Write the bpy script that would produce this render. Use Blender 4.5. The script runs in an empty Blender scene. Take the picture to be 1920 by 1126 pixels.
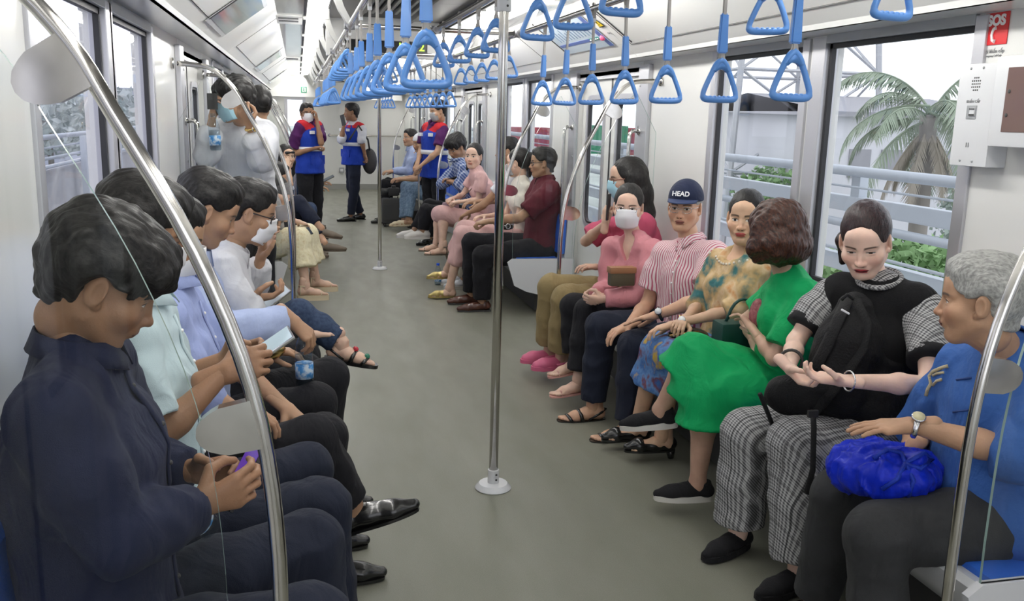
import bpy, bmesh, math, random
import numpy as np
from mathutils import Vector, Matrix
C = bpy.context.scene.collection
scene = bpy.context.scene
PI = math.pi
random.seed(7)

# ------------------------------------------------------------------ camera, world, lights
F = 1680.0; RHO = 0.0265; H = 1.6; CX = -0.8
_r = np.array([math.cos(RHO), math.sin(RHO)]); _d = np.array([-math.sin(RHO), math.cos(RHO)])
_vr = float(np.dot([-402., -357.], _r)); _vd = float(np.dot([-402., -357.], _d))
_Y = np.array([_vr, _vd, F]); _Y /= np.linalg.norm(_Y)
_D = np.array([0, F, -_vd]); _D /= np.linalg.norm(_D)
_X = np.cross(_D, _Y); _X = _X if _X[0] > 0 else -_X
M = np.array([_X, _Y, -_D])
def at(px, py, X=None, Y=None, Z=None):
    v = np.array([px - 960., py - 563.])
    w = M @ np.array([v @ _r, v @ _d, F]); c = np.array([CX, 0., H])
    if X is not None: t = (X - c[0]) / w[0]
    elif Y is not None: t = (Y - c[1]) / w[1]
    else: t = (Z - c[2]) / w[2]
    return Vector((c + t * w).tolist())
cam = bpy.data.cameras.new('camera'); cam.sensor_width = 36; cam.lens = F / 1920 * 36
cam.clip_start = 0.02; cam.clip_end = 900
co = bpy.data.objects.new('camera', cam); C.objects.link(co); scene.camera = co
_r3 = M @ np.array([_r[0], _d[0], 0.]); _dn = M @ np.array([_r[1], _d[1], 0.]); _fw = M @ np.array([0, 0, 1.])
co.matrix_world = Matrix(((_r3[0], -_dn[0], -_fw[0], CX), (_r3[1], -_dn[1], -_fw[1], 0), (_r3[2], -_dn[2], -_fw[2], H), (0, 0, 0, 1)))

scene.view_settings.view_transform = 'Standard'; scene.view_settings.look = 'None'
scene.view_settings.gamma = 1; scene.view_settings.use_curve_mapping = False
scene.view_settings.exposure = 0.0
wd = bpy.data.worlds.new('overcast_sky'); scene.world = wd; wd.use_nodes = True
nt = wd.node_tree; bg = nt.nodes['Background']
tcw = nt.nodes.new('ShaderNodeTexCoord'); mpw = nt.nodes.new('ShaderNodeMapping'); mpw.inputs['Scale'].default_value = (1, 1, 3)
nz = nt.nodes.new('ShaderNodeTexNoise'); nz.inputs['Scale'].default_value = 1.3; nz.inputs['Detail'].default_value = 5
rmp = nt.nodes.new('ShaderNodeValToRGB'); rmp.color_ramp.elements[0].color = (.86, .90, 1, 1); rmp.color_ramp.elements[1].color = (1, 1, 1, 1)
nt.links.new(tcw.outputs['Generated'], mpw.inputs[0]); nt.links.new(mpw.outputs[0], nz.inputs[0]); nt.links.new(nz.outputs[0], rmp.inputs[0]); nt.links.new(rmp.outputs[0], bg.inputs[0])
bg.inputs[1].default_value = 1.9
def area_light(name, loc, sx, sy, power, rot=(0, 0, 0), col=(1, 1, 1)):
    l = bpy.data.lights.new(name, 'AREA'); l.shape = 'RECTANGLE'; l.size = sx; l.size_y = sy; l.energy = power; l.color = col
    o = bpy.data.objects.new(name, l); C.objects.link(o); o.location = loc; o.rotation_euler = rot
    return o
LAMP_P = 18.0
for i in range(13):                       # the two rows of ceiling lamps
    for sx in (-.66, .58):
        area_light('lamp_light', (sx, -.55 + i * 1.58, 2.236), .12, 1.36, LAMP_P * (.3 if i == 0 else .62 if i == 1 else .85 if i == 2 else .7 if i == 12 else 1), rot=(0, .85 if sx < 0 else -1.15, 0), col=(1, .985, .94))

# ------------------------------------------------------------------ helpers
MATS = {}
def mat(name, col, rough=.5, metal=0., bump=0., bscale=60., var=0., vscale=8., spec=.5, emit=None, es=0., coat=0.):
    if name in MATS: return MATS[name]
    m = bpy.data.materials.new(name); m.use_nodes = True; n = m.node_tree; b = n.nodes['Principled BSDF']
    b.inputs['Base Color'].default_value = (*col, 1); b.inputs['Roughness'].default_value = rough
    b.inputs['Metallic'].default_value = metal; b.inputs['Specular IOR Level'].default_value = spec
    if coat: b.inputs['Coat Weight'].default_value = coat; b.inputs['Coat Roughness'].default_value = .08
    if emit: b.inputs['Emission Color'].default_value = (*emit, 1); b.inputs['Emission Strength'].default_value = es
    tc = None
    if bump or var:
        tc = n.nodes.new('ShaderNodeTexCoord')
    if var:
        t = n.nodes.new('ShaderNodeTexNoise'); t.inputs['Scale'].default_value = vscale; t.inputs['Detail'].default_value = 4
        r = n.nodes.new('ShaderNodeValToRGB'); r.color_ramp.elements[0].position = .3; r.color_ramp.elements[1].position = .7
        r.color_ramp.elements[0].color = (*[c * (1 - var) for c in col], 1); r.color_ramp.elements[1].color = (*[min(1, c * (1 + var)) for c in col], 1)
        n.links.new(tc.outputs['Object'], t.inputs[0]); n.links.new(t.outputs[0], r.inputs[0]); n.links.new(r.outputs[0], b.inputs['Base Color'])
    if bump:
        t = n.nodes.new('ShaderNodeTexNoise'); t.inputs['Scale'].default_value = bscale; t.inputs['Detail'].default_value = 3
        bp = n.nodes.new('ShaderNodeBump'); bp.inputs['Strength'].default_value = bump; bp.inputs['Distance'].default_value = .01
        n.links.new(tc.outputs['Object'], t.inputs[0]); n.links.new(t.outputs[0], bp.inputs['Height']); n.links.new(bp.outputs[0], b.inputs['Normal'])
    MATS[name] = m; return m
def folds(m, sc=8., st=.55, dist=.03):
    n = m.node_tree; b = n.nodes['Principled BSDF']; tc = n.nodes.new('ShaderNodeTexCoord'); t = n.nodes.new('ShaderNodeTexNoise'); t.inputs['Scale'].default_value = sc; t.inputs['Detail'].default_value = 3; t.inputs['Distortion'].default_value = 1.2
    mp = n.nodes.new('ShaderNodeMapping'); mp.inputs['Scale'].default_value = (1, 1, .55); mp.inputs['Rotation'].default_value = (.3, .25, .2)
    n.links.new(tc.outputs['Object'], mp.inputs[0]); n.links.new(mp.outputs[0], t.inputs[0])
    bp = n.nodes.new('ShaderNodeBump'); bp.inputs['Strength'].default_value = st; bp.inputs['Distance'].default_value = dist; n.links.new(t.outputs[0], bp.inputs['Height'])
    if b.inputs['Normal'].links: n.links.new(b.inputs['Normal'].links[0].from_socket, bp.inputs['Normal'])
    n.links.new(bp.outputs[0], b.inputs['Normal']); return m
def glass_mat(name, tint, refl=.12):
    m = bpy.data.materials.new(name); m.use_nodes = True; n = m.node_tree; n.nodes.remove(n.nodes['Principled BSDF'])
    t = n.nodes.new('ShaderNodeBsdfTransparent'); t.inputs[0].default_value = (*tint, 1)
    g = n.nodes.new('ShaderNodeBsdfGlossy'); g.inputs['Roughness'].default_value = .02
    fr = n.nodes.new('ShaderNodeFresnel'); fr.inputs[0].default_value = 1.45
    mx = n.nodes.new('ShaderNodeMixShader'); o = n.nodes['Material Output']
    mu = n.nodes.new('ShaderNodeMath'); mu.operation = 'MULTIPLY'; mu.inputs[1].default_value = refl / .05
    mn = n.nodes.new('ShaderNodeMath'); mn.operation = 'MINIMUM'; mn.inputs[1].default_value = .35
    ge = n.nodes.new('ShaderNodeNewGeometry'); sb = n.nodes.new('ShaderNodeMath'); sb.operation = 'SUBTRACT'; sb.inputs[0].default_value = 1
    m2 = n.nodes.new('ShaderNodeMath'); m2.operation = 'MULTIPLY'
    n.links.new(ge.outputs['Backfacing'], sb.inputs[1]); n.links.new(fr.outputs[0], mu.inputs[0]); mu.use_clamp = True
    n.links.new(mu.outputs[0], mn.inputs[0]); n.links.new(mn.outputs[0], m2.inputs[0]); n.links.new(sb.outputs[0], m2.inputs[1])
    n.links.new(m2.outputs[0], mx.inputs[0]); n.links.new(t.outputs[0], mx.inputs[1]); n.links.new(g.outputs[0], mx.inputs[2]); n.links.new(mx.outputs[0], o.inputs[0])
    MATS[name] = m; return m
def link(name, me, m, parent=None, smooth=False):
    o = bpy.data.objects.new(name, me); C.objects.link(o)
    if m is not None and not me.materials: me.materials.append(m)
    if parent is not None: o.parent = parent
    if smooth: me.shade_smooth()
    return o
def tag(o, label, cat=None, group=None, kind=None):
    if label: o['label'] = label
    if cat: o['category'] = cat
    if group: o['group'] = group
    if kind: o['kind'] = kind
    return o
def thing(name, label, cat, loc=(0, 0, 0), group=None, rz=0):
    o = bpy.data.objects.new(name, None); C.objects.link(o); o.location = loc; o.rotation_euler = (0, 0, rz); o.empty_display_size = .1
    return tag(o, label, cat, group)
class MB:
    def __init__(s): s.v = []; s.f = []
    def add(s, vs, fs):
        b = len(s.v); s.v += [tuple(v) for v in vs]; s.f += [tuple(i + b for i in f) for f in fs]; return s
    def box(s, lo, hi, ch=0.):
        x0, y0, z0 = lo; x1, y1, z1 = hi
        if ch <= 0:
            return s.add([(x0, y0, z0), (x1, y0, z0), (x1, y1, z0), (x0, y1, z0), (x0, y0, z1), (x1, y0, z1), (x1, y1, z1), (x0, y1, z1)],
                         [(0, 3, 2, 1), (4, 5, 6, 7), (0, 1, 5, 4), (1, 2, 6, 5), (2, 3, 7, 6), (3, 0, 4, 7)])
        bm = bmesh.new(); bmesh.ops.create_cube(bm, size=1)
        for v in bm.verts: v.co = Vector(((x0 + x1) / 2 + v.co.x * (x1 - x0), (y0 + y1) / 2 + v.co.y * (y1 - y0), (z0 + z1) / 2 + v.co.z * (z1 - z0)))
        bmesh.ops.bevel(bm, geom=bm.edges[:], offset=ch, segments=2, affect='EDGES', profile=.7)
        bm.verts.index_update(); s.add([v.co[:] for v in bm.verts], [[v.index for v in f.verts] for f in bm.faces]); bm.free(); return s
    def prism(s, pts, axis, a, b):
        """closed 2-D outline extruded along axis (0,1,2) from a to b"""
        n = len(pts); vs = []
        for t in (a, b):
            for p in pts:
                q = list(p); q.insert(axis, t); vs.append(q)
        return s.add(vs, [tuple(range(n))[::-1], tuple(range(n, 2 * n))] + [(i, (i + 1) % n, n + (i + 1) % n, n + i) for i in range(n)])
    def tube(s, pts, r, seg=12, closed=False, cap=True, flat=None):
        """round tube along a polyline; r number or list; flat=(k, dir) squashes the section"""
        P = [Vector(p) for p in pts]; n = len(P); rings = []; up = None
        for i in range(n):
            if closed: t = (P[(i + 1) % n] - P[i - 1])
            else: t = P[min(i + 1, n - 1)] - P[max(i - 1, 0)]
            t.normalize()
            if up is None:
                up = Vector((0, 0, 1)) if abs(t.z) < .9 else Vector((0, 1, 0))
            u = (up - t * up.dot(t)).normalized(); up = u; w = t.cross(u)
            rr = r[i] if isinstance(r, (list, tuple)) else r
            ring = []
            for k in range(seg):
                a = 2 * PI * k / seg; o = u * math.cos(a) * rr + w * math.sin(a) * rr
                if flat: fd = Vector(flat[1]); o = o - fd * o.dot(fd) * (1 - flat[0])
                ring.append(P[i] + o)
            rings.append(ring)
        vs = [v for ring in rings for v in ring]; fs = []
        for i in range(n if closed else n - 1):
            j = (i + 1) % n
            for k in range(seg): fs.append((i * seg + k, i * seg + (k + 1) % seg, j * seg + (k + 1) % seg, j * seg + k))
        if cap and not closed: fs += [tuple(range(seg))[::-1], tuple((n - 1) * seg + k for k in range(seg))]
        return s.add(vs, fs)
    def lathe(s, prof, c=(0, 0, 0), seg=24):
        vs = []; n = len(prof)
        for (r, z) in prof:
            for k in range(seg): a = 2 * PI * k / seg; vs.append((c[0] + r * math.cos(a), c[1] + r * math.sin(a), c[2] + z))
        fs = [(i * seg + k, i * seg + (k + 1) % seg, (i + 1) * seg + (k + 1) % seg, (i + 1) * seg + k) for i in range(n - 1) for k in range(seg)]
        fs += [tuple(range(seg))[::-1], tuple((n - 1) * seg + k for k in range(seg))]
        return s.add(vs, fs)
    def ball(s, c, r, seg=12, rings=8):
        rr = (r, r, r) if not isinstance(r, (tuple, list)) else r
        vs = [(c[0], c[1], c[2] - rr[2])]; 
        for i in range(1, rings):
            p = -PI / 2 + PI * i / rings
            for k in range(seg): a = 2 * PI * k / seg; vs.append((c[0] + rr[0] * math.cos(p) * math.cos(a), c[1] + rr[1] * math.cos(p) * math.sin(a), c[2] + rr[2] * math.sin(p)))
        vs.append((c[0], c[1], c[2] + rr[2])); fs = [(0, 1 + (k + 1) % seg, 1 + k) for k in range(seg)]
        for i in range(rings - 2):
            for k in range(seg): a = 1 + i * seg; fs.append((a + k, a + (k + 1) % seg, a + seg + (k + 1) % seg, a + seg + k))
        a = 1 + (rings - 2) * seg; t = len(vs) - 1; fs += [(a + k, a + (k + 1) % seg, t) for k in range(seg)]
        return s.add(vs, fs)
    def xf(s, fn, start=0):
        s.v = s.v[:start] + [tuple(fn(Vector(v))) for v in s.v[start:]]; return s
    def mesh(s, name='m'):
        me = bpy.data.meshes.new(name); me.from_pydata(s.v, [], s.f); me.update()
        return me
    def build(s, name, m, parent=None, smooth=False, fix=True):
        me = s.mesh(name)
        if fix:
            bm = bmesh.new(); bm.from_mesh(me); bmesh.ops.recalc_face_normals(bm, faces=bm.faces[:]); bm.to_mesh(me); bm.free()
        o = link(name, me, m, parent, False)
        if smooth: me.shade_smooth()
        if smooth == 'auto' or smooth == 2: me.shade_smooth(); me.set_sharp_from_angle(angle=.7)
        return o
def structure(o): o['kind'] = 'structure'; return o
def text(name, s, size, loc, rot, m, parent=None, ext=.0008, align='CENTER', bold=0.):
    cu = bpy.data.curves.new(name, 'FONT'); cu.body = s; cu.size = size; cu.extrude = ext; cu.align_x = align; cu.align_y = 'CENTER'; cu.offset = bold
    o = bpy.data.objects.new(name, cu); C.objects.link(o); cu.materials.append(m)
    mw = Matrix.Translation(loc) @ (rot if isinstance(rot, Matrix) else Matrix.Rotation(0, 4, 'Z'))
    dg = bpy.context.evaluated_depsgraph_get(); me = bpy.data.meshes.new_from_object(o.evaluated_get(dg)); bpy.data.objects.remove(o)
    q = bpy.data.objects.new(name, me); C.objects.link(q); q.matrix_world = mw
    if not me.materials: me.materials.append(m)
    if parent is not None: q.parent = parent; q.matrix_parent_inverse = parent.matrix_world.inverted() if parent.matrix_world else Matrix()
    return q
def basis(x, y, z):
    return Matrix(((x[0], y[0], z[0], 0), (x[1], y[1], z[1], 0), (x[2], y[2], z[2], 0), (0, 0, 0, 1)))
# text lying on the +X wall, read while facing +X : right = -Y, up = Z
ROT_R = basis((0, -1, 0), (0, 0, 1), (-1, 0, 0))
ROT_L = basis((0, 1, 0), (0, 0, 1), (1, 0, 0))
ROT_E = basis((1, 0, 0), (0, 0, 1), (0, -1, 0))

m_wall = mat('wall_panel_white', (.70, .70, .68), .22, var=.012, vscale=2, coat=.3)
m_header = mat('header_white', (.86, .86, .84), .3, coat=.15)
m_alu = mat('brushed_aluminium', (.50, .50, .53), .32, .55, bump=.03, bscale=90)
m_aludk = mat('aluminium_grey', (.36, .37, .38), .4, .4)
m_steel = mat('polished_steel', (.62, .60, .57), .13, 1., var=.1, vscale=14)
m_rub = mat('black_rubber', (.02, .02, .024), .5)
m_dark = mat('dark_grey', (.05, .05, .05), .6)
m_seat = mat('seat_shell_white', (.66, .67, .69), .25, coat=.3)
m_blue = mat('seat_blue', (.03, .14, .62), .45, bump=.15, bscale=200)
m_glass = glass_mat('window_glass', (.94, .95, .96), .04)
m_glassl = glass_mat('tinted_window_glass', (.93, .93, .97), .03)
m_pglass = glass_mat('partition_glass', (.965, .975, .97), .05)
m_gedge = mat('glass_edge', (.30, .42, .38), .15)

# ------------------------------------------------------------------ car body
XL, XR = -1.46, 1.38
Y0, YE = -2.2, 19.2
def floor_mat():
    m = bpy.data.materials.new('vinyl_floor'); m.use_nodes = True; n = m.node_tree; b = n.nodes['Principled BSDF']
    tc = n.nodes.new('ShaderNodeTexCoord')
    def noise(sc, det, vec=None):
        t = n.nodes.new('ShaderNodeTexNoise'); t.inputs['Scale'].default_value = sc; t.inputs['Detail'].default_value = det
        n.links.new((vec or tc.outputs['Object']), t.inputs[0]); return t
    def ramp(src, stops):
        r = n.nodes.new('ShaderNodeValToRGB'); e = r.color_ramp.elements
        e[0].position, e[0].color = stops[0][0], (*stops[0][1], 1); e[1].position, e[1].color = stops[-1][0], (*stops[-1][1], 1)
        for p, c in stops[1:-1]: k = e.new(p); k.color = (*c, 1)
        n.links.new(src, r.inputs[0]); return r
    mp = n.nodes.new('ShaderNodeMapping'); mp.inputs['Scale'].default_value = (3.2, 1, 1); n.links.new(tc.outputs['Object'], mp.inputs[0])
    a = ramp(noise(1.6, 8, mp.outputs[0]).outputs[0], [(.3, (.192, .195, .152)), (.5, (.212, .213, .170)), (.7, (.228, .228, .186))])
    s = ramp(noise(320, 2).outputs[0], [(.38, (.86, .86, .86)), (.62, (1.05, 1.05, 1.05))])
    mx = n.nodes.new('ShaderNodeMixRGB'); mx.blend_type = 'MULTIPLY'; mx.inputs[0].default_value = 1
    n.links.new(a.outputs[0], mx.inputs[1]); n.links.new(s.outputs[0], mx.inputs[2]); n.links.new(mx.outputs[0], b.inputs['Base Color'])
    rr = ramp(noise(2.2, 6, mp.outputs[0]).outputs[0], [(.3, (.36,) * 3), (.7, (.48,) * 3)]); n.links.new(rr.outputs[0], b.inputs['Roughness'])
    return m
structure(MB().box((XL - .1, Y0, -.06), (XR + .1, YE, 0)).build('floor', floor_mat()))
# skirting
m_skirt = mat('skirting_grey', (.30, .30, .28), .5)
structure(MB().box((XL, YE - .04, 0), (XR, YE, .11)).build('baseboard_end', m_skirt))
structure(MB().box((XL, Y0, 0), (XL + .02, YE, .09)).build('baseboard_left', m_skirt))
structure(MB().box((XR - .02, Y0, 0), (XR, YE, .09)).build('baseboard_right', m_skirt))

BENCH = [(1.75, 5.3), (6.95, 10.4), (12.1, 15.5)]
DOORS = [(-.1, 1.28), (5.62, 6.98), (10.78, 12.08), (15.86, 17.2)]
WZ0, WZ1 = .93, 1.93
DZ = 1.9
T = .08
def side_wall(side):
    X = XL if side < 0 else XR; s = side
    nm = 'left' if s < 0 else 'right'
    off = -.13 if s < 0 else 0.
    wins = []
    for (a, b) in BENCH:
        c = (a + b) / 2 + (.09 if s < 0 else .07)
        wins.append((c - .96, c - .09)); wins.append((c + .09, c + .94))
    if s < 0: wins = [(a - .06, b) for a, b in wins]
    ops = sorted([(a, b, WZ0, WZ1, 'w') for a, b in wins] + [(a, b, 0, DZ, 'd') for a, b in DOORS])
    wall = bpy.data.objects.new('wall_' + nm, None); C.objects.link(wall); structure(wall)
    x0, x1 = (X, X + s * T) if s > 0 else (X - T, X)
    def seg(y0, y1, z0, z1, name='wall_panel', m=m_wall):
        if y1 - y0 < .02: return
        # wall panels, recessed joints between them
        k = max(1, round((y1 - y0) / 1.1)); w = (y1 - y0) / k
        for i in range(k):
            MB().box((x0, y0 + i * w + .002, z0), (x1, y0 + (i + 1) * w - .002, z1), .003).build(name, m, wall)
    y = Y0
    for (a, b, z0, z1, t) in ops:
        if a > y: seg(y, a, 0, 2.02)
        if z0 > 0: seg(a, b, 0, z0)
        seg(a, b, z1, 2.02, 'lintel', m_aludk if t == 'w' else m_wall)
        y = b
    seg(y, YE, 0, 2.02)
    # outer skin so no light leaks through joints
    MB().box((x1 - .002 if s > 0 else x0 - .01, Y0, -.1), (x1 + .01 if s > 0 else x0 + .002, 0.02, 2.2)).build('skin_panel', m_dark, wall)
    k = 1
    for i, (a, b) in enumerate(wins):
        w = bpy.data.objects.new('window_%d' % (len([1]) + i + (0 if s < 0 else 10)), None); C.objects.link(w); structure(w)
        xi = X - s * .012
        lo = min(xi, X + s * .05); hi = max(xi, X + s * .05)
        fw = .055
        near_side = (i % 2 == 0)
        # aluminium frame bars
        MB().box((lo, a - fw, WZ0 - .03), (hi, a, WZ1 + .03), .004).build('frame_bar', m_alu, w)
        MB().box((lo, b, WZ0 - .03), (hi, b + fw + (.045 if near_side else 0), WZ1 + .03), .004).build('frame_bar', m_alu, w)
        MB().box((lo, a, WZ1), (hi, b, WZ1 + .04), .004).build('head_rail', m_aludk, w)
        MB().box((lo - (.02 if s > 0 else 0), a, WZ0 - .04), (hi + (.02 if s < 0 else 0), b, WZ0), .004).build('sill', m_alu, w)
        g = X + s * .03
        mb = MB()
        for (p, q, r_, t_) in ((a, a + .018, WZ0, WZ1), (b - .018, b, WZ0, WZ1), (a, b, WZ0, WZ0 + .015), (a, b, WZ1 - .02, WZ1)):
            mb.box((min(g, g - s * .02), p, r_), (max(g, g - s * .02), q, t_))
        mb.build('rubber_seal', m_rub, w)
        MB().box((g - .003, a, WZ0), (g + .003, b, WZ1)).build('pane', m_glass if s > 0 else m_glassl, w)
    # doors
    for i, (a, b) in enumerate(DOORS):
        d = bpy.data.objects.new('door_%d' % (i + 1 + (0 if s < 0 else 10)), None); C.objects.link(d); structure(d)
        xo = X + s * .035; c = (a + b) / 2
        for (p, q, sgn) in ((a, c - .004, 1), (c + .004, b, -1)):
            w = q - p; wy0, wy1 = p + .15, q - .15
            z0_, z1_ = .78, 1.74; R = .07
            leaf = MB()
            lo, hi = min(xo, xo + s * .03), max(xo, xo + s * .03)
            leaf.box((lo, p, 0.01), (hi, wy0, DZ)); leaf.box((lo, wy1, 0.01), (hi, q, DZ)); leaf.box((lo, wy0, .01), (hi, wy1, z0_)); leaf.box((lo, wy0, z1_), (hi, wy1, DZ))
            lf = leaf.build('door_leaf', m_wall, d)
            # rounded window frame ring
            def rr(y0, y1, za, zb, R, n=5):
                o = []
                for (cy, cz, a0) in ((y1 - R, zb - R, 0), (y0 + R, zb - R, PI / 2), (y0 + R, za + R, PI), (y1 - R, za + R, 1.5 * PI)):
                    for k2 in range(n + 1): t2 = a0 + PI / 2 * k2 / n; o.append((cy + R * math.cos(t2), cz + R * math.sin(t2)))
                return o
            def ring(o1, o2, xa, xb):
                mb = MB(); n = len(o1)
                vs = [(xa, *p_) for p_ in o1] + [(xa, *p_) for p_ in o2] + [(xb, *p_) for p_ in o1] + [(xb, *p_) for p_ in o2]
                fs = []
                for k2 in range(n):
                    j2 = (k2 + 1) % n
                    fs += [(k2, j2, n + j2, n + k2), (2 * n + k2, 3 * n + k2, 3 * n + j2, 2 * n + j2), (k2, 2 * n + k2, 2 * n + j2, j2), (n + k2, n + j2, 3 * n + j2, 3 * n + k2)]
                return mb.add(vs, fs)
            o1 = rr(wy0 - .03, wy1 + .03, z0_ - .03, z1_ + .03, R + .03); o2 = rr(wy0 + .005, wy1 - .005, z0_ + .005, z1_ - .005, R)
            ring(o1, o2, xo - s * .012, xo + s * .01).build('window_frame', m_alu, lf)
            o3 = rr(wy0 + .022, wy1 - .022, z0_ + .022, z1_ - .022, R - .015)
            ring(o2, o3, xo - s * .004, xo + s * .02).build('rubber_seal', m_rub, lf)
            MB().box((xo + s * .012 - .002, wy0, z0_), (xo + s * .012 + .002, wy1, z1_)).build('pane', m_glass if s > 0 else m_glassl, lf)
        MB().box((min(xo - s * .004, xo + s * .03), c - .012, .01), (max(xo - s * .004, xo + s * .03), c + .012, DZ)).build('rubber_edge', m_rub, d)
        for y_, w_ in ((a - .17, .17), (b, .17)):
            # jamb: aluminium cover with screws
            lo, hi = min(X - s * .03, X), max(X - s * .03, X)
            MB().box((lo, y_, 0), (hi, y_ + w_, DZ + .04), .006).build('jamb', m_alu, d)
            sc = MB()
            for k2 in range(7): sc.ball((X - s * .031, y_ + w_ / 2 + (.05 if y_ < a else -.05), .25 + k2 * .26), (.004, .008, .008), 8, 6)
            sc.build('screw', m_aludk, d)['kind'] = 'stuff'
        MB().box((min(X, X + s * .03), a, DZ - .02), (max(X, X + s * .03), b, DZ + .03)).build('lintel_cover', m_alu, d)
        for y_ in (a - .06, b + .06):          # grab rails on the door posts
            hr = thing('grab_rail', None, None); hr.parent = None
            pts = [(X - s * .03, y_, 1.52), (X - s * .075, y_, 1.525), (X - s * .095, y_, 1.50)] + [(X - s * .098, y_, 1.5 - k2 * .12) for k2 in range(1, 7)] + [(X - s * .095, y_, .74), (X - s * .075, y_, .72), (X - s * .03, y_, .715)]
            MB().tube(pts, .013, 10).build('rail_tube', m_steel, hr, True)
            MB().tube([(X - s * .028, y_, 1.52), (X - s * .036, y_, 1.52)], .024, 12).tube([(X - s * .028, y_, .715), (X - s * .036, y_, .715)], .024, 12).build('flange', m_steel, hr, True)
            side_nm = 'phone scrollers side' if s < 0 else 'emergency box side'
            ordn = ['first', 'second', 'third', 'fourth'][i]
            tag(hr, 'steel grab rail on the %s post of %s door, %s' % ('near' if y_ < a else 'far', ordn, side_nm), 'grab rail', 'grab rails beside the doors')
    return wall
side_wall(-1); side_wall(1)

# header coves: white panels leaning from above the windows to the ceiling
m_line = mat('panel_joint', (.06, .06, .06), .6)
def header(side):
    s = side
    if s > 0: P = [(1.21, 1.965), (1.20, 1.985), (.80, 2.27)]; wx = XR
    else: P = [(-1.30, 1.98), (-1.29, 2.0), (-.92, 2.27)]; wx = XL
    nm = 'left' if s < 0 else 'right'
    h = bpy.data.objects.new('trim_header_' + nm, None); C.objects.link(h); structure(h)
    y = Y0; k = 0
    joints = [Y0, 1.45, 2.75, 5.3, 7.0, 8.7, 10.4, 12.1, 13.8, 15.5, 17.2, YE]
    (ax, az), (bx, bz), (cx, cz) = P
    for a, b in zip(joints[:-1], joints[1:]):
        n = Vector((cz - bz, bx - cx)).normalized() * .02
        o = [(ax, az), (bx, bz), (cx, cz), (cx + s * .02, cz + .02), (bx + s * .03, bz + .01), (ax + s * .02, az)]
        MB().prism(o, 1, a + .0015, b - .0015).build('cove_panel', m_header, h, False)
        MB().box((min(ax, wx), a, az), (max(ax, wx) , b - .001, az + .015)).build('soffit_panel', m_wall, h)
    # thin hinge joint line along the cove
    for a, b in ((2.8, 5.2), (7.1, 10.3), (12.2, 15.4)):
        t0 = .17; px = bx + (cx - bx) * t0; pz = bz + (cz - bz) * t0
        MB().box((px - .003, a, pz - .003), (px + .003, b, pz + .003)).build('hinge_line', m_line, h)
    for yy in (2.8, 5.2, 7.1, 10.3, 12.2, 15.4):
        MB().tube([(bx + (cx - bx) * .17, yy, bz + (cz - bz) * .17), (bx + (cx - bx) * .95, yy, bz + (cz - bz) * .95)], .0028, 4).build('hatch_line', m_line, h)
    return P
PR = header(1); PL = header(-1)

# ceiling
m_ceil = mat('ceiling_gloss', (.24, .24, .25), .10, coat=.3)
m_ceilg = mat('ceiling_grey', (.24, .235, .22), .35)
m_fin = mat('rib_white', (.78, .78, .75), .3)
m_lamp = mat('lamp_diffuser', (.9, .9, .88), .5, emit=(1, .985, .95), es=4.0)
cl = bpy.data.objects.new('ceiling', None); C.objects.link(cl); structure(cl)
for (xa, xb, nm2) in ((-.95, -.74, 'side_panel'), (.64, .85, 'side_panel')):
    j = [Y0, .4, 2.0, 3.6, 5.3, 7.0, 8.7, 10.4, 12.1, 13.8, 15.5, 17.2, YE]
    for a, b in zip(j[:-1], j[1:]): MB().box((xa, a + .002, 2.265), (xb, b - .002, 2.29)).build(nm2, m_ceil, cl)
for (xa, xb) in ((-.745, -.725), (.625, .645)):
    MB().box((xa, Y0, 2.262), (xb, YE, 2.30)).build('black_edge', m_rub, cl)
for (xa, xb) in ((-.56, -.27), (.19, .48)):
    j = [Y0, 1.9, 3.6, 5.3, 7.0, 8.7, 10.4, 12.1, 13.8, 15.5, 17.2, YE]
    for a, b in zip(j[:-1], j[1:]): MB().box((xa, a + .003, 2.41), (xb, b - .003, 2.43)).build('inner_panel', m_ceilg, cl)
MB().box((-.75, Y0, 2.43), (.66, YE, 2.47)).build('roof_lining', m_dark, cl)
MB().box((-1.7, Y0, 2.47), (1.6, YE, 2.5)).build('roof_shell', m_dark, cl)
for x_ in (-.56, .48): MB().box((x_ - .006, Y0, 2.32), (x_ + .006, YE, 2.42)).build('coving_strip', m_rub, cl)
for y_ in (1.0, 6.2, 11.3, 16.4):             # line-flow grilles
    gr = thing('ceiling_grille', {1.0: 'dark slatted ventilation grille above the viewer', 6.2: 'dark slatted ventilation grille above the first far door pair', 11.3: 'dark slatted ventilation grille behind the station display', 16.4: 'dark slatted ventilation grille close to the end wall'}[y_], 'grille', (0, y_, 0), 'ventilation grilles in the ceiling')
    MB().box((-.27, -1.5, 2.425), (.19, 1.5, 2.43)).build('backing', m_rub, gr)
    for k in range(8):
        x_ = -.26 + k * .0625; MB().box((x_, -1.5, 2.385), (x_ + .022, 1.5, 2.42), .003).build('slat', m_ceilg, gr)
for x_ in (-.27, .19):
    MB().box((x_ - .012, Y0, 2.375), (x_ + .012, YE, 2.43)).build('grille_border', m_ceilg, cl)
# lamps: boxes with glowing diffusers between the ribs
for s, xc in ((-1, -.655), (1, .565)):
    for i in range(13):
        yc = -.55 + i * 1.58
        if yc > YE - 1: continue
        lp = thing('ceiling_lamp', 'long glowing ceiling lamp, number %s from the viewer, above the %s' % (['one', 'two', 'three', 'four', 'five', 'six', 'seven', 'eight', 'nine', 'ten', 'eleven', 'twelve', 'thirteen'][i], 'masked commuters side' if s < 0 else 'talking women side'), 'lamp', (xc, yc, 2.33), 'ceiling lamps in two rows')
        MB().box((-.062, -.70, -.09), (.062, .70, .0), .025).build('diffuser', m_lamp, lp)
        MB().box((-.075, -.72, .0), (.075, .72, .03)).build('housing', m_fin, lp)
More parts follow.
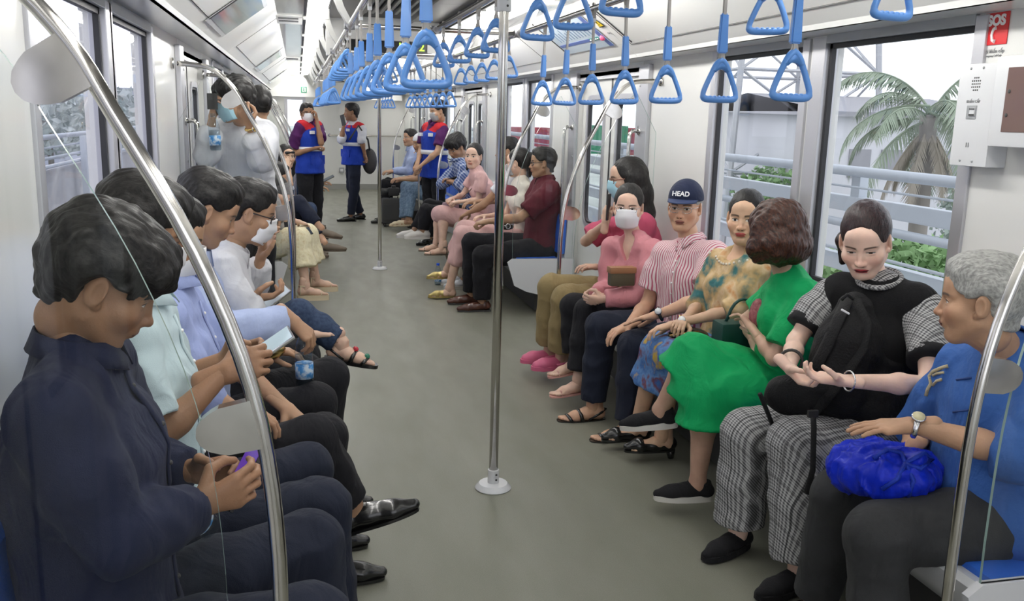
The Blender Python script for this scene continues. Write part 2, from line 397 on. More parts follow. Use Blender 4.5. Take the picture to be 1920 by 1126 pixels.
# ribs that carry the handrails
def rib(y, s):
    rb = thing('ceiling_rib', 'curved white ceiling rib holding the handrail, %.0f hand widths in from the viewer' % (y * 10), 'rib', (0, y, 0), 'curved white ribs along the lamps')
    xr = -.50 if s < 0 else .5
    pts = [(xr, 2.08), (xr + s * .012, 2.10), (xr + s * .05, 2.165), (xr + s * .075, 2.23), (xr + s * .085, 2.30), (xr + s * .08, 2.36), (xr + s * .07, 2.42)]
    w = .03; n = len(pts); o = []
    for i, p in enumerate(pts): 
        a = Vector(pts[max(i - 1, 0)]); b = Vector(pts[min(i + 1, n - 1)]); t = (b - a).normalized(); nn = Vector((-t.y, t.x)); ww = .012 + .016 * (i / (n - 1))
        o.append((Vector(p) + nn * ww, Vector(p) - nn * ww))
    out = [tuple(q[0]) for q in o] + [tuple(q[1]) for q in o[::-1]]
    MB().prism(out, 1, -.045, .045).build('rib_arm', m_fin, rb)
    MB().box((min(xr + s * .06, xr + s * .25), -.05, 2.245), (max(xr + s * .06, xr + s * .25), .05, 2.34), .008).build('lamp_bracket', m_fin, rb)
    return rb
RIBY = [.62, 2.2, 3.78, 5.36, 6.94, 8.52, 10.1, 11.68, 13.26, 14.84, 16.42, 18.0]
for i, y in enumerate(RIBY):
    for s in (-1, 1):
        r_ = rib(y, s)
        w = ['overhead beside the viewer', 'first fully seen', 'above the near pole', 'at the first cross bar', 'at the second cross bar', 'before the display board', 'beside the display board', 'just past the display board', 'two past the display board', 'three past the display board', 'fourth past the display board', 'closest to the end wall'][i]
        r_['label'] = 'curved white rib %s, %s row of handrail' % (w, 'phone scrollers' if s < 0 else 'emergency box')

# handrails
def rail(name, label, pts, r=.016):
    t = thing(name, label, 'handrail', (0, 0, 0), 'overhead handrails')
    MB().tube(pts, r, 12).build('rail_tube', m_steel, t, True)
    return t
ZR = 2.08
rail('overhead_handrail', 'long steel overhead handrail above the phone scrollers side', [(-.5, .1 + i * .9, ZR) for i in range(21)])
rail('overhead_handrail', 'long steel overhead handrail above the talking women side', [(.5, .1 + i * .9, ZR) for i in range(21)])
rail('overhead_handrail', 'centre overhead handrail running to the near pole', [(0, .1, ZR), (0, 2.8, ZR), (0, 5.42, ZR)])
rail('overhead_handrail', 'centre overhead handrail held by the farther pole', [(0, 7.75, ZR), (0, 9, ZR), (0, 10.6, ZR)])
rail('overhead_handrail', 'centre overhead handrail in the farthest seating bay', [(0, 12.9, ZR), (0, 14, ZR), (0, 15.6, ZR)])
for y, l in ((5.42, 'cross bar of the handrails just before the second door'), (7.75, 'cross bar of the handrails just after the second door'), (10.6, 'cross bar of the handrails below the display board'), (12.9, 'cross bar of the handrails after the third door'), (15.6, 'cross bar of the handrails farthest down the car')):
    t = rail('cross_rail', l, [(-.5, y, ZR), (0, y, ZR), (.5, y, ZR)], .014)
    for x_ in (-.5, 0, .5): MB().tube([(x_ - .03, y, ZR), (x_ + .03, y, ZR)], .022, 12).tube([(x_, y - .03, ZR), (x_, y + .03, ZR)], .022, 12).build('joint_clamp', m_alu, t, 2)
# floor poles
for y, l in ((3.6, 'tall steel grab pole standing in the middle of the aisle, the near one'), (9.28, 'thinner looking steel pole farther down the aisle')):
    p = thing('grab_pole', l, 'pole', (0, y, 0), 'poles in the aisle')
    MB().tube([(0, 0, .02), (0, 0, 2.0), (0, 0, 2.40)], .0195, 20).build('pole_tube', m_steel, p, True)
    MB().lathe([(.078, 0), (.08, .004), (.076, .010), (.062, .024), (.03, .026)], seg=32).build('base_plate', m_seat, p, 2)
    MB().lathe([(.0245, .02), (.0245, .085), (.021, .087)], seg=24).build('collar', m_seat, p, 2)
    MB().lathe([(.026, 2.0), (.028, 2.003), (.028, 2.14), (.026, 2.145)], seg=24).build('top_clamp', m_seat, p, 2)
    sc = MB()
    for z in (.045, .068, 2.02, 2.045): sc.ball((.008, -.025 if z < 1 else -.027, z), (.005, .003, .005), 8, 6)
    sc.build('screw', m_dark, p)['kind'] = 'stuff'

# hanging straps
m_hand = mat('strap_blue', (.12, .31, .74), .28, coat=.12)
m_web = mat('strap_webbing', (.42, .40, .38), .7, bump=.1, bscale=300)
def strap_handle_mesh():
    # rounded triangle swept with an oval section, thicker at the apex; origin at bottom bar underside
    ctrl = [(0, .125), (.016, .112), (.031, .083), (.044, .052), (.053, .026), (.051, .012), (.040, .0075), (.02, .0065), (0, .0065)]
    ctrl += [(-x, z) for x, z in ctrl[-2:0:-1]]
    P = [Vector((x, 0, z)) for x, z in ctrl]; n = len(P); dense = []
    for i in range(n):
        a, b, c, d = P[i - 1], P[i], P[(i + 1) % n], P[(i + 2) % n]
        for t in (0, 1 / 3, 2 / 3): 
            dense.append(.5 * ((2 * b) + (c - a) * t + (2 * a - 5 * b + 4 * c - d) * t * t + (3 * b - a - 3 * c + d) * t ** 3))
    rad = [.0105 if p.z < .02 else .0085 + .002 * max(0, (p.z - .09) / .03) for p in dense]
    mb = MB().tube(dense, rad, 10, closed=True)
    # solid web below the apex
    o = [(0, .136), (.014, .122), (.027, .094), (.018, .090), (.010, .097), (0, .0995), (-.010, .097), (-.018, .090), (-.027, .094), (-.014, .122)]
    mb.prism(o, 1, -.0085, .0085)
    for k in range(5): mb.ball((-.03 + k * .015, 0, .0135), (.0075, .009, .006), 8, 6)
    me = mb.mesh('strap_handle'); bm = bmesh.new(); bm.from_mesh(me); bmesh.ops.recalc_face_normals(bm, faces=bm.faces[:]); bm.to_mesh(me); bm.free(); me.shade_smooth(); me.materials.append(m_hand)
    return me
def strap_meshes(L, sleeve):
    """L: height of the rail above the bottom of the handle"""
    w = MB(); zt = .132
    # band loops: two strips from the handle apex up round the rail
    w.prism([(-.007, .120), (.007, .120), (.005, .17), (.005, L - .047), (-.005, L - .047), (-.005, .17)], 1, -.0055, .0055)
    loop = [(0, .004, L - .05), (0, .016, L - .02), (0, .019, L), (0, .013, L + .015), (0, 0, L + .021), (0, -.013, L + .015), (0, -.019, L), (0, -.016, L - .02), (0, -.004, L - .05)]
    for i in range(len(loop) - 1):
        a, b = Vector(loop[i]), Vector(loop[i + 1]); n = (b - a).cross(Vector((1, 0, 0))).normalized() * .0015
        vs = [a + Vector((-.006, 0, 0)), a + Vector((.006, 0, 0)), b + Vector((.006, 0, 0)), b + Vector((-.006, 0, 0))]
        w.add([v - n for v in vs] + [v + n for v in vs], [(0, 1, 2, 3), (7, 6, 5, 4), (0, 4, 5, 1), (1, 5, 6, 2), (2, 6, 7, 3), (3, 7, 4, 0)])
    # the V of the band where it enters the handle
    w.tube([(-.012, 0, .118), (-.005, 0, .148)], .0032, 6).tube([(.012, 0, .118), (.005, 0, .148)], .0032, 6)
    w.v = [v for v in w.v]
    me = w.mesh('strap_band'); me.materials.append(m_web)
    sl = None
    if sleeve:
        a, b = .148, .268
        m2 = MB(); 
        lo = [(-.016, -.010), (.016, -.010), (.016, .010), (-.016, .010)]; hi = [(-.012, -.008), (.012, -.008), (.012, .008), (-.012, .008)]
        m2.add([(x, y, a) for x, y in lo] + [(x, y, b) for x, y in hi], [(0, 3, 2, 1), (4, 5, 6, 7), (0, 1, 5, 4), (1, 2, 6, 5), (2, 3, 7, 6), (3, 0, 4, 7)])
        sl = m2.mesh('strap_sleeve'); bm = bmesh.new(); bm.from_mesh(sl); bmesh.ops.bevel(bm, geom=bm.edges[:], offset=.004, segments=2, affect='EDGES'); bm.to_mesh(sl); bm.free(); sl.shade_smooth(); sl.set_sharp_from_angle(angle=.8); sl.materials.append(m_hand)
    bk = MB().box((-.009, -.007, L - .062), (.009, .007, L - .035), .002).mesh('strap_buckle'); bk.materials.append(m_seat)
    return me, sl, bk
HM = strap_handle_mesh(); LONG = strap_meshes(.42, True); SHORT = strap_meshes(.225, False)
ORD = ['first', 'second', 'third', 'fourth', 'fifth', 'sixth', 'seventh', 'eighth', 'ninth', 'tenth']
def strap(x, y, kind, label, group, rz=None):
    t = thing('hanging_strap', label, 'hanging strap', (x, y, ZR - (.42 if kind == 'L' else .225)), group, (random.uniform(-.13, .13) if rz is None else rz))
    if kind == 'M': t.location.z = ZR - .245
    t.rotation_euler.x = random.uniform(-.03, .03); t.rotation_euler.y = random.uniform(-.02, .02)
    b, s_, k = LONG if kind == 'L' else SHORT
    link('handle', HM, None, t); link('band', b, None, t); link('buckle', k, None, t)
    if s_: link('sleeve', s_, None, t)
    if kind == 'M':
        for c in t.children:
            if c.name.startswith(('band', 'buckle')): c.location.z = .02
def straprow(x, ys, kind, where, group):
    for i, y in enumerate(ys):
        strap(x, y, kind, 'blue triangle strap, %s %s' % (ORD[i], where), group)
straprow(.5, [2.25 + .433 * i for i in range(7)], 'L', 'in the row over the talking women', 'long straps over the talking women')
straprow(.5, [5.68 + .43 * i for i in range(5)], 'M', 'of the short ones at the second door, emergency box side', 'short straps at the second door')
straprow(.5, [7.95 + .41 * i for i in range(8)], 'L', 'in the row over the maroon shirt man', 'long straps over the maroon shirt bench')
straprow(.5, [13.1 + .45 * i for i in range(6)], 'L', 'in the row over the suitcase', 'long straps over the suitcase')
straprow(-.5, [2.18 + .45 * i for i in range(8)], 'L', 'in the dense row over the phone scrollers', 'long straps over the phone scrollers')
straprow(-.5, [5.68 + .43 * i for i in range(5)], 'M', 'of the short ones over the white shirted standing man', 'short straps over the standing man')
straprow(-.5, [7.95 + .41 * i for i in range(8)], 'L', 'in the row over the cream skirt woman', 'long straps over the cream skirt')
straprow(-.5, [13.1 + .45 * i for i in range(6)], 'L', 'in the row nearest the end wall exit sign', 'long straps by the end wall')
straprow(0, [2.24, 2.65, 3.07, 3.75, 4.15, 4.62, 5.12], 'S', 'of the short ones hung on the near centre rail', 'short straps on the near centre rail')
straprow(0, [8.1, 8.5, 8.9, 9.6, 10.0], 'S', 'of the short ones around the farther pole', 'short straps on the far centre rail')
# two straps held up high near the camera, over the window with the palm
strap(.62, 2.02, 'S', 'blue strap cut by the picture top above the palm window', 'short straps on the seat rail', .1)
strap(.55, 2.5, 'S', 'blue strap cut by the picture top beside the long strap', 'short straps on the seat rail', -.6)

# bench end partitions
PROF = [(.03, 1.83), (.08, 1.833), (.17, 1.82), (.25, 1.78), (.33, 1.69), (.385, 1.59), (.44, 1.49), (.495, 1.375), (.54, 1.26), (.575, 1.14), (.597, 1.02), (.608, .90), (.613, .77), (.613, .6), (.61, .4), (.60, .22)]
def _cr(P, n=4):
    o = []
    for i in range(len(P) - 1):
        p0, p1, p2, p3 = (Vector(P[max(i - 1, 0)]), Vector(P[i]), Vector(P[i + 1]), Vector(P[min(i + 2, len(P) - 1)]))
        for k in range(n): t = k / n; q = .5 * (2 * p1 + (p2 - p0) * t + (2 * p0 - 5 * p1 + 4 * p2 - p3) * t * t + (3 * p1 - p0 - 3 * p2 + p3) * t ** 3); o.append((q.x, q.y))
    return o + [P[-1]]
PROF = _cr([PROF[0]] + PROF[2:5] + PROF[5:13:2] + PROF[13:])
def partition(y, s, label, dirn):
    X = XL if s < 0 else XR
    t = thing('seat_partition', label, 'partition', (X, y, 0), 'bench end partitions')
    P = [(-s * d, 0, z) for d, z in PROF]
    MB().tube(P, .0138, 14).build('curved_tube', m_steel, t, True)
    MB().tube([(-s * .002, 0, 1.83), (-s * .012, 0, 1.83)], .03, 14).build('flange', m_steel, t, True)
    # glass: inside the tube, gap at the top
    G = [(-s * max(.01, d - .09), z - .02) for d, z in PROF if z < 1.80 and z > .55][1:]
    out = [(-s * .02, 1.52)] + [(-s * .06, 1.60)] * 0 + G + [(-s * (.52), .47), (-s * .02, .47)]
    o3 = [(x, -.004, z) for x, z in out]; o4 = [(x, .004, z) for x, z in out]; n = len(out)
    g = bpy.data.meshes.new('glass'); g.from_pydata(o3 + o4, [], [tuple(range(n)), tuple(range(n, 2 * n))[::-1]]); link('glass_panel', g, m_pglass, t)
    MB().add(o3 + o4, [(i, (i + 1) % n, n + (i + 1) % n, n + i) for i in range(n)]).build('glass_rim', m_gedge, t)
    for (z0, tilt) in ((1.675, .55), (1.10 if (s < 0 and y < 2) else 1.03, 0.06)):       # flat steel paddles clamping the glass
        i = min(range(len(PROF)), key=lambda k: abs(PROF[k][1] - z0)); d, z = PROF[i]
        a = Vector((-s * d, 0, z)); tg = Vector((-s * (PROF[i + 1][0] - PROF[i - 1][0]), 0, PROF[i + 1][1] - PROF[i - 1][1])).normalized()
        nrm = Vector((s * 1., 0, 0)); nrm = (nrm - tg * nrm.dot(tg)).normalized()
        L_, w_ = .105, .044; o = []
        o += [a - tg * w_ , a - tg * w_ * .95 + nrm * (L_ - .045)]
        for k in range(1, 8):
            q = PI * k / 8; o.append(a + nrm * (L_ - .05 + .05 * math.sin(q)) - tg * w_ * .9 * math.cos(q))
        o += [a + tg * w_ * .95 + nrm * (L_ - .045), a + tg * w_]
        pl = MB(); k = len(o); pl.add([(p.x, -.012, p.z) for p in o] + [(p.x, .012, p.z) for p in o], [tuple(range(k)), tuple(range(k, 2 * k))[::-1]] + [(i2, (i2 + 1) % k, k + (i2 + 1) % k, k + i2) for i2 in range(k)])
        pl.build('clamp_plate', m_steel, t)
    # lower solid panel
    low = [(-s * .0, .47), (-s * .52, .47), (-s * .56, .44), (-s * .50, .25), (-s * .40, .20), (-s * 0, .10)]
    MB().prism(low, 1, -.012, .012).build('side_panel', m_seat, t)
    return t
BL = {(-1, 0): 'phone scrollers', (1, 0): 'talking women', (-1, 1): 'cream skirt woman', (1, 1): 'maroon shirt man', (-1, 2): 'far corner phone holder', (1, 2): 'suitcase'}
for s in (-1, 1):
    for i, (a, b) in enumerate(BENCH):
        if s < 0 and i == 0: a = 1.5
        partition(a, s, 'curved steel tube and glass partition at the near end of the bench by the %s' % BL[s, i], 1)
        partition(b, s, 'curved steel tube and glass partition at the far end of the bench by the %s' % BL[s, i], -1)
# benches
def bench(a, b, s, label):
    X = XL if s < 0 else XR; t = thing('bench', label, 'bench', (X, a, 0), 'long metro benches'); L = b - a
    n = max(1, round(L / .49)); w = L / n
    sh = [(-s * 0, .10), (-s * .06, .10), (-s * .44, .30), (-s * .50, .37), (-s * .51, .43), (-s * .49, .445), (-s * .40, .435), (-s * .10, .415), (-s * .075, .47), (-s * .055, .85), (-s * .0, .85)]
    MB().prism(sh, 1, .015, L - .015).build('shell', m_seat, t, 2)
    for i in range(n):
        y0 = i * w + .03; y1 = (i + 1) * w - .03
        ix = [-s * .46, -s * .11]; MB().box((min(ix), y0, .425), (max(ix), y1, .46), .012).build('seat_pad', m_blue, t, 2)
        o = [(-s * .115, .50), (-s * .075, .50), (-s * .066, .80), (-s * .085, .815), (-s * .10, .79)]
        MB().prism(o, 1, y0, y1).build('back_pad', m_blue, t)
    MB().box((min(0, -s * .3), .1, .02), (max(0, -s * .3), L - .1, .26)).build('heater_box', m_dark, t)
for s in (-1, 1):
    for i, (a, b) in enumerate(BENCH):
        if s < 0 and i == 0: a = 1.42
        bench(a, b, s, 'long white metro bench with blue pads under the %s' % BL[s, i])
# near ends of the next benches behind the doorway by the viewer are out of frame

# end wall
ew = bpy.data.objects.new('wall_end', None); C.objects.link(ew); structure(ew)
MB().box((-.70, YE, 0), (XR + .1, YE + .05, 2.5)).box((XL - .1, YE, 0), (-1.0, YE + .05, 2.5)).box((-1.0, YE, 1.80), (-.70, YE + .05, 2.5)).build('wall_panel', m_wall, ew)
MB().box((-1.0, YE, 0), (-.70, YE + .04, 1.05)).build('wall_panel', m_wall, ew)
w = structure(bpy.data.objects.new('window_30', None)); C.objects.link(w)
MB().box((-1.0, YE + .01, 1.05), (-.7, YE + .016, 1.8)).build('pane', m_glass, w)
MB().box((-1.06, YE - .02, 1.0), (-1.0, YE + .02, 1.86)).box((-.70, YE - .02, 1.0), (-.64, YE + .02, 1.86)).box((-1.0, YE - .02, 1.8), (-.7, YE + .02, 1.86)).build('frame_bar', m_alu, w)
structure(MB().box((XL, YE - .25, 1.86), (-.33, YE - .22, 2.3)).build('trim_bulkhead', m_header))
structure(MB().box((-.335, YE - .26, 1.84), (1.3, YE - .23, 2.3)).build('trim_bulkhead', m_header))
hr = thing('end_handrail', 'horizontal steel handrail fixed along the white end wall', 'handrail')
MB().tube([(-.17, YE, 1.11), (-.17, YE - .08, 1.11), (1.3, YE - .08, 1.11)], .018, 10).build('rail_tube', m_steel, hr, True)
MB().tube([(-.17, YE - .002, 1.11), (-.17, YE - .012, 1.11)], .03, 10).build('flange', m_steel, hr)
eq = thing('socket_box', 'small grey box low on the end wall behind the phoning man', 'box')
MB().box((.02, YE - .05, .34), (.12, YE, .45), .008).build('cover', m_aludk, eq)
MB().box((.04, YE - .056, .37), (.10, YE - .049, .42)).build('flap', m_seat, eq)
m_green = mat('sign_green', (.0, .28, .13), .5); m_white = mat('print_white', (.85, .85, .85), .5); m_yel = mat('sign_yellow', (.85, .62, .02), .4); m_black = mat('print_black', (.03, .03, .03), .5)
es = thing('exit_sign', 'small green running figure exit sign on the white bulkhead', 'sign', (-.67, YE - .26, 2.0))
MB().box((-.055, 0, -.06), (.055, .008, .06), .003).build('sign_plate', m_green, es)
MB().box((-.035, -.002, -.045), (.04, 0, .045)).build('white_door', m_white, es)
MB().ball((.0, -.004, .03), (.010, .003, .010), 8, 6).tube([(0, -.004, .02), (-.004, -.004, -.008)], .007, 6).tube([(-.004, -.004, -.008), (-.022, -.004, -.03)], .005, 6).tube([(-.004, -.004, -.008), (.014, -.004, -.02), (.008, -.004, -.042)], .005, 6).tube([(0, -.004, .016), (.02, -.004, .0)], .004, 6).tube([(0, -.004, .016), (-.02, -.004, .006)], .004, 6).build('figure', m_green, es)
# display board
YB = 8.45; b0 = at(637, 72, Y=YB); b1 = at(800, 103, Y=YB)
db = thing('display_board', 'black overhead station display board with green digits', 'display', (0, YB, 0))
m_disp = mat('display_black', (.015, .015, .018), .15)
m_led = mat('led_green', (.3, .6, .05), .5, emit=(.55, .95, .1), es=1.3)
MB().box((b0.x, 0, b1.z), (b1.x, .09, b0.z - .005), .004).build('screen', m_disp, db)
MB().box((b0.x - .12, -.01, b0.z), (b1.x + .12, .13, 2.43)).build('housing', m_header, db)
MB().box((b0.x - .12, -.005, b1.z - .035), (b1.x + .12, .12, b1.z)).build('lower_frame', m_header, db)
MB().box((b0.x - .12, -.005, b1.z), (b0.x - .005, .12, b0.z)).build('side_frame', m_header, db)
MB().box((b1.x + .005, -.005, b1.z), (b1.x + .12, .12, b0.z)).build('side_frame', m_header, db)
for ch_, px_ in (('1', 750), ('2', 791)):
    q = at(px_, 89, Y=YB - .003); text('digit', ch_, .105, tuple(q), ROT_E, m_led, db, bold=.002)

# things on the wall with the emergency box
X_ = XR - .001
m_red = mat('sign_red', (.62, .01, .015), .3)
sos = thing('emergency_sign', 'red square sign reading SOS with a white telephone handset', 'sign', (0, 0, 0))
MB().box((X_ - .003, 2.497, 1.862), (X_, 2.600, 1.962), .0015).build('sign_plate', m_red, sos)
text('lettering', 'SOS', .044, (X_ - .004, 2.548, 1.936), ROT_R, m_white, sos, bold=.0022)
hp = MB(); ar = [(X_ - .005, 2.548 + .013 - .022 * math.cos(a_), 1.892 + .026 * math.sin(a_)) for a_ in [-.9 + 1.8 * k / 8 for k in range(9)]]
ar = [(p[0], 2.54 + (2.56 - p[1]), p[2]) for p in ar]
hp.tube([(X_ - .005, 2.545, 1.872), (X_ - .005, 2.556, 1.876), (X_ - .005, 2.561, 1.893), (X_ - .005, 2.556, 1.910), (X_ - .005, 2.545, 1.914)], [.0065, .0045, .004, .0045, .0065], 8).build('handset', m_white, sos)
cap_ = thing('sign_caption', 'small grey Vietnamese caption printed under the red sign', 'lettering')
m_greyp = mat('print_grey', (.25, .25, .26), .6)
text('caption_line', 'G\u1ecdi kh\u1ea9n c\u1ea5p', .017, (X_ - .001, 2.55, 1.842), ROT_R, m_greyp, cap_)
text('caption_line', 'Emergency Call Only', .009, (X_ - .001, 2.55, 1.828), ROT_R, m_greyp, cap_)
ib = thing('emergency_intercom', 'white emergency intercom box with speaker holes below the red sign', 'intercom')
xi = XR - .075
MB().box((xi, 2.435, 1.478), (XR, 2.60, 1.80), .006).build('housing', m_seat, ib, 2)
h_ = MB()
for r0 in range(5):
    for c0 in range([3, 4, 5, 4, 3][r0] if r0 not in (0, 4) else 3):
        k = [3, 5, 5, 5, 3][r0]
    for c0 in range([3, 5, 5, 5, 3][r0]):
        h_.tube([(xi - .0008, 2.520 + (c0 - ([3, 5, 5, 5, 3][r0] - 1) / 2) * .0085, 1.752 - r0 * .0095 + .004), (xi + .002, 2.520 + (c0 - ([3, 5, 5, 5, 3][r0] - 1) / 2) * .0085, 1.752 - r0 * .0095 + .004)], .0027, 8)
h_.build('speaker_holes', m_black, ib)['kind'] = 'stuff'
text('lettering', 'KH\u1ea8N C\u1ea4P', .012, (xi - .001, 2.522, 1.682), ROT_R, m_greyp, ib)
MB().box((xi - .002, 2.503, 1.628), (xi + .004, 2.546, 1.670)).build('button_recess', m_aludk, ib)
MB().box((xi - .005, 2.508, 1.636), (xi - .001, 2.53, 1.663), .002).build('call_button', m_seat, ib)
MB().box((xi - .0065, 2.508, 1.638), (xi - .0045, 2.53, 1.643)).box((xi - .0065, 2.508, 1.657), (xi - .0045, 2.53, 1.661)).build('button_stripe', m_black, ib)
s_ = MB()
for (yy, zz) in ((2.495, 1.786), (2.55, 1.786), (2.495, 1.495), (2.55, 1.495)): s_.ball((xi - .001, yy, zz), (.002, .0045, .0045), 8, 6)
s_.build('screw', m_aludk, ib)['kind'] = 'stuff'
text('lettering', '\u2016 \u2016', .012, (xi - .001, 2.525, 1.545), ROT_R, m_greyp, ib)
eb = thing('extinguisher_cabinet', 'white wall cabinet with a rounded dark window beside the intercom', 'cabinet')
MB().box((XR - .10, 2.14, 1.545), (XR, 2.415, 1.815), .012).build('housing', m_seat, eb, 2)
MB().box((XR - .102, 2.17, 1.59), (XR - .098, 2.36, 1.78), .0015).build('window', mat('cabinet_window', (.16, .10, .09), .1), eb)
s_ = MB()
for zz in (1.64, 1.71): s_.ball((XR - .103, 2.345, zz), (.002, .006, .006), 8, 6)
s_.build('hook', m_dark, eb)
# route map and warning sticker on the cove, aligned to the slope
# (defined before first use)
def cove_pt(s, y, t):
    P = PR if s > 0 else PL; (bx, bz), (cx, cz) = P[1], P[2]
    return Vector((bx + (cx - bx) * t - s * .003, y, bz + (cz - bz) * t - .003))
def cove_basis(s):
    P = PR if s > 0 else PL; u = Vector((P[2][0] - P[1][0], 0, P[2][1] - P[1][1])).normalized(); r = Vector((0, -s, 0)); n = r.cross(u).normalized()
    return basis(r, u, n), u, r, n
RB, UB, RRB, NB = cove_basis(1)
def cove_plate(name, y0, y1, t0, t1, m, parent, s=1, off=.0015, th=.002):
    B, u, r, n = cove_basis(s); a, b, c, d = cove_pt(s, y0, t0), cove_pt(s, y1, t0), cove_pt(s, y1, t1), cove_pt(s, y0, t1)
    vs = [p + n * off for p in (a, b, c, d)] + [p + n * (off + th) for p in (a, b, c, d)]
    return MB().add(vs, [(0, 1, 2, 3), (4, 5, 6, 7), (0, 1, 5, 4), (1, 2, 6, 5), (2, 3, 7, 6), (3, 0, 4, 7)]).build(name, m, parent)
rm = thing('route_map', 'pale blue route map panel with a line of station names', 'map')
def cove_hit(px, py, s=1):
    P = PR if s > 0 else PL; p0 = Vector((P[1][0], 0, P[1][1])); n_ = cove_basis(s)[3]; o = Vector((CX, 0, H)); d = at(px, py, Y=5.) - o
    q = o + d * ((p0 - o).dot(n_) / d.dot(n_)); return q
YM = cove_hit(1100, 80).y
ya, yb = YM - .42, YM + .55
cove_plate('map_sheet', ya, yb, .22, .86, mat('map_pale', (.50, .58, .66), .3), rm)
cove_plate('blue_edge', ya - .0, ya + .07, .22, .86, mat('map_blue', (.10, .16, .42), .3), rm, off=.0035)
cove_plate('line_bar', ya + .28, yb - .02, .36, .41, mat('map_blue', (.10, .16, .42), .3), rm, off=.0035)
cove_plate('line_bar', ya + .10, ya + .28, .36, .41, mat('map_green', (.0, .25, .22), .3), rm, off=.0035)
m_pink = mat('map_pink', (.85, .12, .25), .4)
dots = MB()
for k in range(5): p = cove_pt(1, ya + .12 + k * .035, .385) + NB * .007; dots.ball(p, .006, 8, 6)
dots.build('station_dots', m_white, rm)
MB().ball(cove_pt(1, ya + .035, .38) + NB * .005, (.02, .024, .02), 10, 8).build('logo_dot', m_pink, rm)
names = MB()
for k in range(12):
    y_ = ya + .14 + k * .062; a = cove_pt(1, y_, .46) + NB * .005; b = cove_pt(1, y_ - .0, .46 + .12 + .13 * random.random()) + NB * .005
    names.tube([a, b], .0035, 4)
names.build('station_names', mat('map_text', (.22, .30, .42), .5), rm)['kind'] = 'stuff'
for y_ in (ya - .28, yb + .03): MB().tube([cove_pt(1, y_, .2), cove_pt(1, y_, .9)], .004, 4).build('hatch_line', m_line, rm)
ws = thing('warning_sticker', 'yellow triangle warning sticker beside the route map', 'sticker')
yw = ya - .13; B, u, r, n = cove_basis(1)
def tri(sz, off, m, nm):
    c = cove_pt(1, yw, .62) + n * off; o = [c + u * sz, c - u * sz * .75 + r * sz * .82, c - u * sz * .75 - r * sz * .82]
    MB().add(o + [p + n * .0015 for p in o], [(0, 1, 2), (3, 4, 5), (0, 1, 4, 3), (1, 2, 5, 4), (2, 0, 3, 5)]).build(nm, m, ws)
tri(.058, .002, m_black, 'border'); tri(.046, .0036, m_yel, 'triangle')
c = cove_pt(1, yw, .62) + n * .006; MB().tube([c + u * .022, c - u * .008], [.005, .002], 6).ball(c - u * .018, .004, 6, 4).build('mark', m_black, ws)
text('small_print', 'Ch\u00fa \u00fd', .02, cove_pt(1, yw, .42) + n * .004, RB, m_greyp, ws)
# screens in the cove opposite
m_scr = mat('screen_glass', (.30, .36, .37), .08)
for k, (y0, y1) in enumerate(((4.95, 5.95), (10.3, 11.3), (15.3, 16.2))):
    sc_ = thing('wall_screen', ['grey display screen set in the slanted panel, the largest of three', 'grey display screen above the cream skirt woman, second of three', 'grey display screen high up nearest the end wall'][k], 'screen', group='screens in the slanted panel')
    cove_plate('bezel', y0 - .03, y1 + .03, .12, .86, m_seat, sc_, -1)
    cove_plate('screen_panel', y0, y1, .18, .80, m_scr, sc_, -1, .0035)
    cove_plate('dark_edge', y0 - .03, y0, .16, .82, m_rub, sc_, -1, .0045)
for k, y_ in enumerate((7.2, 12.6)):
    vg = thing('ceiling_vent', 'white ceiling panel with four dark air slots, %s one' % ['nearer', 'farther'][k], 'vent', (-.85, y_, 2.262), 'air vents in the ceiling panel')
    MB().box((-.098, -.32, -.006), (.098, .32, .003), .003).build('vent_plate', m_header, vg)
    for j, yy in enumerate((-.2, -.13, .02, .09)): MB().box((-.075, yy, -.008), (.07, yy + .03, -.004)).build('slot', m_dark, vg)

# ------------------------------------------------------------------ outside
m_conc = mat('viaduct_concrete', (.52, .52, .54), .8, var=.15, vscale=1.5)
m_rail = mat('galvanised_rail', (.50, .54, .60), .5, .1)
vd = tag(MB().box((1.75, -10, -1.3), (3.6, 90, -.2)).box((-4.6, -10, -1.3), (-1.75, 90, -.2)).build('viaduct_deck', m_conc), 'grey concrete viaduct deck outside the windows', 'viaduct')
def fence(x, zs, posts, label, n):
    t = thing('viaduct_railing', label, 'railing')
    for (z, r) in zs: MB().tube([(x, -5, z), (x, 70, z)], r, 8).build('rail', m_rail, t, True)
    for k in range(n): MB().box((x + .03, -4 + k * 2.4, -.2), (x + .10, -3.9 + k * 2.4, posts), .005).build('post', m_rail, t)
    return t
f1 = fence(3.0, [(1.28, .036), (1.17, .008), (.91, .03), (.72, .012)], 1.3, 'grey pipe railing of the viaduct outside the palm window', 24)
MB().box((3.12, -5, -.2), (3.3, 70, .16), .01).build('parapet', m_conc, f1)
MB().box((3.02, -5, .99), (3.1, 70, 1.10), .01).box((3.02, -5, .56), (3.1, 70, .68), .01).box((3.02, -5, .2), (3.1, 70, .42), .01).build('flat_beam', m_rail, f1)
f2 = fence(-3.6, [(1.22, .03), (1.1, .012), (.98, .02), (.88, .02)], 1.2, 'grey pipe railing of the viaduct outside the phone scrollers window', 24)
tag(MB().box((-3.9, -5, -.2), (-3.66, 70, .84), .02).build('viaduct_parapet', m_conc), 'pale concrete parapet wall under the far railing', 'parapet')
grd = tag(MB().box((-400, -60, -9), (400, 600, -8.5)).build('ground', mat('ground_haze', (.42, .46, .44), .9, var=.35, vscale=.05)), None); structure(grd)
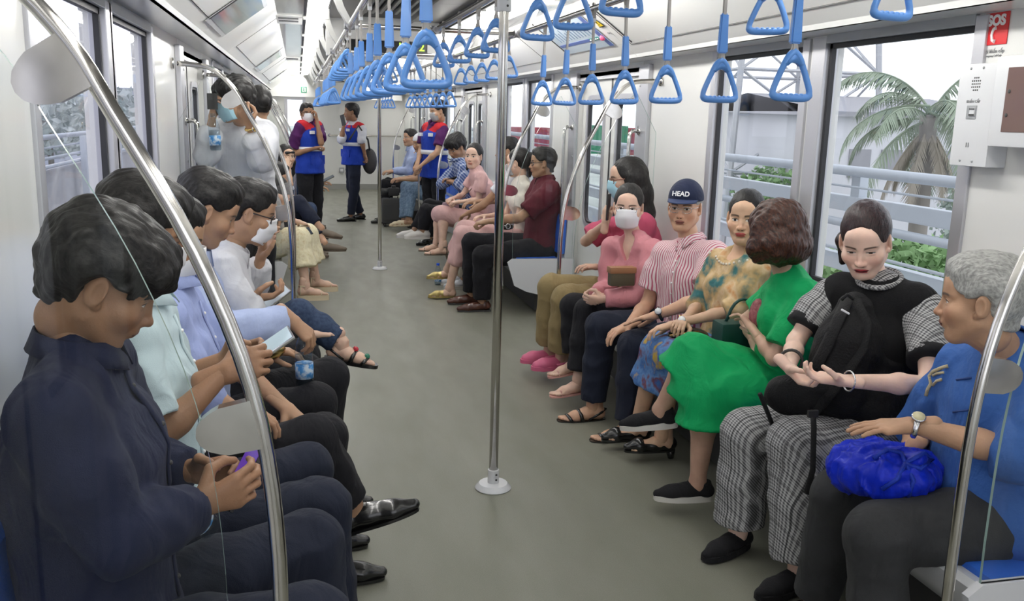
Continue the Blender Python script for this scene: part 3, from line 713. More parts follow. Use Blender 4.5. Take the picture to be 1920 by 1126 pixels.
# transmission tower
m_tow = mat('tower_steel', (.42, .43, .46), .6)
tw = thing('transmission_tower', 'tall grey lattice transmission tower outside the second window', 'tower')
def tower(cx, cy, z0, ht, w0, w1, lv):
    for sx in (-1, 1):
        for sy in (-1, 1): MB().tube([(cx + sx * w0, cy + sy * w0, z0), (cx + sx * w1, cy + sy * w1, z0 + ht)], .09, 6).build('leg', m_tow, tw)
    for k in range(lv):
        t0, t1 = k / lv, (k + 1) / lv; a = w0 + (w1 - w0) * t0; b = w0 + (w1 - w0) * t1; za, zb = z0 + ht * t0, z0 + ht * t1
        br = MB()
        for (ux, uy, vx2, vy2) in ((-1, -1, 1, -1), (1, -1, 1, 1), (1, 1, -1, 1), (-1, 1, -1, -1)):
            br.tube([(cx + ux * a, cy + uy * a, za), (cx + vx2 * b, cy + vy2 * b, zb)], .045, 4); br.tube([(cx + vx2 * a, cy + vy2 * a, za), (cx + ux * b, cy + uy * b, zb)], .045, 4)
            br.tube([(cx + ux * b, cy + uy * b, zb), (cx + vx2 * b, cy + vy2 * b, zb)], .05, 4)
        br.build('bracing', m_tow, tw)
p = at(1440, 240, Y=26); tower(p.x, 26, -8.5, 26, 3.0, 1.2, 9)
# palm
pm = thing('palm_tree', 'tall coconut palm with drooping fronds outside the near window', 'palm')
m_trunk = mat('palm_trunk', (.26, .24, .22), .9, bump=.4, bscale=10); m_frond = mat('palm_frond_hazed', (.22, .27, .20), .7, var=.35, vscale=2); m_fdry = mat('palm_dry', (.34, .30, .25), .8)  # frond green is paled and greyed, air haze mixed into the colour
pc = at(1742, 215, Y=12.0)
MB().tube([(pc.x + .35, pc.y + .2, -8.5), (pc.x + .1, pc.y, -3), (pc.x, pc.y, pc.z)], [.22, .17, .13], 10).build('trunk', m_trunk, pm, True)
rnd = random.Random(3)
def frond(base, az, el, L, m, droop=1.0, lw=.34):
    mb = MB(); N = 16; d = Vector((math.cos(az), math.sin(az), 0)); p = Vector(base); e = el; pts = []
    for i in range(N + 1):
        pts.append(p.copy()); p = p + (d * math.cos(e) + Vector((0, 0, 1)) * math.sin(e)) * (L / N); e -= droop * (1.9 / N) * (.5 + i / N)
    mb.tube(pts, [.022 * (1 - .8 * i / N) for i in range(N + 1)], 5)
    sd = d.cross(Vector((0, 0, 1)))
    for i in range(2, N):
        t = (pts[i + 1] - pts[i - 1]).normalized()
        for sg in (-1, 1):
            for kk in range(3):
                q = pts[i] + (pts[i + 1] - pts[i]) * (kk / 3); ln = lw * math.sin(PI * (i + kk / 3) / (N + .6)) ** .6 * rnd.uniform(.85, 1.1)
                w = (sd * sg * .8 + t * .55 + Vector((0, 0, -.45 - rnd.random() * .5))).normalized(); a = t * .016
                mid = q + w * ln * .5 + Vector((0, 0, -.02)); tip = q + w * ln + Vector((0, 0, -.06))
                mb.add([q - a, q + a, mid + a * .9, tip, mid - a * .9], [(0, 1, 2, 4), (4, 2, 3)])
    return mb.build('frond', m, pm)
for k in range(17):
    az = k * 2.399 + rnd.uniform(-.2, .2); el = rnd.choice([1.25, .95, .65, .35, .05, -.25]); frond(pc + Vector((0, 0, rnd.uniform(-.1, .15))), az, el, rnd.uniform(1.5, 2.0), m_frond, rnd.uniform(.8, 1.2))
for k in range(7): frond(pc - Vector((0, 0, .15)), k * .95, -.9, rnd.uniform(1.1, 1.6), m_fdry, .35, .26)
# foliage masses, containers, sheds, skyline
def foliage(name, label, c, r, n, m, leaf=.12, seed=1):
    rn = np.random.default_rng(seed); u = rn.normal(size=(n, 3)); u /= np.linalg.norm(u, axis=1)[:, None]; p = u * (rn.random(n) ** .33)[:, None] * np.array(r) + np.array(c)
    a = rn.normal(size=(n, 3)); a /= np.linalg.norm(a, axis=1)[:, None]; b = np.cross(a, rn.normal(size=(n, 3))); b /= np.linalg.norm(b, axis=1)[:, None]
    s = leaf * (.6 + .8 * rn.random(n))[:, None]; v = np.stack([p - a * s, p + b * s * .5, p + a * s, p - b * s * .5], 1).reshape(-1, 3)
    me = bpy.data.meshes.new(name); me.from_pydata(v.tolist(), [], [(4 * i, 4 * i + 1, 4 * i + 2, 4 * i + 3) for i in range(n)])
    t = thing(name, label, 'tree')
    o = link('foliage', me, m, t)
    o['kind'] = 'stuff'
    MB().tube([(c[0], c[1], -8.5), (c[0], c[1], c[2])], [.3, .15], 8).build('trunk', m_trunk, t, True)
    return o
m_leaf = mat('leaf_green', (.22, .36, .16), .7, var=.3, vscale=1.5); m_leaf2 = mat('leaf_haze', (.34, .40, .36), .8, var=.3, vscale=1)  # both leaf colours lightened to stand in for distance haze
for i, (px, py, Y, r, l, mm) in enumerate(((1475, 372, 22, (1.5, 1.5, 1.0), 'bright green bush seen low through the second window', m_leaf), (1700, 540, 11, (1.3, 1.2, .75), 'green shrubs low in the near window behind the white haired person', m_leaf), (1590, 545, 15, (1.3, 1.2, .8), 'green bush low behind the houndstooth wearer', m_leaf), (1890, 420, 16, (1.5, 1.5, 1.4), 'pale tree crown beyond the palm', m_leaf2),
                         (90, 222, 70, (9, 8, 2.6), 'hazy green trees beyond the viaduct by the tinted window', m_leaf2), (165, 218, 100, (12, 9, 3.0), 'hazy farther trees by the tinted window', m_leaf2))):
    p = at(px, py, Y=Y); foliage('broadleaf_tree', l, tuple(p), r, 3200, mm if Y < 30 else mat('leaf_far_hazed', (.42, .46, .46), .8, var=.15, vscale=.6), .09 if Y < 30 else .35, i)  # farthest leaves get a grey tint that imitates haze
def block(name, label, cat, px, py_top, Y, w, h, d, m, extra=None):
    p = at(px, py_top, Y=Y); t = thing(name, label, cat, (p.x, Y, p.z))
    MB().box((-w / 2, 0, -h), (w / 2, d, 0), .02).build('body', m, t)
    return t
m_cg = mat('container_green', (.03, .22, .12), .6); m_cr = mat('container_red', (.30, .06, .08), .6); m_cw = mat('container_pale', (.6, .6, .62), .6)
def container(px, py, Y, m, lab):
    t = block('shipping_container', lab, 'container', px, py, Y, 6.1, 2.6, 2.4, m)
    rb = MB()
    for k in range(16): rb.box((-2.95 + k * .38, -.04, -2.5), (-2.8 + k * .38, .0, -.1))
    o = rb.build('rib', m, t); o['kind'] = 'stuff'
    return t
for i, (px, py, m, l) in enumerate(((1375, 236, m_cg, 'green container at the top of the stack, next to the tower'), (1440, 240, m_cg, 'second green container at the top of the stack'), (1385, 254, m_cr, 'dark red container in the middle of the stack'), (1450, 257, m_cr, 'second dark red container in the middle of the stack'), (1378, 271, m_cg, 'green container at the foot of the stack'), (1445, 276, m_cr, 'red container at the foot of the stack'), (1392, 288, m_cw, 'pale container lowest in the stack'), (968, 238, m_cr, 'red container seen through the farther bench window'), (1120, 235, m_cg, 'green container seen through the door glass'), (1185, 240, m_cr, 'red container seen through the other door glass'))):
    container(px, py, 55 + i * 3.2, m, l)
m_roof = mat('shed_roof', (.30, .30, .33), .8); m_bwall = mat('shed_wall', (.60, .60, .64), .8, var=.1, vscale=.5); m_orange = mat('roof_orange', (.62, .25, .13), .8)
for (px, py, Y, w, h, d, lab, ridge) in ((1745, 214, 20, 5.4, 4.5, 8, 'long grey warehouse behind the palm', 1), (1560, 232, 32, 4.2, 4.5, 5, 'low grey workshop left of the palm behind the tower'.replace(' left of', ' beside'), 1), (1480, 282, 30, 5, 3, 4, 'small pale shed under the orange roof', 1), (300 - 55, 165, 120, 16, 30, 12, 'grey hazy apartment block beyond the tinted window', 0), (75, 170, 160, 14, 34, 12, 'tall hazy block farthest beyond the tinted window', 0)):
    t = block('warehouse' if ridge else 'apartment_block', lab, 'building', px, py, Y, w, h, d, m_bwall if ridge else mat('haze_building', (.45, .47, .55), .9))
    if ridge:
        MB().add([(-w / 2 - .3, -.3, 0), (w / 2 + .3, -.3, 0), (w / 2 + .3, d / 2, .5), (-w / 2 - .3, d / 2, .5), (-w / 2 - .3, -.3, -.12), (w / 2 + .3, -.3, -.12), (w / 2 + .3, d + .3, 0), (-w / 2 - .3, d + .3, 0)], [(0, 1, 2, 3), (0, 1, 5, 4), (3, 2, 6, 7), (4, 5, 6, 7)]).build('roof', m_roof, t)
        for k in range(6): MB().box((-w / 2 + .5 + k * w / 6, -.04, -1.6), (-w / 2 + 1.1 + k * w / 6, .02, -.9)).build('window', m_roof, t)
    else:
        for k in range(8):
            MB().box((-w / 2, -.1, -h + 3 + k * 3.4), (w / 2, 0, -h + 4.2 + k * 3.4)).build('window_band', m_roof, t)
t = block('orange_roof_shed', 'faded orange metal roof between the two near windows', 'building', 1500, 226, 26, 3.6, .25, 1.2, m_orange)
MB().box((-1.4, .3, -4), (1.4, 1.1, -.25)).build('wall', m_bwall, t)
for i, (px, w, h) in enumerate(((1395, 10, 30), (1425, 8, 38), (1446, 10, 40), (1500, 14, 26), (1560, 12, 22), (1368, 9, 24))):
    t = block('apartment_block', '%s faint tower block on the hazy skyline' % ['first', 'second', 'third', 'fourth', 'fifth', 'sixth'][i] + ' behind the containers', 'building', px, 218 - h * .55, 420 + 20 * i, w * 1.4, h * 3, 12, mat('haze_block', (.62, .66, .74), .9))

# ================================================================== implicit surfaces -> smooth meshes
def _ell(P, c, r, B=None):
    q = P - c
    if B is not None: q = q @ B
    k0 = np.sqrt(((q / r) ** 2).sum(-1)); k1 = np.sqrt(((q / (r * r)) ** 2).sum(-1)) + 1e-9
    return k0 * (k0 - 1) / k1
def _cone(P, a, b, ra, rb, cut=0, fl=None):
    if fl is not None:          # fl = (unit dir, factor >1 widens along dir)
        n, k = fl; P = P - (((P - a) @ n) * (1 - 1 / k))[..., None] * n; b = b - ((b - a) @ n) * (1 - 1 / k) * n
    d = b - a; L2 = float(d @ d) + 1e-12; t = ((P - a) @ d) / L2; tc = np.clip(t, 0, 1)
    s = np.sqrt((((P - a) - tc[..., None] * d) ** 2).sum(-1)) - (ra + (rb - ra) * tc)
    L = L2 ** .5
    if cut & 1: s = np.maximum(s, -t * L)
    if cut & 2: s = np.maximum(s, (t - 1) * L)
    return s
def V3(v): return np.array([float(x) for x in v])
class SDF:
    """grid of distances, each primitive evaluated only near itself"""
    def __init__(s, h): s.h = h; s.ops = []
    def cone(s, a, b, ra, rb=None, k=.02, cut=0, fl=None, sub=False):
        a, b = V3(a), V3(b); rb = ra if rb is None else rb; m = max(ra, rb) * (fl[1] if fl else 1) + k + 3 * s.h
        s.ops.append((np.minimum(a, b) - m, np.maximum(a, b) + m, lambda P: _cone(P, a, b, ra, rb, cut, fl), k, sub)); return s
    def ell(s, c, r, B=None, k=.02, sub=False):
        c, r = V3(c), V3(r); B = None if B is None else np.array(B, float); m = r.max() + k + 3 * s.h if B is not None else r + k + 3 * s.h
        s.ops.append((c - m, c + m, lambda P: _ell(P, c, r, B), k, sub)); return s
    def chain(s, pts, rad, **kw):
        for i in range(len(pts) - 1): 
            c = kw.get('cut', 0); c2 = (1 if (c & 1) and i == 0 else 0) | (2 if (c & 2) and i == len(pts) - 2 else 0)
            k2 = dict(kw); k2['cut'] = c2; s.cone(pts[i], pts[i + 1], rad[i], rad[i + 1], **k2)
        return s
    def half(s, fn, lo, hi, k=.005): s.ops.append((V3(lo), V3(hi), fn, k, True)); return s
    def mesh(s, name='body'):
        h = s.h; adds = [o for o in s.ops if not o[4]]
        lo = np.min([o[0] for o in adds], 0) - h; hi = np.max([o[1] for o in adds], 0) + h
        n = np.ceil((hi - lo) / h).astype(int) + 1; S = np.full(n, .08, np.float32)
        ax = [lo[i] + h * np.arange(n[i]) for i in range(3)]
        for (a, b, fn, k, sub) in s.ops:
            i0 = np.clip(((a - lo) / h).astype(int), 0, n - 1); i1 = np.clip(((b - lo) / h).astype(int) + 2, 0, n)
            if (i1 <= i0).any(): continue
            sl = tuple(slice(i0[j], i1[j]) for j in range(3))
            P = np.stack(np.meshgrid(ax[0][sl[0]], ax[1][sl[1]], ax[2][sl[2]], indexing='ij'), -1)
            d = fn(P); cur = S[sl]
            if sub: d = -d; hh = np.clip(.5 + .5 * (d - cur) / k, 0, 1); S[sl] = cur + (d - cur) * hh + k * hh * (1 - hh)
            else: hh = np.clip(.5 + .5 * (cur - d) / k, 0, 1); S[sl] = cur + (d - cur) * hh - k * hh * (1 - hh)
        return surfnet(S, lo, h)
def surfnet(S, lo, h):
    I = S < 0; nx, ny, nz = S.shape
    c = [I[i:nx - 1 + i, j:ny - 1 + j, k:nz - 1 + k] for i in (0, 1) for j in (0, 1) for k in (0, 1)]
    cnt = sum(x.astype(np.int8) for x in c); A = (cnt > 0) & (cnt < 8); idx = np.argwhere(A)
    ids = np.full(A.shape, -1, np.int64); ids[A] = np.arange(len(idx))
    acc = np.zeros((len(idx), 3)); num = np.zeros(len(idx)); X, Y, Z = idx.T
    for (o, axis) in [((0, j, k), 0) for j in (0, 1) for k in (0, 1)] + [((i, 0, k), 1) for i in (0, 1) for k in (0, 1)] + [((i, j, 0), 2) for i in (0, 1) for j in (0, 1)]:
        e = [0, 0, 0]; e[axis] = 1
        a = S[X + o[0], Y + o[1], Z + o[2]]; b = S[X + o[0] + e[0], Y + o[1] + e[1], Z + o[2] + e[2]]
        m = (a < 0) != (b < 0); t = np.where(m, a / (a - b + 1e-12), 0)
        p = np.array(o, float)[None].repeat(len(idx), 0); p[:, axis] += t; acc[m] += p[m]; num[m] += 1
    v = lo + (idx + acc / np.maximum(num, 1)[:, None]) * h
    F_ = []
    for axis in range(3):
        sl0 = [slice(1, -1)] * 3; sl0[axis] = slice(0, -1); sl1 = list(sl0); sl1[axis] = slice(1, None)
        a = I[tuple(sl0)]; b = I[tuple(sl1)]; e = np.argwhere(a != b); off = np.array([1, 1, 1]); off[axis] = 0; e = e + off
        u, w = [(1, 2), (2, 0), (0, 1)][axis]; du = np.zeros(3, int); du[u] = 1; dw = np.zeros(3, int); dw[w] = 1
        q = [ids[tuple((e - d).T)] for d in (du + dw, dw, du * 0, du)]
        q = np.stack(q, 1); ins = I[tuple(e.T)]; q[~ins] = q[~ins][:, ::-1]; F_.append(q)
    f = np.concatenate(F_); f = f[(f >= 0).all(1)]
    return v, f
_rl = np.random.default_rng(5).random((32, 32, 32)).astype(np.float32)
def vnoise(P, sc):
    q = P * sc; i = np.floor(q).astype(int); f = q - i; f = f * f * (3 - 2 * f); o = 0
    for a in (0, 1):
        for b in (0, 1):
            for c in (0, 1):
                o = o + _rl[(i[:, 0] + a) & 31, (i[:, 1] + b) & 31, (i[:, 2] + c) & 31] * (f[:, 0] if a else 1 - f[:, 0]) * (f[:, 1] if b else 1 - f[:, 1]) * (f[:, 2] if c else 1 - f[:, 2])
    return o - .5
def vnormals(v, f):
    n = np.zeros_like(v); a = np.cross(v[f[:, 2]] - v[f[:, 0]], v[f[:, 3]] - v[f[:, 1]])
    for k in range(4): np.add.at(n, f[:, k], a)
    return n / (np.linalg.norm(n, axis=1)[:, None] + 1e-12)
def smooth(v, f, it=1, lam=.5):
    for _ in range(it):
        s = np.zeros_like(v); c = np.zeros(len(v))
        for a, b in ((0, 1), (1, 2), (2, 3), (3, 0)):
            np.add.at(s, f[:, a], v[f[:, b]]); np.add.at(c, f[:, a], 1); np.add.at(s, f[:, b], v[f[:, a]]); np.add.at(c, f[:, b], 1)
        v = v + lam * (s / np.maximum(c, 1)[:, None] - v)
    return v
def wrinkle(v, f, amp, seed=0., stretch=(1, 1, 1)):
    n = vnormals(v, f); P = v * np.array(stretch) + seed
    w = vnoise(P + vnoise(P, 9)[:, None] * .08, 11); r = 1 - np.abs(w) * 4; r = np.clip(r, 0, 1)
    w2 = vnoise(P, 26)
    return v + n * (amp * (r * .9 - .35) + amp * .5 * w2)[:, None]
def np_mesh(name, v, f, mats, hp=None):
    me = bpy.data.meshes.new(name); n = len(v); m = len(f)
    me.vertices.add(n); me.vertices.foreach_set('co', v.astype(np.float32).ravel()); me.loops.add(4 * m); me.loops.foreach_set('vertex_index', f.astype(np.int32).ravel())
    me.polygons.add(m); me.polygons.foreach_set('loop_start', np.arange(0, 4 * m, 4, dtype=np.int32)); me.polygons.foreach_set('loop_total', np.full(m, 4, np.int32))
    me.polygons.foreach_set('use_smooth', np.ones(m, bool)); me.update(calc_edges=True); me.validate()
    for x in (mats if isinstance(mats, (list, tuple)) else [mats]): me.materials.append(x)
    if hp is not None:
        at_ = me.attributes.new('hp', 'FLOAT_VECTOR', 'POINT'); at_.data.foreach_set('vector', hp.astype(np.float32).ravel())
    return me

# ------------------------------------------------------------------ node expression helper and skin
class E:
    nt = None
    def __init__(s, sock): s.s = sock
    @staticmethod
    def op(o, a, b=None, clamp=False):
        n = E.nt.nodes.new('ShaderNodeMath'); n.operation = o; n.use_clamp = clamp
        for i, x in enumerate((a, b)):
            if x is None: continue
            if isinstance(x, E): E.nt.links.new(x.s, n.inputs[i])
            else: n.inputs[i].default_value = x
        return E(n.outputs[0])
    def __add__(s, o): return E.op('ADD', s, o)
    def __sub__(s, o): return E.op('SUBTRACT', s, o)
    def __rsub__(s, o): return E.op('SUBTRACT', o, s)
    def __mul__(s, o): return E.op('MULTIPLY', s, o)
    def __abs__(s): return E.op('ABSOLUTE', s)
    def sq(s): return E.op('MULTIPLY', s, s)
    def step(s, w): # smooth 0..1 when value passes 0 by w
        return E.op('MULTIPLY_ADD', s, 1 / w) if False else E.op('ADD', s * (1 / w), .5, True)
def mixc(a, b, f):
    n = E.nt.nodes.new('ShaderNodeMixRGB')
    for i, x in ((1, a), (2, b)):
        if isinstance(x, tuple): n.inputs[i].default_value = (*x, 1)
        else: E.nt.links.new(x, n.inputs[i])
    E.nt.links.new(f.s, n.inputs[0]); return n.outputs[0]
def skin_mat(skin, lip=(.36, .13, .11), brow=(.03, .02, .018), eye=.0052, mouth=0., gaze=0., spots=0., key=''):
    nm = 'skin_%s_%s_%s_%s_%s' % (skin, lip, brow, eye, mouth)
    if nm in MATS: return MATS[nm]
    m = bpy.data.materials.new('skin'); m.use_nodes = True; nt = m.node_tree; E.nt = nt; b = nt.nodes['Principled BSDF']
    b.inputs['Roughness'].default_value = .48; b.inputs['Specular IOR Level'].default_value = .35
    b.inputs['Subsurface Weight'].default_value = .12; b.inputs['Subsurface Radius'].default_value = (.012, .005, .003); b.inputs['Subsurface Scale'].default_value = 1.
    at_ = nt.nodes.new('ShaderNodeAttribute'); at_.attribute_name = 'hp'; sp = nt.nodes.new('ShaderNodeSeparateXYZ'); nt.links.new(at_.outputs['Vector'], sp.inputs[0])
    x = abs(E(sp.outputs[0])); xs = E(sp.outputs[0]); y = E(sp.outputs[1]); z = E(sp.outputs[2])
    tc = nt.nodes.new('ShaderNodeTexCoord'); nz = nt.nodes.new('ShaderNodeTexNoise'); nz.inputs['Scale'].default_value = 14; nz.inputs['Detail'].default_value = 4; nt.links.new(tc.outputs['Object'], nz.inputs[0])
    N = E(nz.outputs[0])
    col = mixc(tuple(c * .88 for c in skin), tuple(min(1, c * 1.1) for c in skin), (N - .5).step(.35))
    red = (skin[0] * .98, skin[1] * .74, skin[2] * .70)
    front = (y - .045).step(.02)
    ck = (1. - ((x - .042) * 42).sq() - ((z + .035) * 40).sq()).step(1.6) * .45 * front   # cheeks
    col = mixc(col, red, ck)
    ns = (1. - (x * 55).sq() - ((z + .03) * 50).sq()).step(1.5) * .35 * front
    col = mixc(col, red, ns)
    # lips
    up = 1. - (x * (1 / .0245)).sq() - ((z + .0625) * (1 / .0075)).sq()
    lo = 1. - (x * (1 / .020)).sq() - ((z + .0695) * (1 / .0085)).sq()
    lp = E.op('MAXIMUM', up, lo).step(.35) * front
    col = mixc(col, lip, lp)
    ln = (.0011 + mouth - abs(z + (.0655) - x.sq() * 4)).step(.0012) * (.0225 - x).step(.004) * front
    col = mixc(col, (.06, .015, .012), ln * .85)
    # nostrils
    nn = (1. - ((x - .0075) * 220).sq() - ((z + .0435) * 300).sq()).step(.6) * (y - .08).step(.01)
    col = mixc(col, (.08, .03, .02), nn * .8)
    # brows
    br = (.0042 - abs(z - .0225 + (x - .030).sq() * 7 - (x - .03) * .05) * 1.0 - (x - .014) * .03).step(.0028) * (x - .0125).step(.006) * (.052 - x).step(.010) * front
    col = mixc(col, brow, br * .85)
    # eye
    u = (x - .0315) * (1 / .0145); w = z * (1 / eye)
    ee = 1. - u.sq() - (w * w) ; em = ee.step(.22) * front
    lid = (1. - u.sq() * .9 - ((z - .0018) * (1 / (eye + .0016))).sq()).step(.25) * (1. - em) * (z + .0005).step(.001) * front
    crease = (.0009 - abs(z - .0105 + (x - .0315).sq() * 14)).step(.0014) * (.017 - abs(x - .0315)).step(.006) * front
    col = mixc(col, tuple(c * .5 for c in skin), crease * .6)
    bag = (.001 - abs(z + .0095 - (x - .0315).sq() * 10)).step(.0022) * (.015 - abs(x - .0315)).step(.006) * front
    col = mixc(col, tuple(c * .62 for c in skin), bag * .45)
    col = mixc(col, (.62, .58, .55), em)
    ir = (.0062 - E.op('SQRT', (x - .0315 - (xs * gaze if False else 0.)).sq() + (z - .0004).sq())).step(.0012) * em
    col = mixc(col, (.018, .010, .007), ir)
    col = mixc(col, (.02, .014, .012), lid * .9)
    nt.links.new(col, b.inputs['Base Color'])
    bp = nt.nodes.new('ShaderNodeBump'); bp.inputs['Strength'].default_value = .12; bp.inputs['Distance'].default_value = .004
    n2 = nt.nodes.new('ShaderNodeTexNoise'); n2.inputs['Scale'].default_value = 220; nt.links.new(tc.outputs['Object'], n2.inputs[0]); nt.links.new(n2.outputs[0], bp.inputs['Height']); nt.links.new(bp.outputs[0], b.inputs['Normal'])
    MATS[nm] = m; return m
def hair_mat(nm, c1, c2=None, rough=.38):
    if nm in MATS: return MATS[nm]
    m = bpy.data.materials.new(nm); m.use_nodes = True; nt = m.node_tree; b = nt.nodes['Principled BSDF']; b.inputs['Roughness'].default_value = rough; b.inputs['Specular IOR Level'].default_value = .35
    at_ = nt.nodes.new('ShaderNodeAttribute'); at_.attribute_name = 'hp'
    mp = nt.nodes.new('ShaderNodeMapping'); mp.inputs['Scale'].default_value = (1, .28, .28); nt.links.new(at_.outputs['Vector'], mp.inputs[0])
    n1 = nt.nodes.new('ShaderNodeTexNoise'); n1.inputs['Scale'].default_value = 330; n1.inputs['Detail'].default_value = 4; nt.links.new(mp.outputs[0], n1.inputs[0])
    r = nt.nodes.new('ShaderNodeValToRGB'); r.color_ramp.elements[0].position = .35; r.color_ramp.elements[1].position = .68
    r.color_ramp.elements[0].color = (*c1, 1); r.color_ramp.elements[1].color = (*(c2 or tuple(c * 2.2 for c in c1)), 1); nt.links.new(n1.outputs[0], r.inputs[0]); nt.links.new(r.outputs[0], b.inputs['Base Color'])
    bp = nt.nodes.new('ShaderNodeBump'); bp.inputs['Strength'].default_value = .38; bp.inputs['Distance'].default_value = .005; nt.links.new(n1.outputs[0], bp.inputs['Height']); nt.links.new(bp.outputs[0], b.inputs['Normal'])
    MATS[nm] = m; return m
HB = hair_mat('hair_black', (.006, .0055, .0055), (.020, .018, .017), .5); HBR = hair_mat('hair_brown', (.016, .008, .006), (.085, .028, .014)); HG = hair_mat('hair_grey', (.24, .24, .23), (.46, .46, .44), .55); HR = hair_mat('hair_dark_plum', (.010, .008, .009), (.045, .02, .022))

# ------------------------------------------------------------------ head template (face looks to +Y, eye line z=0)
def head_template(h, kind):
    s = SDF(h); f = kind == 'f'; o = kind == 'o'
    jw = .052 if f else .058
    s.ell((0, -.018, .030), (.0755, .096, .088), k=.02)
    s.ell((0, .010, -.03), (.064, .070, .078), k=.03)
    s.ell((0, .045, -.045), (.050, .040, .055), k=.03)
    s.ell((0, .060, -.098), (.021 if f else .026, .020, .016), k=.03)
    for x in (-1, 1):
        s.cone((x * jw, .0, -.055), (x * .020, .055, -.098), .016, .014, k=.03)
        s.ell((x * .044, .052, -.028), (.024, .024, .022), k=.025)
        s.cone((x * .012, .0775, .019), (x * .046, .062, .020), .0085, k=.014)
    s.ell((0, .062, .045), (.052, .022, .035), k=.02)
    for x in (-1, 1):
        s.ell((x * .0315, .093, .0015), (.019, .018, .0125), k=.012, sub=True)
        s.ell((x * .0315, .0625, -.0005), (.0175, .0165, .0155), k=.004)
        s.cone((x * .019, .0775, .0068), (x * .045, .069, .0055), .0034, .003, k=.006)
        s.cone((x * .020, .0765, -.0085), (x * .043, .069, -.0075), .003, k=.008)
    s.cone((0, .079, .010), (0, .0985, -.030), .0065, .0085, k=.012)
    s.ell((0, .1005, -.034), (.0105, .0105, .0095), k=.008)
    for x in (-1, 1): s.ell((x * .0125, .0915, -.0365), (.0075, .0095, .0075), k=.007)
    s.ell((0, .083, -.058), (.028, .012, .016), k=.012)
    s.cone((-.019, .0825, -.0625), (0, .0905, -.0605), .0038, .0052, k=.005); s.cone((.019, .0825, -.0625), (0, .0905, -.0605), .0038, .0052, k=.005)
    s.cone((-.015, .0825, -.0695), (.015, .0825, -.0695), .0048, k=.005); s.ell((0, .0875, -.0695), (.013, .0055, .0055), k=.005)
    s.cone((-.024, .088, -.0655), (.024, .088, -.0655), .0012, k=.002, sub=True)
    s.ell((0, .089, -.082), (.018, .008, .007), k=.008, sub=True)
    if o:
        for x in (-1, 1): s.cone((x * .028, .089, -.038), (x * .034, .077, -.068), .002, k=.006, sub=True)
    for x in (-1, 1):   # ears
        B = np.array([[math.cos(.35), x * math.sin(.35), 0], [-x * math.sin(.35), math.cos(.35), 0], [0, 0, 1]])
        s.ell((x * .080, -.008, -.006), (.0075, .019, .031), B=B, k=.006)
        s.ell((x * .0885, -.002, -.004), (.006, .011, .020), B=B, k=.005, sub=True)
        s.ell((x * .0755, .004, -.030), (.007, .009, .010), k=.006)
    r = .044 if f else .053
    s.cone((0, -.022, -.04), (0, -.028, -.095), r, r, k=.03)
    v, f_ = s.mesh(); v = smooth(v, f_, 1, .3)
    return v, f_
_HT = {}
def head_t(kind, h):
    k = (kind, h)
    if k not in _HT: _HT[k] = head_template(h, kind)
    return _HT[k]
_HS = {}
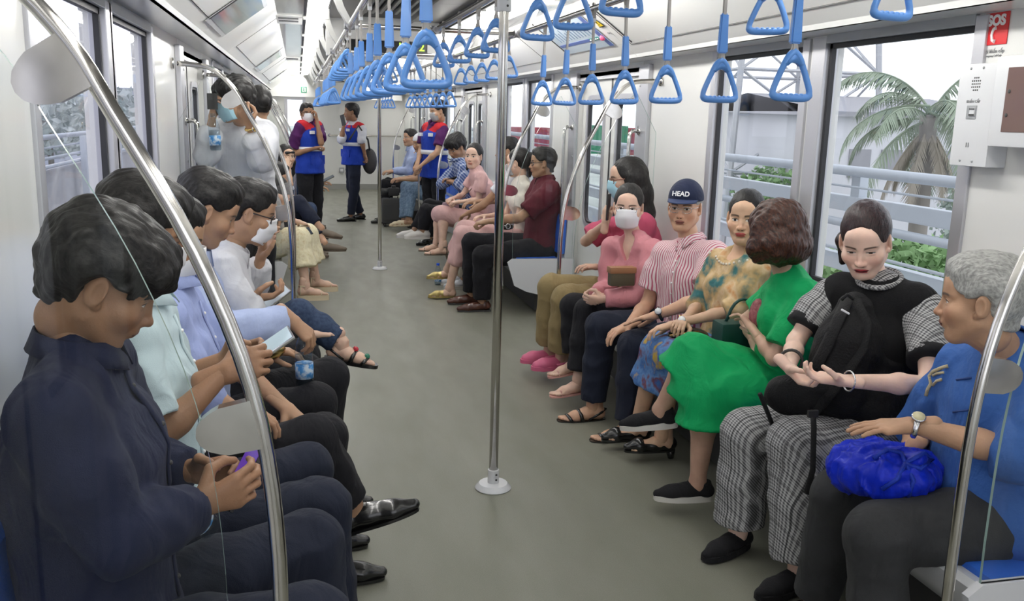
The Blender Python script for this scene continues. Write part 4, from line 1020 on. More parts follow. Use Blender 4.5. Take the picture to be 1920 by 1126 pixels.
def hair_t(style, h):
    k = (style, h)
    if k in _HS: return _HS[k]
    s = SDF(h); R = .6
    W = (-.2, -.2, -.6), (.2, .2, .3)
    face = lambda: s.ell((0, .105, -.045), (.066, .085, .102), k=.012, sub=True)
    if style in ('short', 'mop', 'crew', 'bald'):
        g = {'short': .010, 'mop': .020, 'crew': .004, 'bald': .006}[style]
        s.ell((0, -.024, .036), (.0765 + g, .098 + g, .088 + g * 1.3), k=.02)
        if style == 'mop':
            s.ell((0, .045, .080), (.07, .055, .045), k=.03); s.ell((.02, .075, .062), (.05, .03, .028), k=.02)
        if style == 'short': s.ell((.0, .030, .090), (.058, .046, .036), k=.03)
        s.cone((0, -.05, -.02), (0, -.055, -.07), .062, .046, k=.02)
        fz = {'short': .060, 'mop': .044, 'crew': .064, 'bald': .085}[style]
        # cut: face front below the hairline, around the ears, neck
        s.half(lambda P: np.maximum(P[..., 2] - (fz + np.minimum(0, -(P[..., 1] - .02)) * .1) - .007 * np.sin(P[..., 0] * 90 + 1) - .004 * np.sin(P[..., 0] * 230) + P[..., 0] ** 2 * 9, .035 - P[..., 1] + .0), *W, k=.01)
        s.half(lambda P: np.maximum(np.maximum(P[..., 2] - .014, -.012 - P[..., 1]), P[..., 1] - .04) - .0, *W, k=.008)
        for x in (-1, 1): s.ell((x * .085, -.008, -.012), (.02, .026, .036), k=.01, sub=True)
        s.half(lambda P: P[..., 2] + .080, *W, k=.01)
        s.half(lambda P: np.maximum(P[..., 2] + .02, -.028 - P[..., 1]), *W, k=.01)
    elif style in ('bun', 'pony', 'long', 'fringe'):
        s.ell((0, -.029, .036), (.0835, .1065, .0985), k=.02)
        s.cone((0, -.05, -.02), (0, -.05, -.05), .066, .052, k=.02)
        if style == 'bun': s.ell((0, -.125, .02), (.045, .035, .042), k=.012)
        if style == 'pony': s.ell((0, -.125, .045), (.032, .03, .032), k=.012); s.chain([(0, -.14, .04), (.01, -.165, -.02), (.015, -.155, -.10), (.01, -.135, -.17)], [.030, .036, .030, .010], k=.012)
        if style in ('long', 'fringe'):
            s.chain([(0, -.06, 0), (0, -.085, -.10), (0, -.095, -.22), (0, -.09, -.33)], [.085, .075, .068, .045], k=.03, fl=(np.array([1., 0, 0]), 1.25))
            for x in (-1, 1): s.chain([(x * .072, -.015, .02), (x * .082, -.01, -.07), (x * .082, -.03, -.18), (x * .065, -.05, -.28)], [.026, .028, .028, .014], k=.02)
        s.half(lambda P: np.maximum((P[..., 0] / .067) ** 2 + ((P[..., 2] + .035) / (.1205 + .10 * np.maximum(0, .022 - np.abs(P[..., 0])))) ** 2 - 1, (.022 - P[..., 1]) * 20) * .03, *W, k=.004)
        if style not in ('long', 'fringe'):
            for x in (-1, 1): s.ell((x * .085, -.006, -.012), (.018, .022, .034), k=.01, sub=True)
            s.half(lambda P: np.maximum(P[..., 2] + .058, P[..., 2] * 0 - .1 - P[..., 1] + .02 if style == 'pony' else P[..., 2] + .058), *W, k=.01)
            s.half(lambda P: np.maximum(P[..., 2] + .0, -.02 - P[..., 1]), *W, k=.01)
        if style == 'pony': s.chain([(.0, -.125, .04), (.045, -.13, .0), (.085, -.10, -.06), (.095, -.07, -.13)], [.032, .036, .034, .012], k=.012)
        if style == 'fringe': s.cone((-.05, .068, .05), (.04, .08, .045), .016, k=.01)
    elif style == 'bob':
        s.ell((0, -.024, .040), (.104, .122, .106), k=.03)
        s.ell((0, -.045, -.040), (.130, .112, .096), k=.03)
        for x in (-1, 1): s.chain([(x * .088, .0, .02), (x * .098, .010, -.05), (x * .092, .01, -.095)], [.03, .034, .022], k=.02)
        s.half(lambda P: np.maximum((P[..., 0] / .064) ** 2 + ((P[..., 2] + .045) / .105) ** 2 - 1, (.025 - P[..., 1]) * 20) * .03, *W, k=.006)
        s.half(lambda P: P[..., 2] + .122 + .02 * np.sin(P[..., 0] * 50) * np.cos(P[..., 1] * 60), *W, k=.02)
    elif style == 'hat':   # knitted cap or cloth hat
        s.ell((0, -.018, .045), (.088, .108, .092), k=.02); s.half(lambda P: P[..., 2] - .035 - P[..., 1] * .1, *W, k=.006)
    v, f_ = s.mesh(); n = vnormals(v, f_)
    q = v * np.array([1, .25, .25]); a = {'mop': .0085, 'bob': .008, 'short': .0055}.get(style, .003)
    v = v + n * (vnoise(q, 150) * a + vnoise(v, 38) * a * 1.2)[:, None]
    _HS[k] = (v, f_); return v, f_

# ------------------------------------------------------------------ hands: wrist at origin, fingers +Y, palm -Z, thumb +X
_HD = {}
POSE = {'relax': ((.35, .45, .3), (.45, .55, .35), .25), 'flat': ((.08, .12, .08), (.12, .15, .1), .1), 'grip': ((.75, 1.15, .7), (.85, 1.25, .7), .55),
        'fist': ((1.2, 1.5, .9), (1.25, 1.5, .9), .8), 'hold': ((.5, .8, .45), (.55, .9, .5), .4), 'droop': ((.55, .5, .3), (.75, .6, .4), .35), 'cup': ((.3, .5, .4), (.4, .7, .5), .5)}
def hand_t(pose, h):
    k = (pose, h)
    if k in _HD: return _HD[k]
    c1, c4, th = POSE[pose]; s = SDF(h); s.ops = []
    fl = (np.array([1., 0, 0]), 1.35)
    s.cone((0, -.055, 0), (0, .006, 0), .0215, .0205, k=.012, fl=fl)
    s.cone((.006, .015, 0), (.022, .078, .001), .0165, .0125, k=.012); s.cone((0, .015, 0), (.004, .080, .001), .0165, .0125, k=.012); s.cone((-.008, .015, -.001), (-.016, .077, -.001), .0165, .012, k=.012); s.cone((-.012, .015, -.003), (-.033, .070, -.005), .015, .0105, k=.012)
    for i, (bx, by, L, r) in enumerate(((.0255, .086, .072, .0088), (.0075, .090, .080, .0092), (-.0115, .087, .074, .0086), (-.0295, .078, .058, .0076))):
        t = i / 3; cu = [c1[j] * (1 - t) + c4[j] * t for j in range(3)]; spread = (.10, .02, -.05, -.13)[i]
        p = Vector((bx, by, 0)); a = 0
        for j, fr in enumerate((.46, .30, .24)):
            a += cu[j]; q = p + Vector((math.sin(spread) * math.cos(a), math.cos(spread) * math.cos(a), -math.sin(a))) * L * fr
            s.cone(p, q, r * (1 - .09 * j), r * (1 - .09 * (j + 1)), k=.0035 if j else .006); p = q
    p = Vector((.018, .018, -.006)); d = Vector((.80, .62, -.25 - th * .6)).normalized()
    for j, (L, ra, rb) in enumerate(((.044, .0155, .0118), (.032, .0112, .0098), (.024, .0096, .0078))):
        q = p + d * L; s.cone(p, q, ra, rb, k=.008 if j == 0 else .004); p = q
        d = (d + Vector((-.35 - th * .9, .45, -.25 * th))).normalized()
    v, f_ = s.mesh(); v = smooth(v, f_, 1, .35); _HD[k] = (v, f_); return v, f_

# ------------------------------------------------------------------ shoes: ankle above origin (heel at y=-.06, toe +Y, sole z=0)
_SH = {}
def shoe_t(kind):
    if kind in _SH: return _SH[kind]
    out = {}; h = .0045
    def body(hi, toe=.175, w=.036, top=.085):
        s = SDF(h); s.chain([(0, -.045, .045), (0, .04, .043), (0, .12, .032), (0, toe, .026)], [.034, w, w * 1.05, w * .62], k=.02, fl=(np.array([0, 0, 1.]), .85))
        s.cone((0, -.03, .05), (0, -.025, top), .034, .036, k=.02, cut=2); s.cone((0, .02, .055), (0, .09, .042), .032, .028, k=.02)
        return s
    foot = SDF(h).chain([(0, -.04, .035), (0, .03, .038), (0, .10, .022), (.006, .135, .017)], [.030, .032, .028, .018], k=.02, fl=(np.array([1., 0, 0]), 1.15)).cone((0, -.028, .04), (0, -.02, .13), .032, .034, k=.02)
    for i, x in enumerate((.024, .008, -.007, -.020, -.031)): foot.cone((x * .8, .115, .016), (x, (.178, .176, .170, .160, .148)[i], .013), .010, (.0105, .0085, .008, .0075, .007)[i], k=.004)
    def sole_o(w=.045, toe=.195, heel=-.075, wh=.034):
        o = []
        for i in range(24):
            a = 2 * PI * i / 24; y = math.sin(a); x = math.cos(a); Y = (toe + heel) / 2 + y * (toe - heel) / 2
            ww = wh + (w - wh) * min(1, max(0, (Y - heel) / (toe - heel) * 1.6)); o.append((math.copysign(abs(x) ** .62, x) * ww, Y))
        return o
    def sole(z0, z1, **k): return MB().prism(sole_o(**k), 2, z0, z1).mesh('sole')
    def wedge(th_, tt, **k):
        o = sole_o(**k); n = len(o); zz = [tt + (th_ - tt) * max(0, min(1, (.10 - y) / .16)) for x, y in o]
        return MB().add([(x, y, 0) for x, y in o] + [(x, y, z) for (x, y), z in zip(o, zz)], [tuple(range(n))[::-1], tuple(range(n, 2 * n))] + [(i, (i + 1) % n, n + (i + 1) % n, n + i) for i in range(n)]).mesh('sole')
    def npm(s, n='upper', sm=1): v, f_ = s.mesh(); v = smooth(v, f_, sm); return np_mesh(n, v, f_, [])
    if kind == 'dress': out = {'upper': npm(body(0, .19, .036).half(lambda P: P[..., 2] - .010, (-.2, -.2, -.1), (.2, .3, .2))), 'sole': MB().prism(sole_o(.042, .205), 2, .004, .014).box((-.03, -.075, 0), (.03, -.015, .014)).mesh('sole')}
    elif kind == 'sneaker': out = {'upper': npm(body(0, .175, .037, .09)), 'sole': wedge(.036, .022, w=.046), 'laces': None}
    elif kind == 'sandal': out = {'foot': npm(foot, 'foot'), 'sole': sole(-.012, .006, w=.046, toe=.20, wh=.038), 'strap': 'straps'}
    elif kind == 'wedge': out = {'foot': npm(foot, 'foot'), 'sole': sole(-.04, .004, w=.044, toe=.195, wh=.036), 'strap': 'thin'}
    elif kind == 'heel': out = {'foot': npm(foot, 'foot'), 'sole': sole(-.006, .005, w=.04, toe=.195, wh=.03), 'strap': 'thin', 'heel': MB().tube([(0, -.055, .0), (0, -.06, -.055)], [.022, .011], 8).mesh('heel')}
    elif kind == 'pump':
        s = body(0, .185, .033, .045); s.half(lambda P: np.maximum(np.maximum(.052 - P[..., 2] - 0, P[..., 1] - .085), -.055 - P[..., 1]), (-.2, -.2, -.1), (.2, .3, .2))
        out = {'foot': npm(foot, 'foot'), 'upper': npm(SDF(h).chain([(0, -.045, .036), (0, .04, .030), (0, .12, .027), (0, .185, .022)], [.037, .038, .038, .018], k=.02).half(lambda P: np.maximum(np.maximum(-P[..., 2] + .046, P[..., 1] - .10), -.048 - P[..., 1]), (-.2, -.2, -.1), (.2, .3, .2))), 'sole': sole(-.003, .008, w=.040, toe=.20, wh=.032), 'heel': MB().tube([(0, -.05, .0), (0, -.055, -.045)], [.026, .015], 10).mesh('heel')}
    elif kind == 'clog': out = {'foot': npm(foot, 'foot'), 'upper': npm(SDF(h).chain([(0, .03, .040), (0, .12, .032), (0, .165, .028)], [.042, .044, .032], k=.02)), 'sole': wedge(.034, .026, w=.050, toe=.205, wh=.042), 'strap': 'heelband'}
    elif kind == 'flat': out = {'foot': npm(foot, 'foot'), 'upper': npm(SDF(h).chain([(0, .05, .032), (0, .12, .026), (0, .185, .018)], [.036, .036, .016], k=.02)), 'sole': sole(-.003, .010, w=.042, toe=.205)}
    st = out.get('strap')
    if st:
        mb = MB()
        if st == 'straps':
            for (y, w, z) in ((.135, .043, .032), (.075, .042, .058)): mb.tube([(-w, y - .01, .004), (-w * .85, y, z * .7), (0, y + .006, z), (w * .85, y, z * .7), (w, y - .01, .004)], .011, 8, flat=(.5, (0, 0, 1)))
            mb.tube([(-.036, .03, .01), (-.036, -.04, .05), (0, -.074, .055), (.036, -.04, .05), (.036, .03, .01)], .007, 8)
        elif st == 'thin':
            mb.tube([(-.04, .13, .004), (-.02, .128, .030), (0, .13, .034), (.02, .128, .030), (.04, .13, .004)], .005, 8)
            mb.tube([(-.037 * math.cos(a), -.02 + .04 * math.sin(a), .085) for a in [2 * PI * i / 14 for i in range(14)]], .005, 8, closed=True)
            mb.tube([(-.035, -.045, .01), (-.035, -.04, .085)], .005, 6).tube([(.035, -.045, .01), (.035, -.04, .085)], .005, 6)
        else: mb.tube([(-.046, .04, .04), (-.044, -.03, .05), (0, -.078, .05), (.044, -.03, .05), (.046, .04, .04)], .009, 8)
        out['strap'] = mb.mesh('strap')
    if 'laces' in out:
        mb = MB()
        for i in range(5): mb.tube([(-.017, .035 + i * .018, .083 - i * .0065), (.017, .042 + i * .018, .082 - i * .0065)], .003, 6)
        out['laces'] = mb.mesh('laces')
    if kind == 'dress':
        mb = MB()
        for i in range(4): mb.tube([(-.015, .045 + i * .014, .082 - i * .005), (.015, .045 + i * .014, .082 - i * .005)], .0028, 6)
        out['laces'] = mb.mesh('laces')
    for n_, me in out.items():
        if me is None: continue
        bm = bmesh.new(); bm.from_mesh(me); bmesh.ops.recalc_face_normals(bm, faces=bm.faces[:]); bm.to_mesh(me); bm.free(); me.shade_smooth()
        if n_ in ('sole',): me.set_sharp_from_angle(angle=.8)
    _SH[kind] = out; return out
def frame(fwd, up):
    y = Vector(fwd).normalized(); z = Vector(up); z = (z - y * z.dot(y)).normalized(); x = y.cross(z); return x, y, z
def mat4(x, y, z, p, s=1.): return Matrix(((x[0] * s, y[0] * s, z[0] * s, p[0]), (x[1] * s, y[1] * s, z[1] * s, p[1]), (x[2] * s, y[2] * s, z[2] * s, p[2]), (0, 0, 0, 1)))
def add_shoe(root, kind, ankle, toe_dir, col, skin_m, sole_m=None, up=(0, 0, 1), name='shoe', scale=1.0, label=None):
    T_ = shoe_t(kind); x, y, z = frame(toe_dir, up); p = Vector(ankle) - z * .085 * scale
    e = bpy.data.objects.new(name, None); C.objects.link(e); e.parent = root; e.matrix_basis = Matrix.Translation(-root.location) @ mat4(x, y, z, p, scale)
    for n_, me in T_.items():
        if me is None: continue
        m = skin_m if n_ == 'foot' else (sole_m or col) if n_ in ('sole', 'heel') else col
        q = me.copy(); q.materials.clear(); q.materials.append(m); o = bpy.data.objects.new(n_, q); C.objects.link(o); o.parent = e
    if label: e['label'] = label
    return e

# ------------------------------------------------------------------ cloth materials
def cloth(nm, col, rough=.8, bump=.25, bscale=500, sheen=.03, var=.06):
    if nm in MATS: return MATS[nm]
    m = mat(nm, col, rough, bump=bump, bscale=bscale, var=var, vscale=6, spec=.25); m.node_tree.nodes['Principled BSDF'].inputs['Sheen Weight'].default_value = sheen; folds(m)
    return m
def pattern(nm, fn, rough=.8):
    """fn(nt, coord socket) -> colour socket"""
    if nm in MATS: return MATS[nm]
    m = bpy.data.materials.new(nm); m.use_nodes = True; nt = m.node_tree; b = nt.nodes['Principled BSDF']; b.inputs['Roughness'].default_value = rough; b.inputs['Specular IOR Level'].default_value = .25
    tc = nt.nodes.new('ShaderNodeTexCoord'); E.nt = nt; c = fn(nt, tc.outputs['Object']); nt.links.new(c, b.inputs['Base Color']); folds(m); MATS[nm] = m; return m
def _xyz(nt, c): s = nt.nodes.new('ShaderNodeSeparateXYZ'); nt.links.new(c, s.inputs[0]); return E(s.outputs[0]), E(s.outputs[1]), E(s.outputs[2])
def _noise(nt, c, sc, det=3):
    n = nt.nodes.new('ShaderNodeTexNoise'); n.inputs['Scale'].default_value = sc; n.inputs['Detail'].default_value = det; nt.links.new(c, n.inputs[0]); return E(n.outputs[0]), n.outputs[1]
def stripes(nm, base, line, period, wid=.5, axis=(0, 1, 0)):
    def fn(nt, c):
        x, y, z = _xyz(nt, c); n, _ = _noise(nt, c, 6); u = x * axis[0] + y * axis[1] + z * axis[2] + n * .02
        f = E.op('FRACT', u * (1 / period)); return mixc(base, line, (wid - f).step(.15))
    return pattern(nm, fn)
def plaid(nm, base, line, period, line2=None, period2=None, dark=.5, wid=.35):
    def fn(nt, c):
        x, y, z = _xyz(nt, c); n, _ = _noise(nt, c, 5); h = x + z * .0 + n * .02; v = y + n * .02
        # horizontal threads follow height and depth together, vertical threads the width
        hh = z + x + n * .015
        a = (wid - E.op('FRACT', v * (1 / period))).step(.12); b2 = (wid - E.op('FRACT', hh * (1 / period))).step(.12)
        t = (a + b2) * .5; col = mixc(base, line, t)
        if line2:
            a = (.09 - E.op('FRACT', v * (1 / period2))).step(.03); b2 = (.09 - E.op('FRACT', hh * (1 / period2))).step(.03)
            col = mixc(col, line2, E.op('MAXIMUM', a, b2) * dark)
        return col
    return pattern(nm, fn)
def blotch(nm, cols, sc=9., det=4):
    def fn(nt, c):
        n, cc = _noise(nt, c, sc, det); r = nt.nodes.new('ShaderNodeValToRGB'); nt.links.new(n.s, r.inputs[0]); e = r.color_ramp.elements
        k = len(cols); e[0].position = .30; e[0].color = (*cols[0], 1); e[1].position = .70; e[1].color = (*cols[-1], 1)
        for i in range(1, k - 1): q = e.new(.30 + .4 * i / (k - 1)); q.color = (*cols[i], 1)
        return r.outputs[0]
    return pattern(nm, fn)

# ------------------------------------------------------------------ the person builder
def lerp(a, b, t): return Vector(a) * (1 - t) + Vector(b) * t
def person(label, J, skin=(.42, .25, .16), sex='m', hair=('short', HB), top=None, bottom=None, shoes=None, h=.009, girth=1., head=None, hands=('relax', 'relax'), extras=None, group=None, headscale=1., lip=None, eye=.0052, mouth=0., brow=(.03, .022, .018), palm=None, mask=None, glasses=None, hat=None, name='person', seed=0., handfwd=None):
    """J: joints in world space: pel, neck, head (+look, hup), shL shR elL elR wrL wrR, hipL hipR knL knR anL anR"""
    J = {k: Vector(v) for k, v in J.items()}; g = girth; f = sex == 'f'
    root = thing(name, label, 'person', (J['pel'].x, J['pel'].y, 0), group)
    inv = Matrix.Translation((-J['pel'].x, -J['pel'].y, 0)); shift = V3((-J['pel'].x, -J['pel'].y, 0))
    up = (J['neck'] - J['pel']).normalized(); lat = (J['shL'] - J['shR']).normalized(); front = lat.cross(up).normalized() ; lat = up.cross(front).normalized()
    # front must point where left = up x front
    B = np.array([lat, front, up]).T
    fl = (V3(lat), 1.32); chest = lerp(J['pel'], J['neck'], .66); waist = lerp(J['pel'], J['neck'], .30)
    sk = skin_mat(skin, lip or tuple((skin[0] * .85, skin[1] * .55, skin[2] * .55)), brow, eye, mouth)
    sw = (.80 if f else 1.) * g
    hu = J.get('hup', Vector((0, 0, 1))); X, Yh, Zh = frame(J['look'], hu); hm = np.array([X, Yh, Zh]).T * headscale
    hc = J['head']; nbase = hc + Vector((hm @ V3((0, -.024, -.075))).tolist())
    def limbs(s, o=0., arms=1, legs=1, k=.02):
        if arms:
            for q in 'LR':
                s.cone(J['sh' + q], lerp(J['sh' + q], J['el' + q], .5), .050 * sw + o, .046 * sw + o, k=k); s.cone(lerp(J['sh' + q], J['el' + q], .5), J['el' + q], .046 * sw + o, .037 * sw + o, k=k)
                s.cone(J['el' + q], lerp(J['el' + q], J['wr' + q], .35), .037 * sw + o, .038 * sw + o, k=k); s.cone(lerp(J['el' + q], J['wr' + q], .35), J['wr' + q], .038 * sw + o, .0245 * sw + o, k=k)
        if legs:
            for q in 'LR':
                s.cone(J['hip' + q], J['kn' + q], .080 * g + o, .054 * g + o, k=k); c = lerp(J['kn' + q], J['an' + q], .33)
                s.cone(J['kn' + q], c, .052 * g + o, .053 * g + o, k=k); s.cone(c, J['an' + q], .053 * g + o, .034 + o, k=k)
    def torso(s, o=0., k=.035, belly=0.):
        s.ell(lerp(J['pel'], J['neck'], .06), (.165 * g + o, .115 * g + o, .13 + o), B=B, k=k)
        s.cone(lerp(J['pel'], J['neck'], .08), chest, .108 * g + o + belly, (.100 if f else .112) * g + o, k=k, fl=fl)
        s.ell(chest, ((.145 if f else .168) * g + o, (.098 if f else .108) * g + o, .155 + o), B=B, k=k)
        s.cone(lerp(J['shL'], J['neck'], .12) , lerp(J['shR'], J['neck'], .12), .052 * sw + o, k=k)
        s.cone(lerp(chest, J['neck'], .7), J['neck'] , .075 + o, .052 + o, k=k, fl=(V3(lat), 1.25))
        if f:
            for sg in (-1, 1): s.ell(chest + lat * sg * .065 + front * .075 + up * .0, (.055 + o, .045 + o, .055 + o), B=B, k=.03)
    # skin body
    s = SDF(h * 1.15); torso(s, -.006); limbs(s, -.003); s.cone(J['neck'] - up * .03, nbase, .054 if not f else .046, .050 if not f else .043, k=.03)
    for q in 'LR': s.cone(J['an' + q], J['an' + q] + Vector((0, 0, -.03)), .033, k=.02)
    bv, bf = s.mesh(); hv, hf = head_t(sex, .0036 if h > .0105 else .0026 if h > .008 else .0021)
    hw = hv @ hm.T + V3(hc); V_ = [bv, hw]; F_ = [bf, hf + len(bv)]; HP = [np.full_like(bv, 9.), hv]; n0 = len(bv) + len(hv)
    for q, ps in zip('LR', hands):
        if ps is None: continue
        tv, tf = hand_t(ps, .0042 if h > .0105 else .0030); wr, el = J['wr' + q], J['el' + q]; fw = (wr - el).normalized()
        if handfwd and handfwd.get(q): fw = Vector(handfwd[q]).normalized()
        pn = Vector((palm or {}).get(q, (0, 0, -1))); y = fw; z = -(pn - y * pn.dot(y)).normalized(); x = y.cross(z)
        hs = (.88 if f else 1.) * min(1, .94 + .06 * g); tw = tv.copy()
        if q == 'R': tw[:, 0] *= -1; tf = tf[:, ::-1]
        tw = (tw * hs) @ np.array([x, y, z]) + V3(wr); V_.append(tw); F_.append(tf + n0); HP.append(np.full_like(tw, 9.)); n0 += len(tw)
    me = np_mesh('body', np.concatenate(V_) + shift, np.concatenate(F_), sk, np.concatenate(HP)); body = link('body', me, None, root)
    HM4 = Matrix.Translation((-J['pel'].x, -J['pel'].y, 0)) @ mat4(X, Yh, Zh, hc, headscale)
    # hair
    if hair:
        v, ff = hair_t(hair[0], .0050 if h > .0105 else .0036); link('hair', np_mesh('hair', (v @ hm.T) + V3(hc) + shift, ff, hair[1], v), None, root)
    def garment(nm, s, m, wr=.005, st=(1, 1, 1), sm=1, lab=None):
        v, ff = s.mesh(); v = smooth(v, ff, sm); v = wrinkle(v, ff, wr, seed + len(nm), st) if wr else v
        o = link(nm, np_mesh(nm, v + shift, ff, m), None, root)
        if lab: o['label'] = lab
        return o
    if top:
        t = dict(kind='shirt', sleeve='long', m=None, wr=.0085, belly=0., loose=.012, collar=True, hem=.0); t.update(top); s = SDF(h); o = t['loose']
        torso(s, o, belly=t['belly'])
        for q in 'LR':
            S_, E_, W_ = J['sh' + q], J['el' + q], J['wr' + q]; S2 = lerp(S_, chest, .12)
            if t['sleeve'] == 'none': s.cone(S2, lerp(S_, E_, .12), .058 * sw + o, k=.03)
            elif t['sleeve'] == 'short': s.chain([S2, lerp(S_, E_, .35), lerp(S_, E_, t.get('sl', .62))], [.060 * sw + o, .056 * sw + o, .057 * sw + o + .004], k=.025, cut=2)
            elif t['sleeve'] == 'elbow': s.chain([S2, lerp(S_, E_, .5), E_, lerp(E_, W_, .18)], [.058 * sw + o, .050 * sw + o, .047 * sw + o, .050 * sw + o], k=.025, cut=2)
            else:
                e = t.get('to', .93); s.chain([S2, lerp(S_, E_, .5), E_, lerp(E_, W_, .5), lerp(E_, W_, e)], [.058 * sw + o, .051 * sw + o, .045 * sw + o, .040 * sw + o, .033 * sw + o + t.get('cuff', .0)], k=.022, cut=2)
        nb = lerp(J['neck'], nbase, .22)
        s.cone(J['neck'] - up * .02, nb, .062 + o * .5, .054 + o * .4, k=.02, cut=2)
        if t.get('vneck'): s.cone(J['neck'] + front * .09 - up * .09, J['neck'] + front * .075 + up * .03, .012, .055, k=.01, sub=True)
        if t.get('scoop'): s.ell(J['neck'] + front * .07 + up * .03, (.07, .05, .055), B=B, k=.012, sub=True)
        if t['hem'] > 0: s.cone(J['pel'], J['pel'] - up * t['hem'], .135 * g, .15 * g, k=.03, fl=fl)
        garment(t['kind'], s, t['m'], t['wr'])
        if t['collar']:
            mb = MB(); ca = nb - up * .004; ring = []
            cup = (nbase - J['neck']).normalized(); cf = (front - cup * front.dot(cup)).normalized(); cl_ = cup.cross(cf)
            tall = t.get('ch', .034)
            for i in range(25):
                a = -PI + .20 + (2 * PI - .40) * i / 24; d = -cf * math.cos(a) + cl_ * math.sin(a); op = abs(a) / PI
                r0 = .064 + o * .45; p0 = ca + cup * .008 + d * r0 - cup * (.006 + .014 * op * op) + cf * .012 * op; p1 = p0 + cup * tall * (1 - .25 * op) - d * .004; p2 = p0 + d * (.014 + .010 * op) - cup * (.004 + .03 * op ** 3)
                ring.append((p0 - cup * .008, p1, p1 + d * .004, p2))
            vs = [q for r_ in ring for q in r_]; fs = [(4 * i + j, 4 * i + 4 + j, 4 * i + 5 + j, 4 * i + 1 + j) for i in range(24) for j in range(3)]
            mb.add([v + Vector(shift.tolist()) for v in vs], fs); c_ = mb.build('collar', t.get('cm', t['m']), root, True, fix=False)
            sol = c_.modifiers.new('s', 'SOLIDIFY'); sol.thickness = .003
        if t.get('placket'):
            bv_ = surf(root, (t['kind'],)); ps = []; bt = MB(); N_ = 13
            for i in range(N_):
                c0 = lerp(J['neck'] - up * .03, J['pel'] + up * .10, i / (N_ - 1)); h_ = bv_.ray_cast(c0 + front * .5, -front)
                if h_[0] is not None: ps.append(h_[0] + front * .002 - root.location)
            if len(ps) > 3:
                MB().tube(ps, .012, 6, flat=(.3, front)).build('placket', t['m'], root, True)
                for i in range(1, len(ps), 2): bt.ball(ps[i] + front * .004, .005, 8, 6)
                bt.build('buttons', t.get('bm', m_white), root)
    if bottom:
        t = dict(kind='trousers', m=None, to=.95, wr=.0065, loose=.012, flare=0.); t.update(bottom); s = SDF(h); o = t['loose']
        if t['kind'] in ('trousers', 'shorts'):
            s.ell(J['pel'] + up * .02, (.172 * g + o * .5, .120 * g + o * .5, .12 + o * .5), B=B, k=.03)
            for q in 'LR':
                H_, K_, A_ = J['hip' + q], J['kn' + q], J['an' + q]; e = t['to']
                s.chain([H_, lerp(H_, K_, .5), K_, lerp(K_, A_, .45), lerp(K_, A_, e)], [.088 * g + o, .076 * g + o, .062 * g + o, .055 * g + o + t['flare'] * .4, .049 * g + o + t['flare']], k=.022, cut=2)
        else:   # skirt: cloth spanning both legs
            s.ell(J['pel'] + up * .02, (.17 * g + o, .12 * g + o, .12 + o), B=B, k=.04)
            K = lerp(J['knL'], J['knR'], .5); H_ = lerp(J['hipL'], J['hipR'], .5)
            for q in 'LR': s.chain([J['hip' + q], J['kn' + q]], [.09 * g + o, .066 * g + o], k=.04)
            kl = (J['knL'] - J['knR']); wid = kl.length
            for tt in (.25, .5, .75): s.cone(lerp(J['hipL'], J['hipR'], tt), lerp(J['knL'], J['knR'], tt), .085 * g + o, .058 * g + o, k=.05)
            e = t['to'] 
            if e > 0:
                for q in 'LR': s.cone(J['kn' + q], lerp(J['kn' + q], J['an' + q], e), .062 * g + o, .062 * g + o + t['flare'], k=.04, cut=2)
                m1, m2 = lerp(J['knL'], J['knR'], .5), lerp(lerp(J['knL'], J['anL'], e), lerp(J['knR'], J['anR'], e), .5); s.cone(m1, m2, .058 * g + o, .058 * g + o + t['flare'], k=.05, cut=2)
        garment(t['kind'], s, t['m'], t['wr'])
    if t_ := shoes:
        for q in 'LR':
            d = J.get('toe' + q, J.get('toe', front)); add_shoe(root, t_['kind'], J['an' + q], d, t_['m'], sk, t_.get('sm'), up=J.get('sup' + q, (0, 0, 1)), name=t_.get('name', 'shoe'), scale=t_.get('s', .92 if f else 1.))
    def head_part(nm, mb, m, smooth_=True, lab=None):
        o = mb.build(nm, m, root, smooth_); o.matrix_local = HM4
        if lab: o['label'] = lab
        return o
    if mask:
        mb = MB(); NU, NV = 17, 11
        vs = []
        for j in range(NV):
            for i in range(NU):
                u = -1 + 2 * i / (NU - 1); v = j / (NV - 1); z = .003 + (-.114 - .003) * v; 
                wx = .070 - .014 * abs(v - .45); x = u * wx; ridge = .027 * math.exp(-(u * 2.0) ** 2) * (1 - abs(v - .40) * 1.1)
                y = .0895 - .004 * u * u - .040 * u ** 8 + ridge - .020 * v ** 3 + (.0025 * math.cos(v * 18) if mask == 'pleat' else 0); vs.append((x, y, z + .010 * u * u * (1 - v) * -1 + .014 * u * u * v))
        mb.add(vs, [(j * NU + i, j * NU + i + 1, (j + 1) * NU + i + 1, (j + 1) * NU + i) for j in range(NV - 1) for i in range(NU - 1)])
        o = head_part('face_mask', mb, {'blue': mat('mask_blue', (.36, .60, .70), .8), 'grey': mat('mask_grey', (.36, .36, .36), .8)}.get(mask, mat('mask_white', (.78, .78, .80), .8))); sm_ = o.modifiers.new('s', 'SOLIDIFY'); sm_.thickness = .0015
        lp = MB()
        for sg in (-1, 1): lp.tube([(sg * .060, .022, -.014), (sg * .074, .008, .006), (sg * .078, -.012, .016)], .0012, 5).tube([(sg * .052, .03, -.092), (sg * .074, .005, -.045), (sg * .080, -.014, -.026)], .0012, 5)
        head_part('ear_loops', lp, m_white)
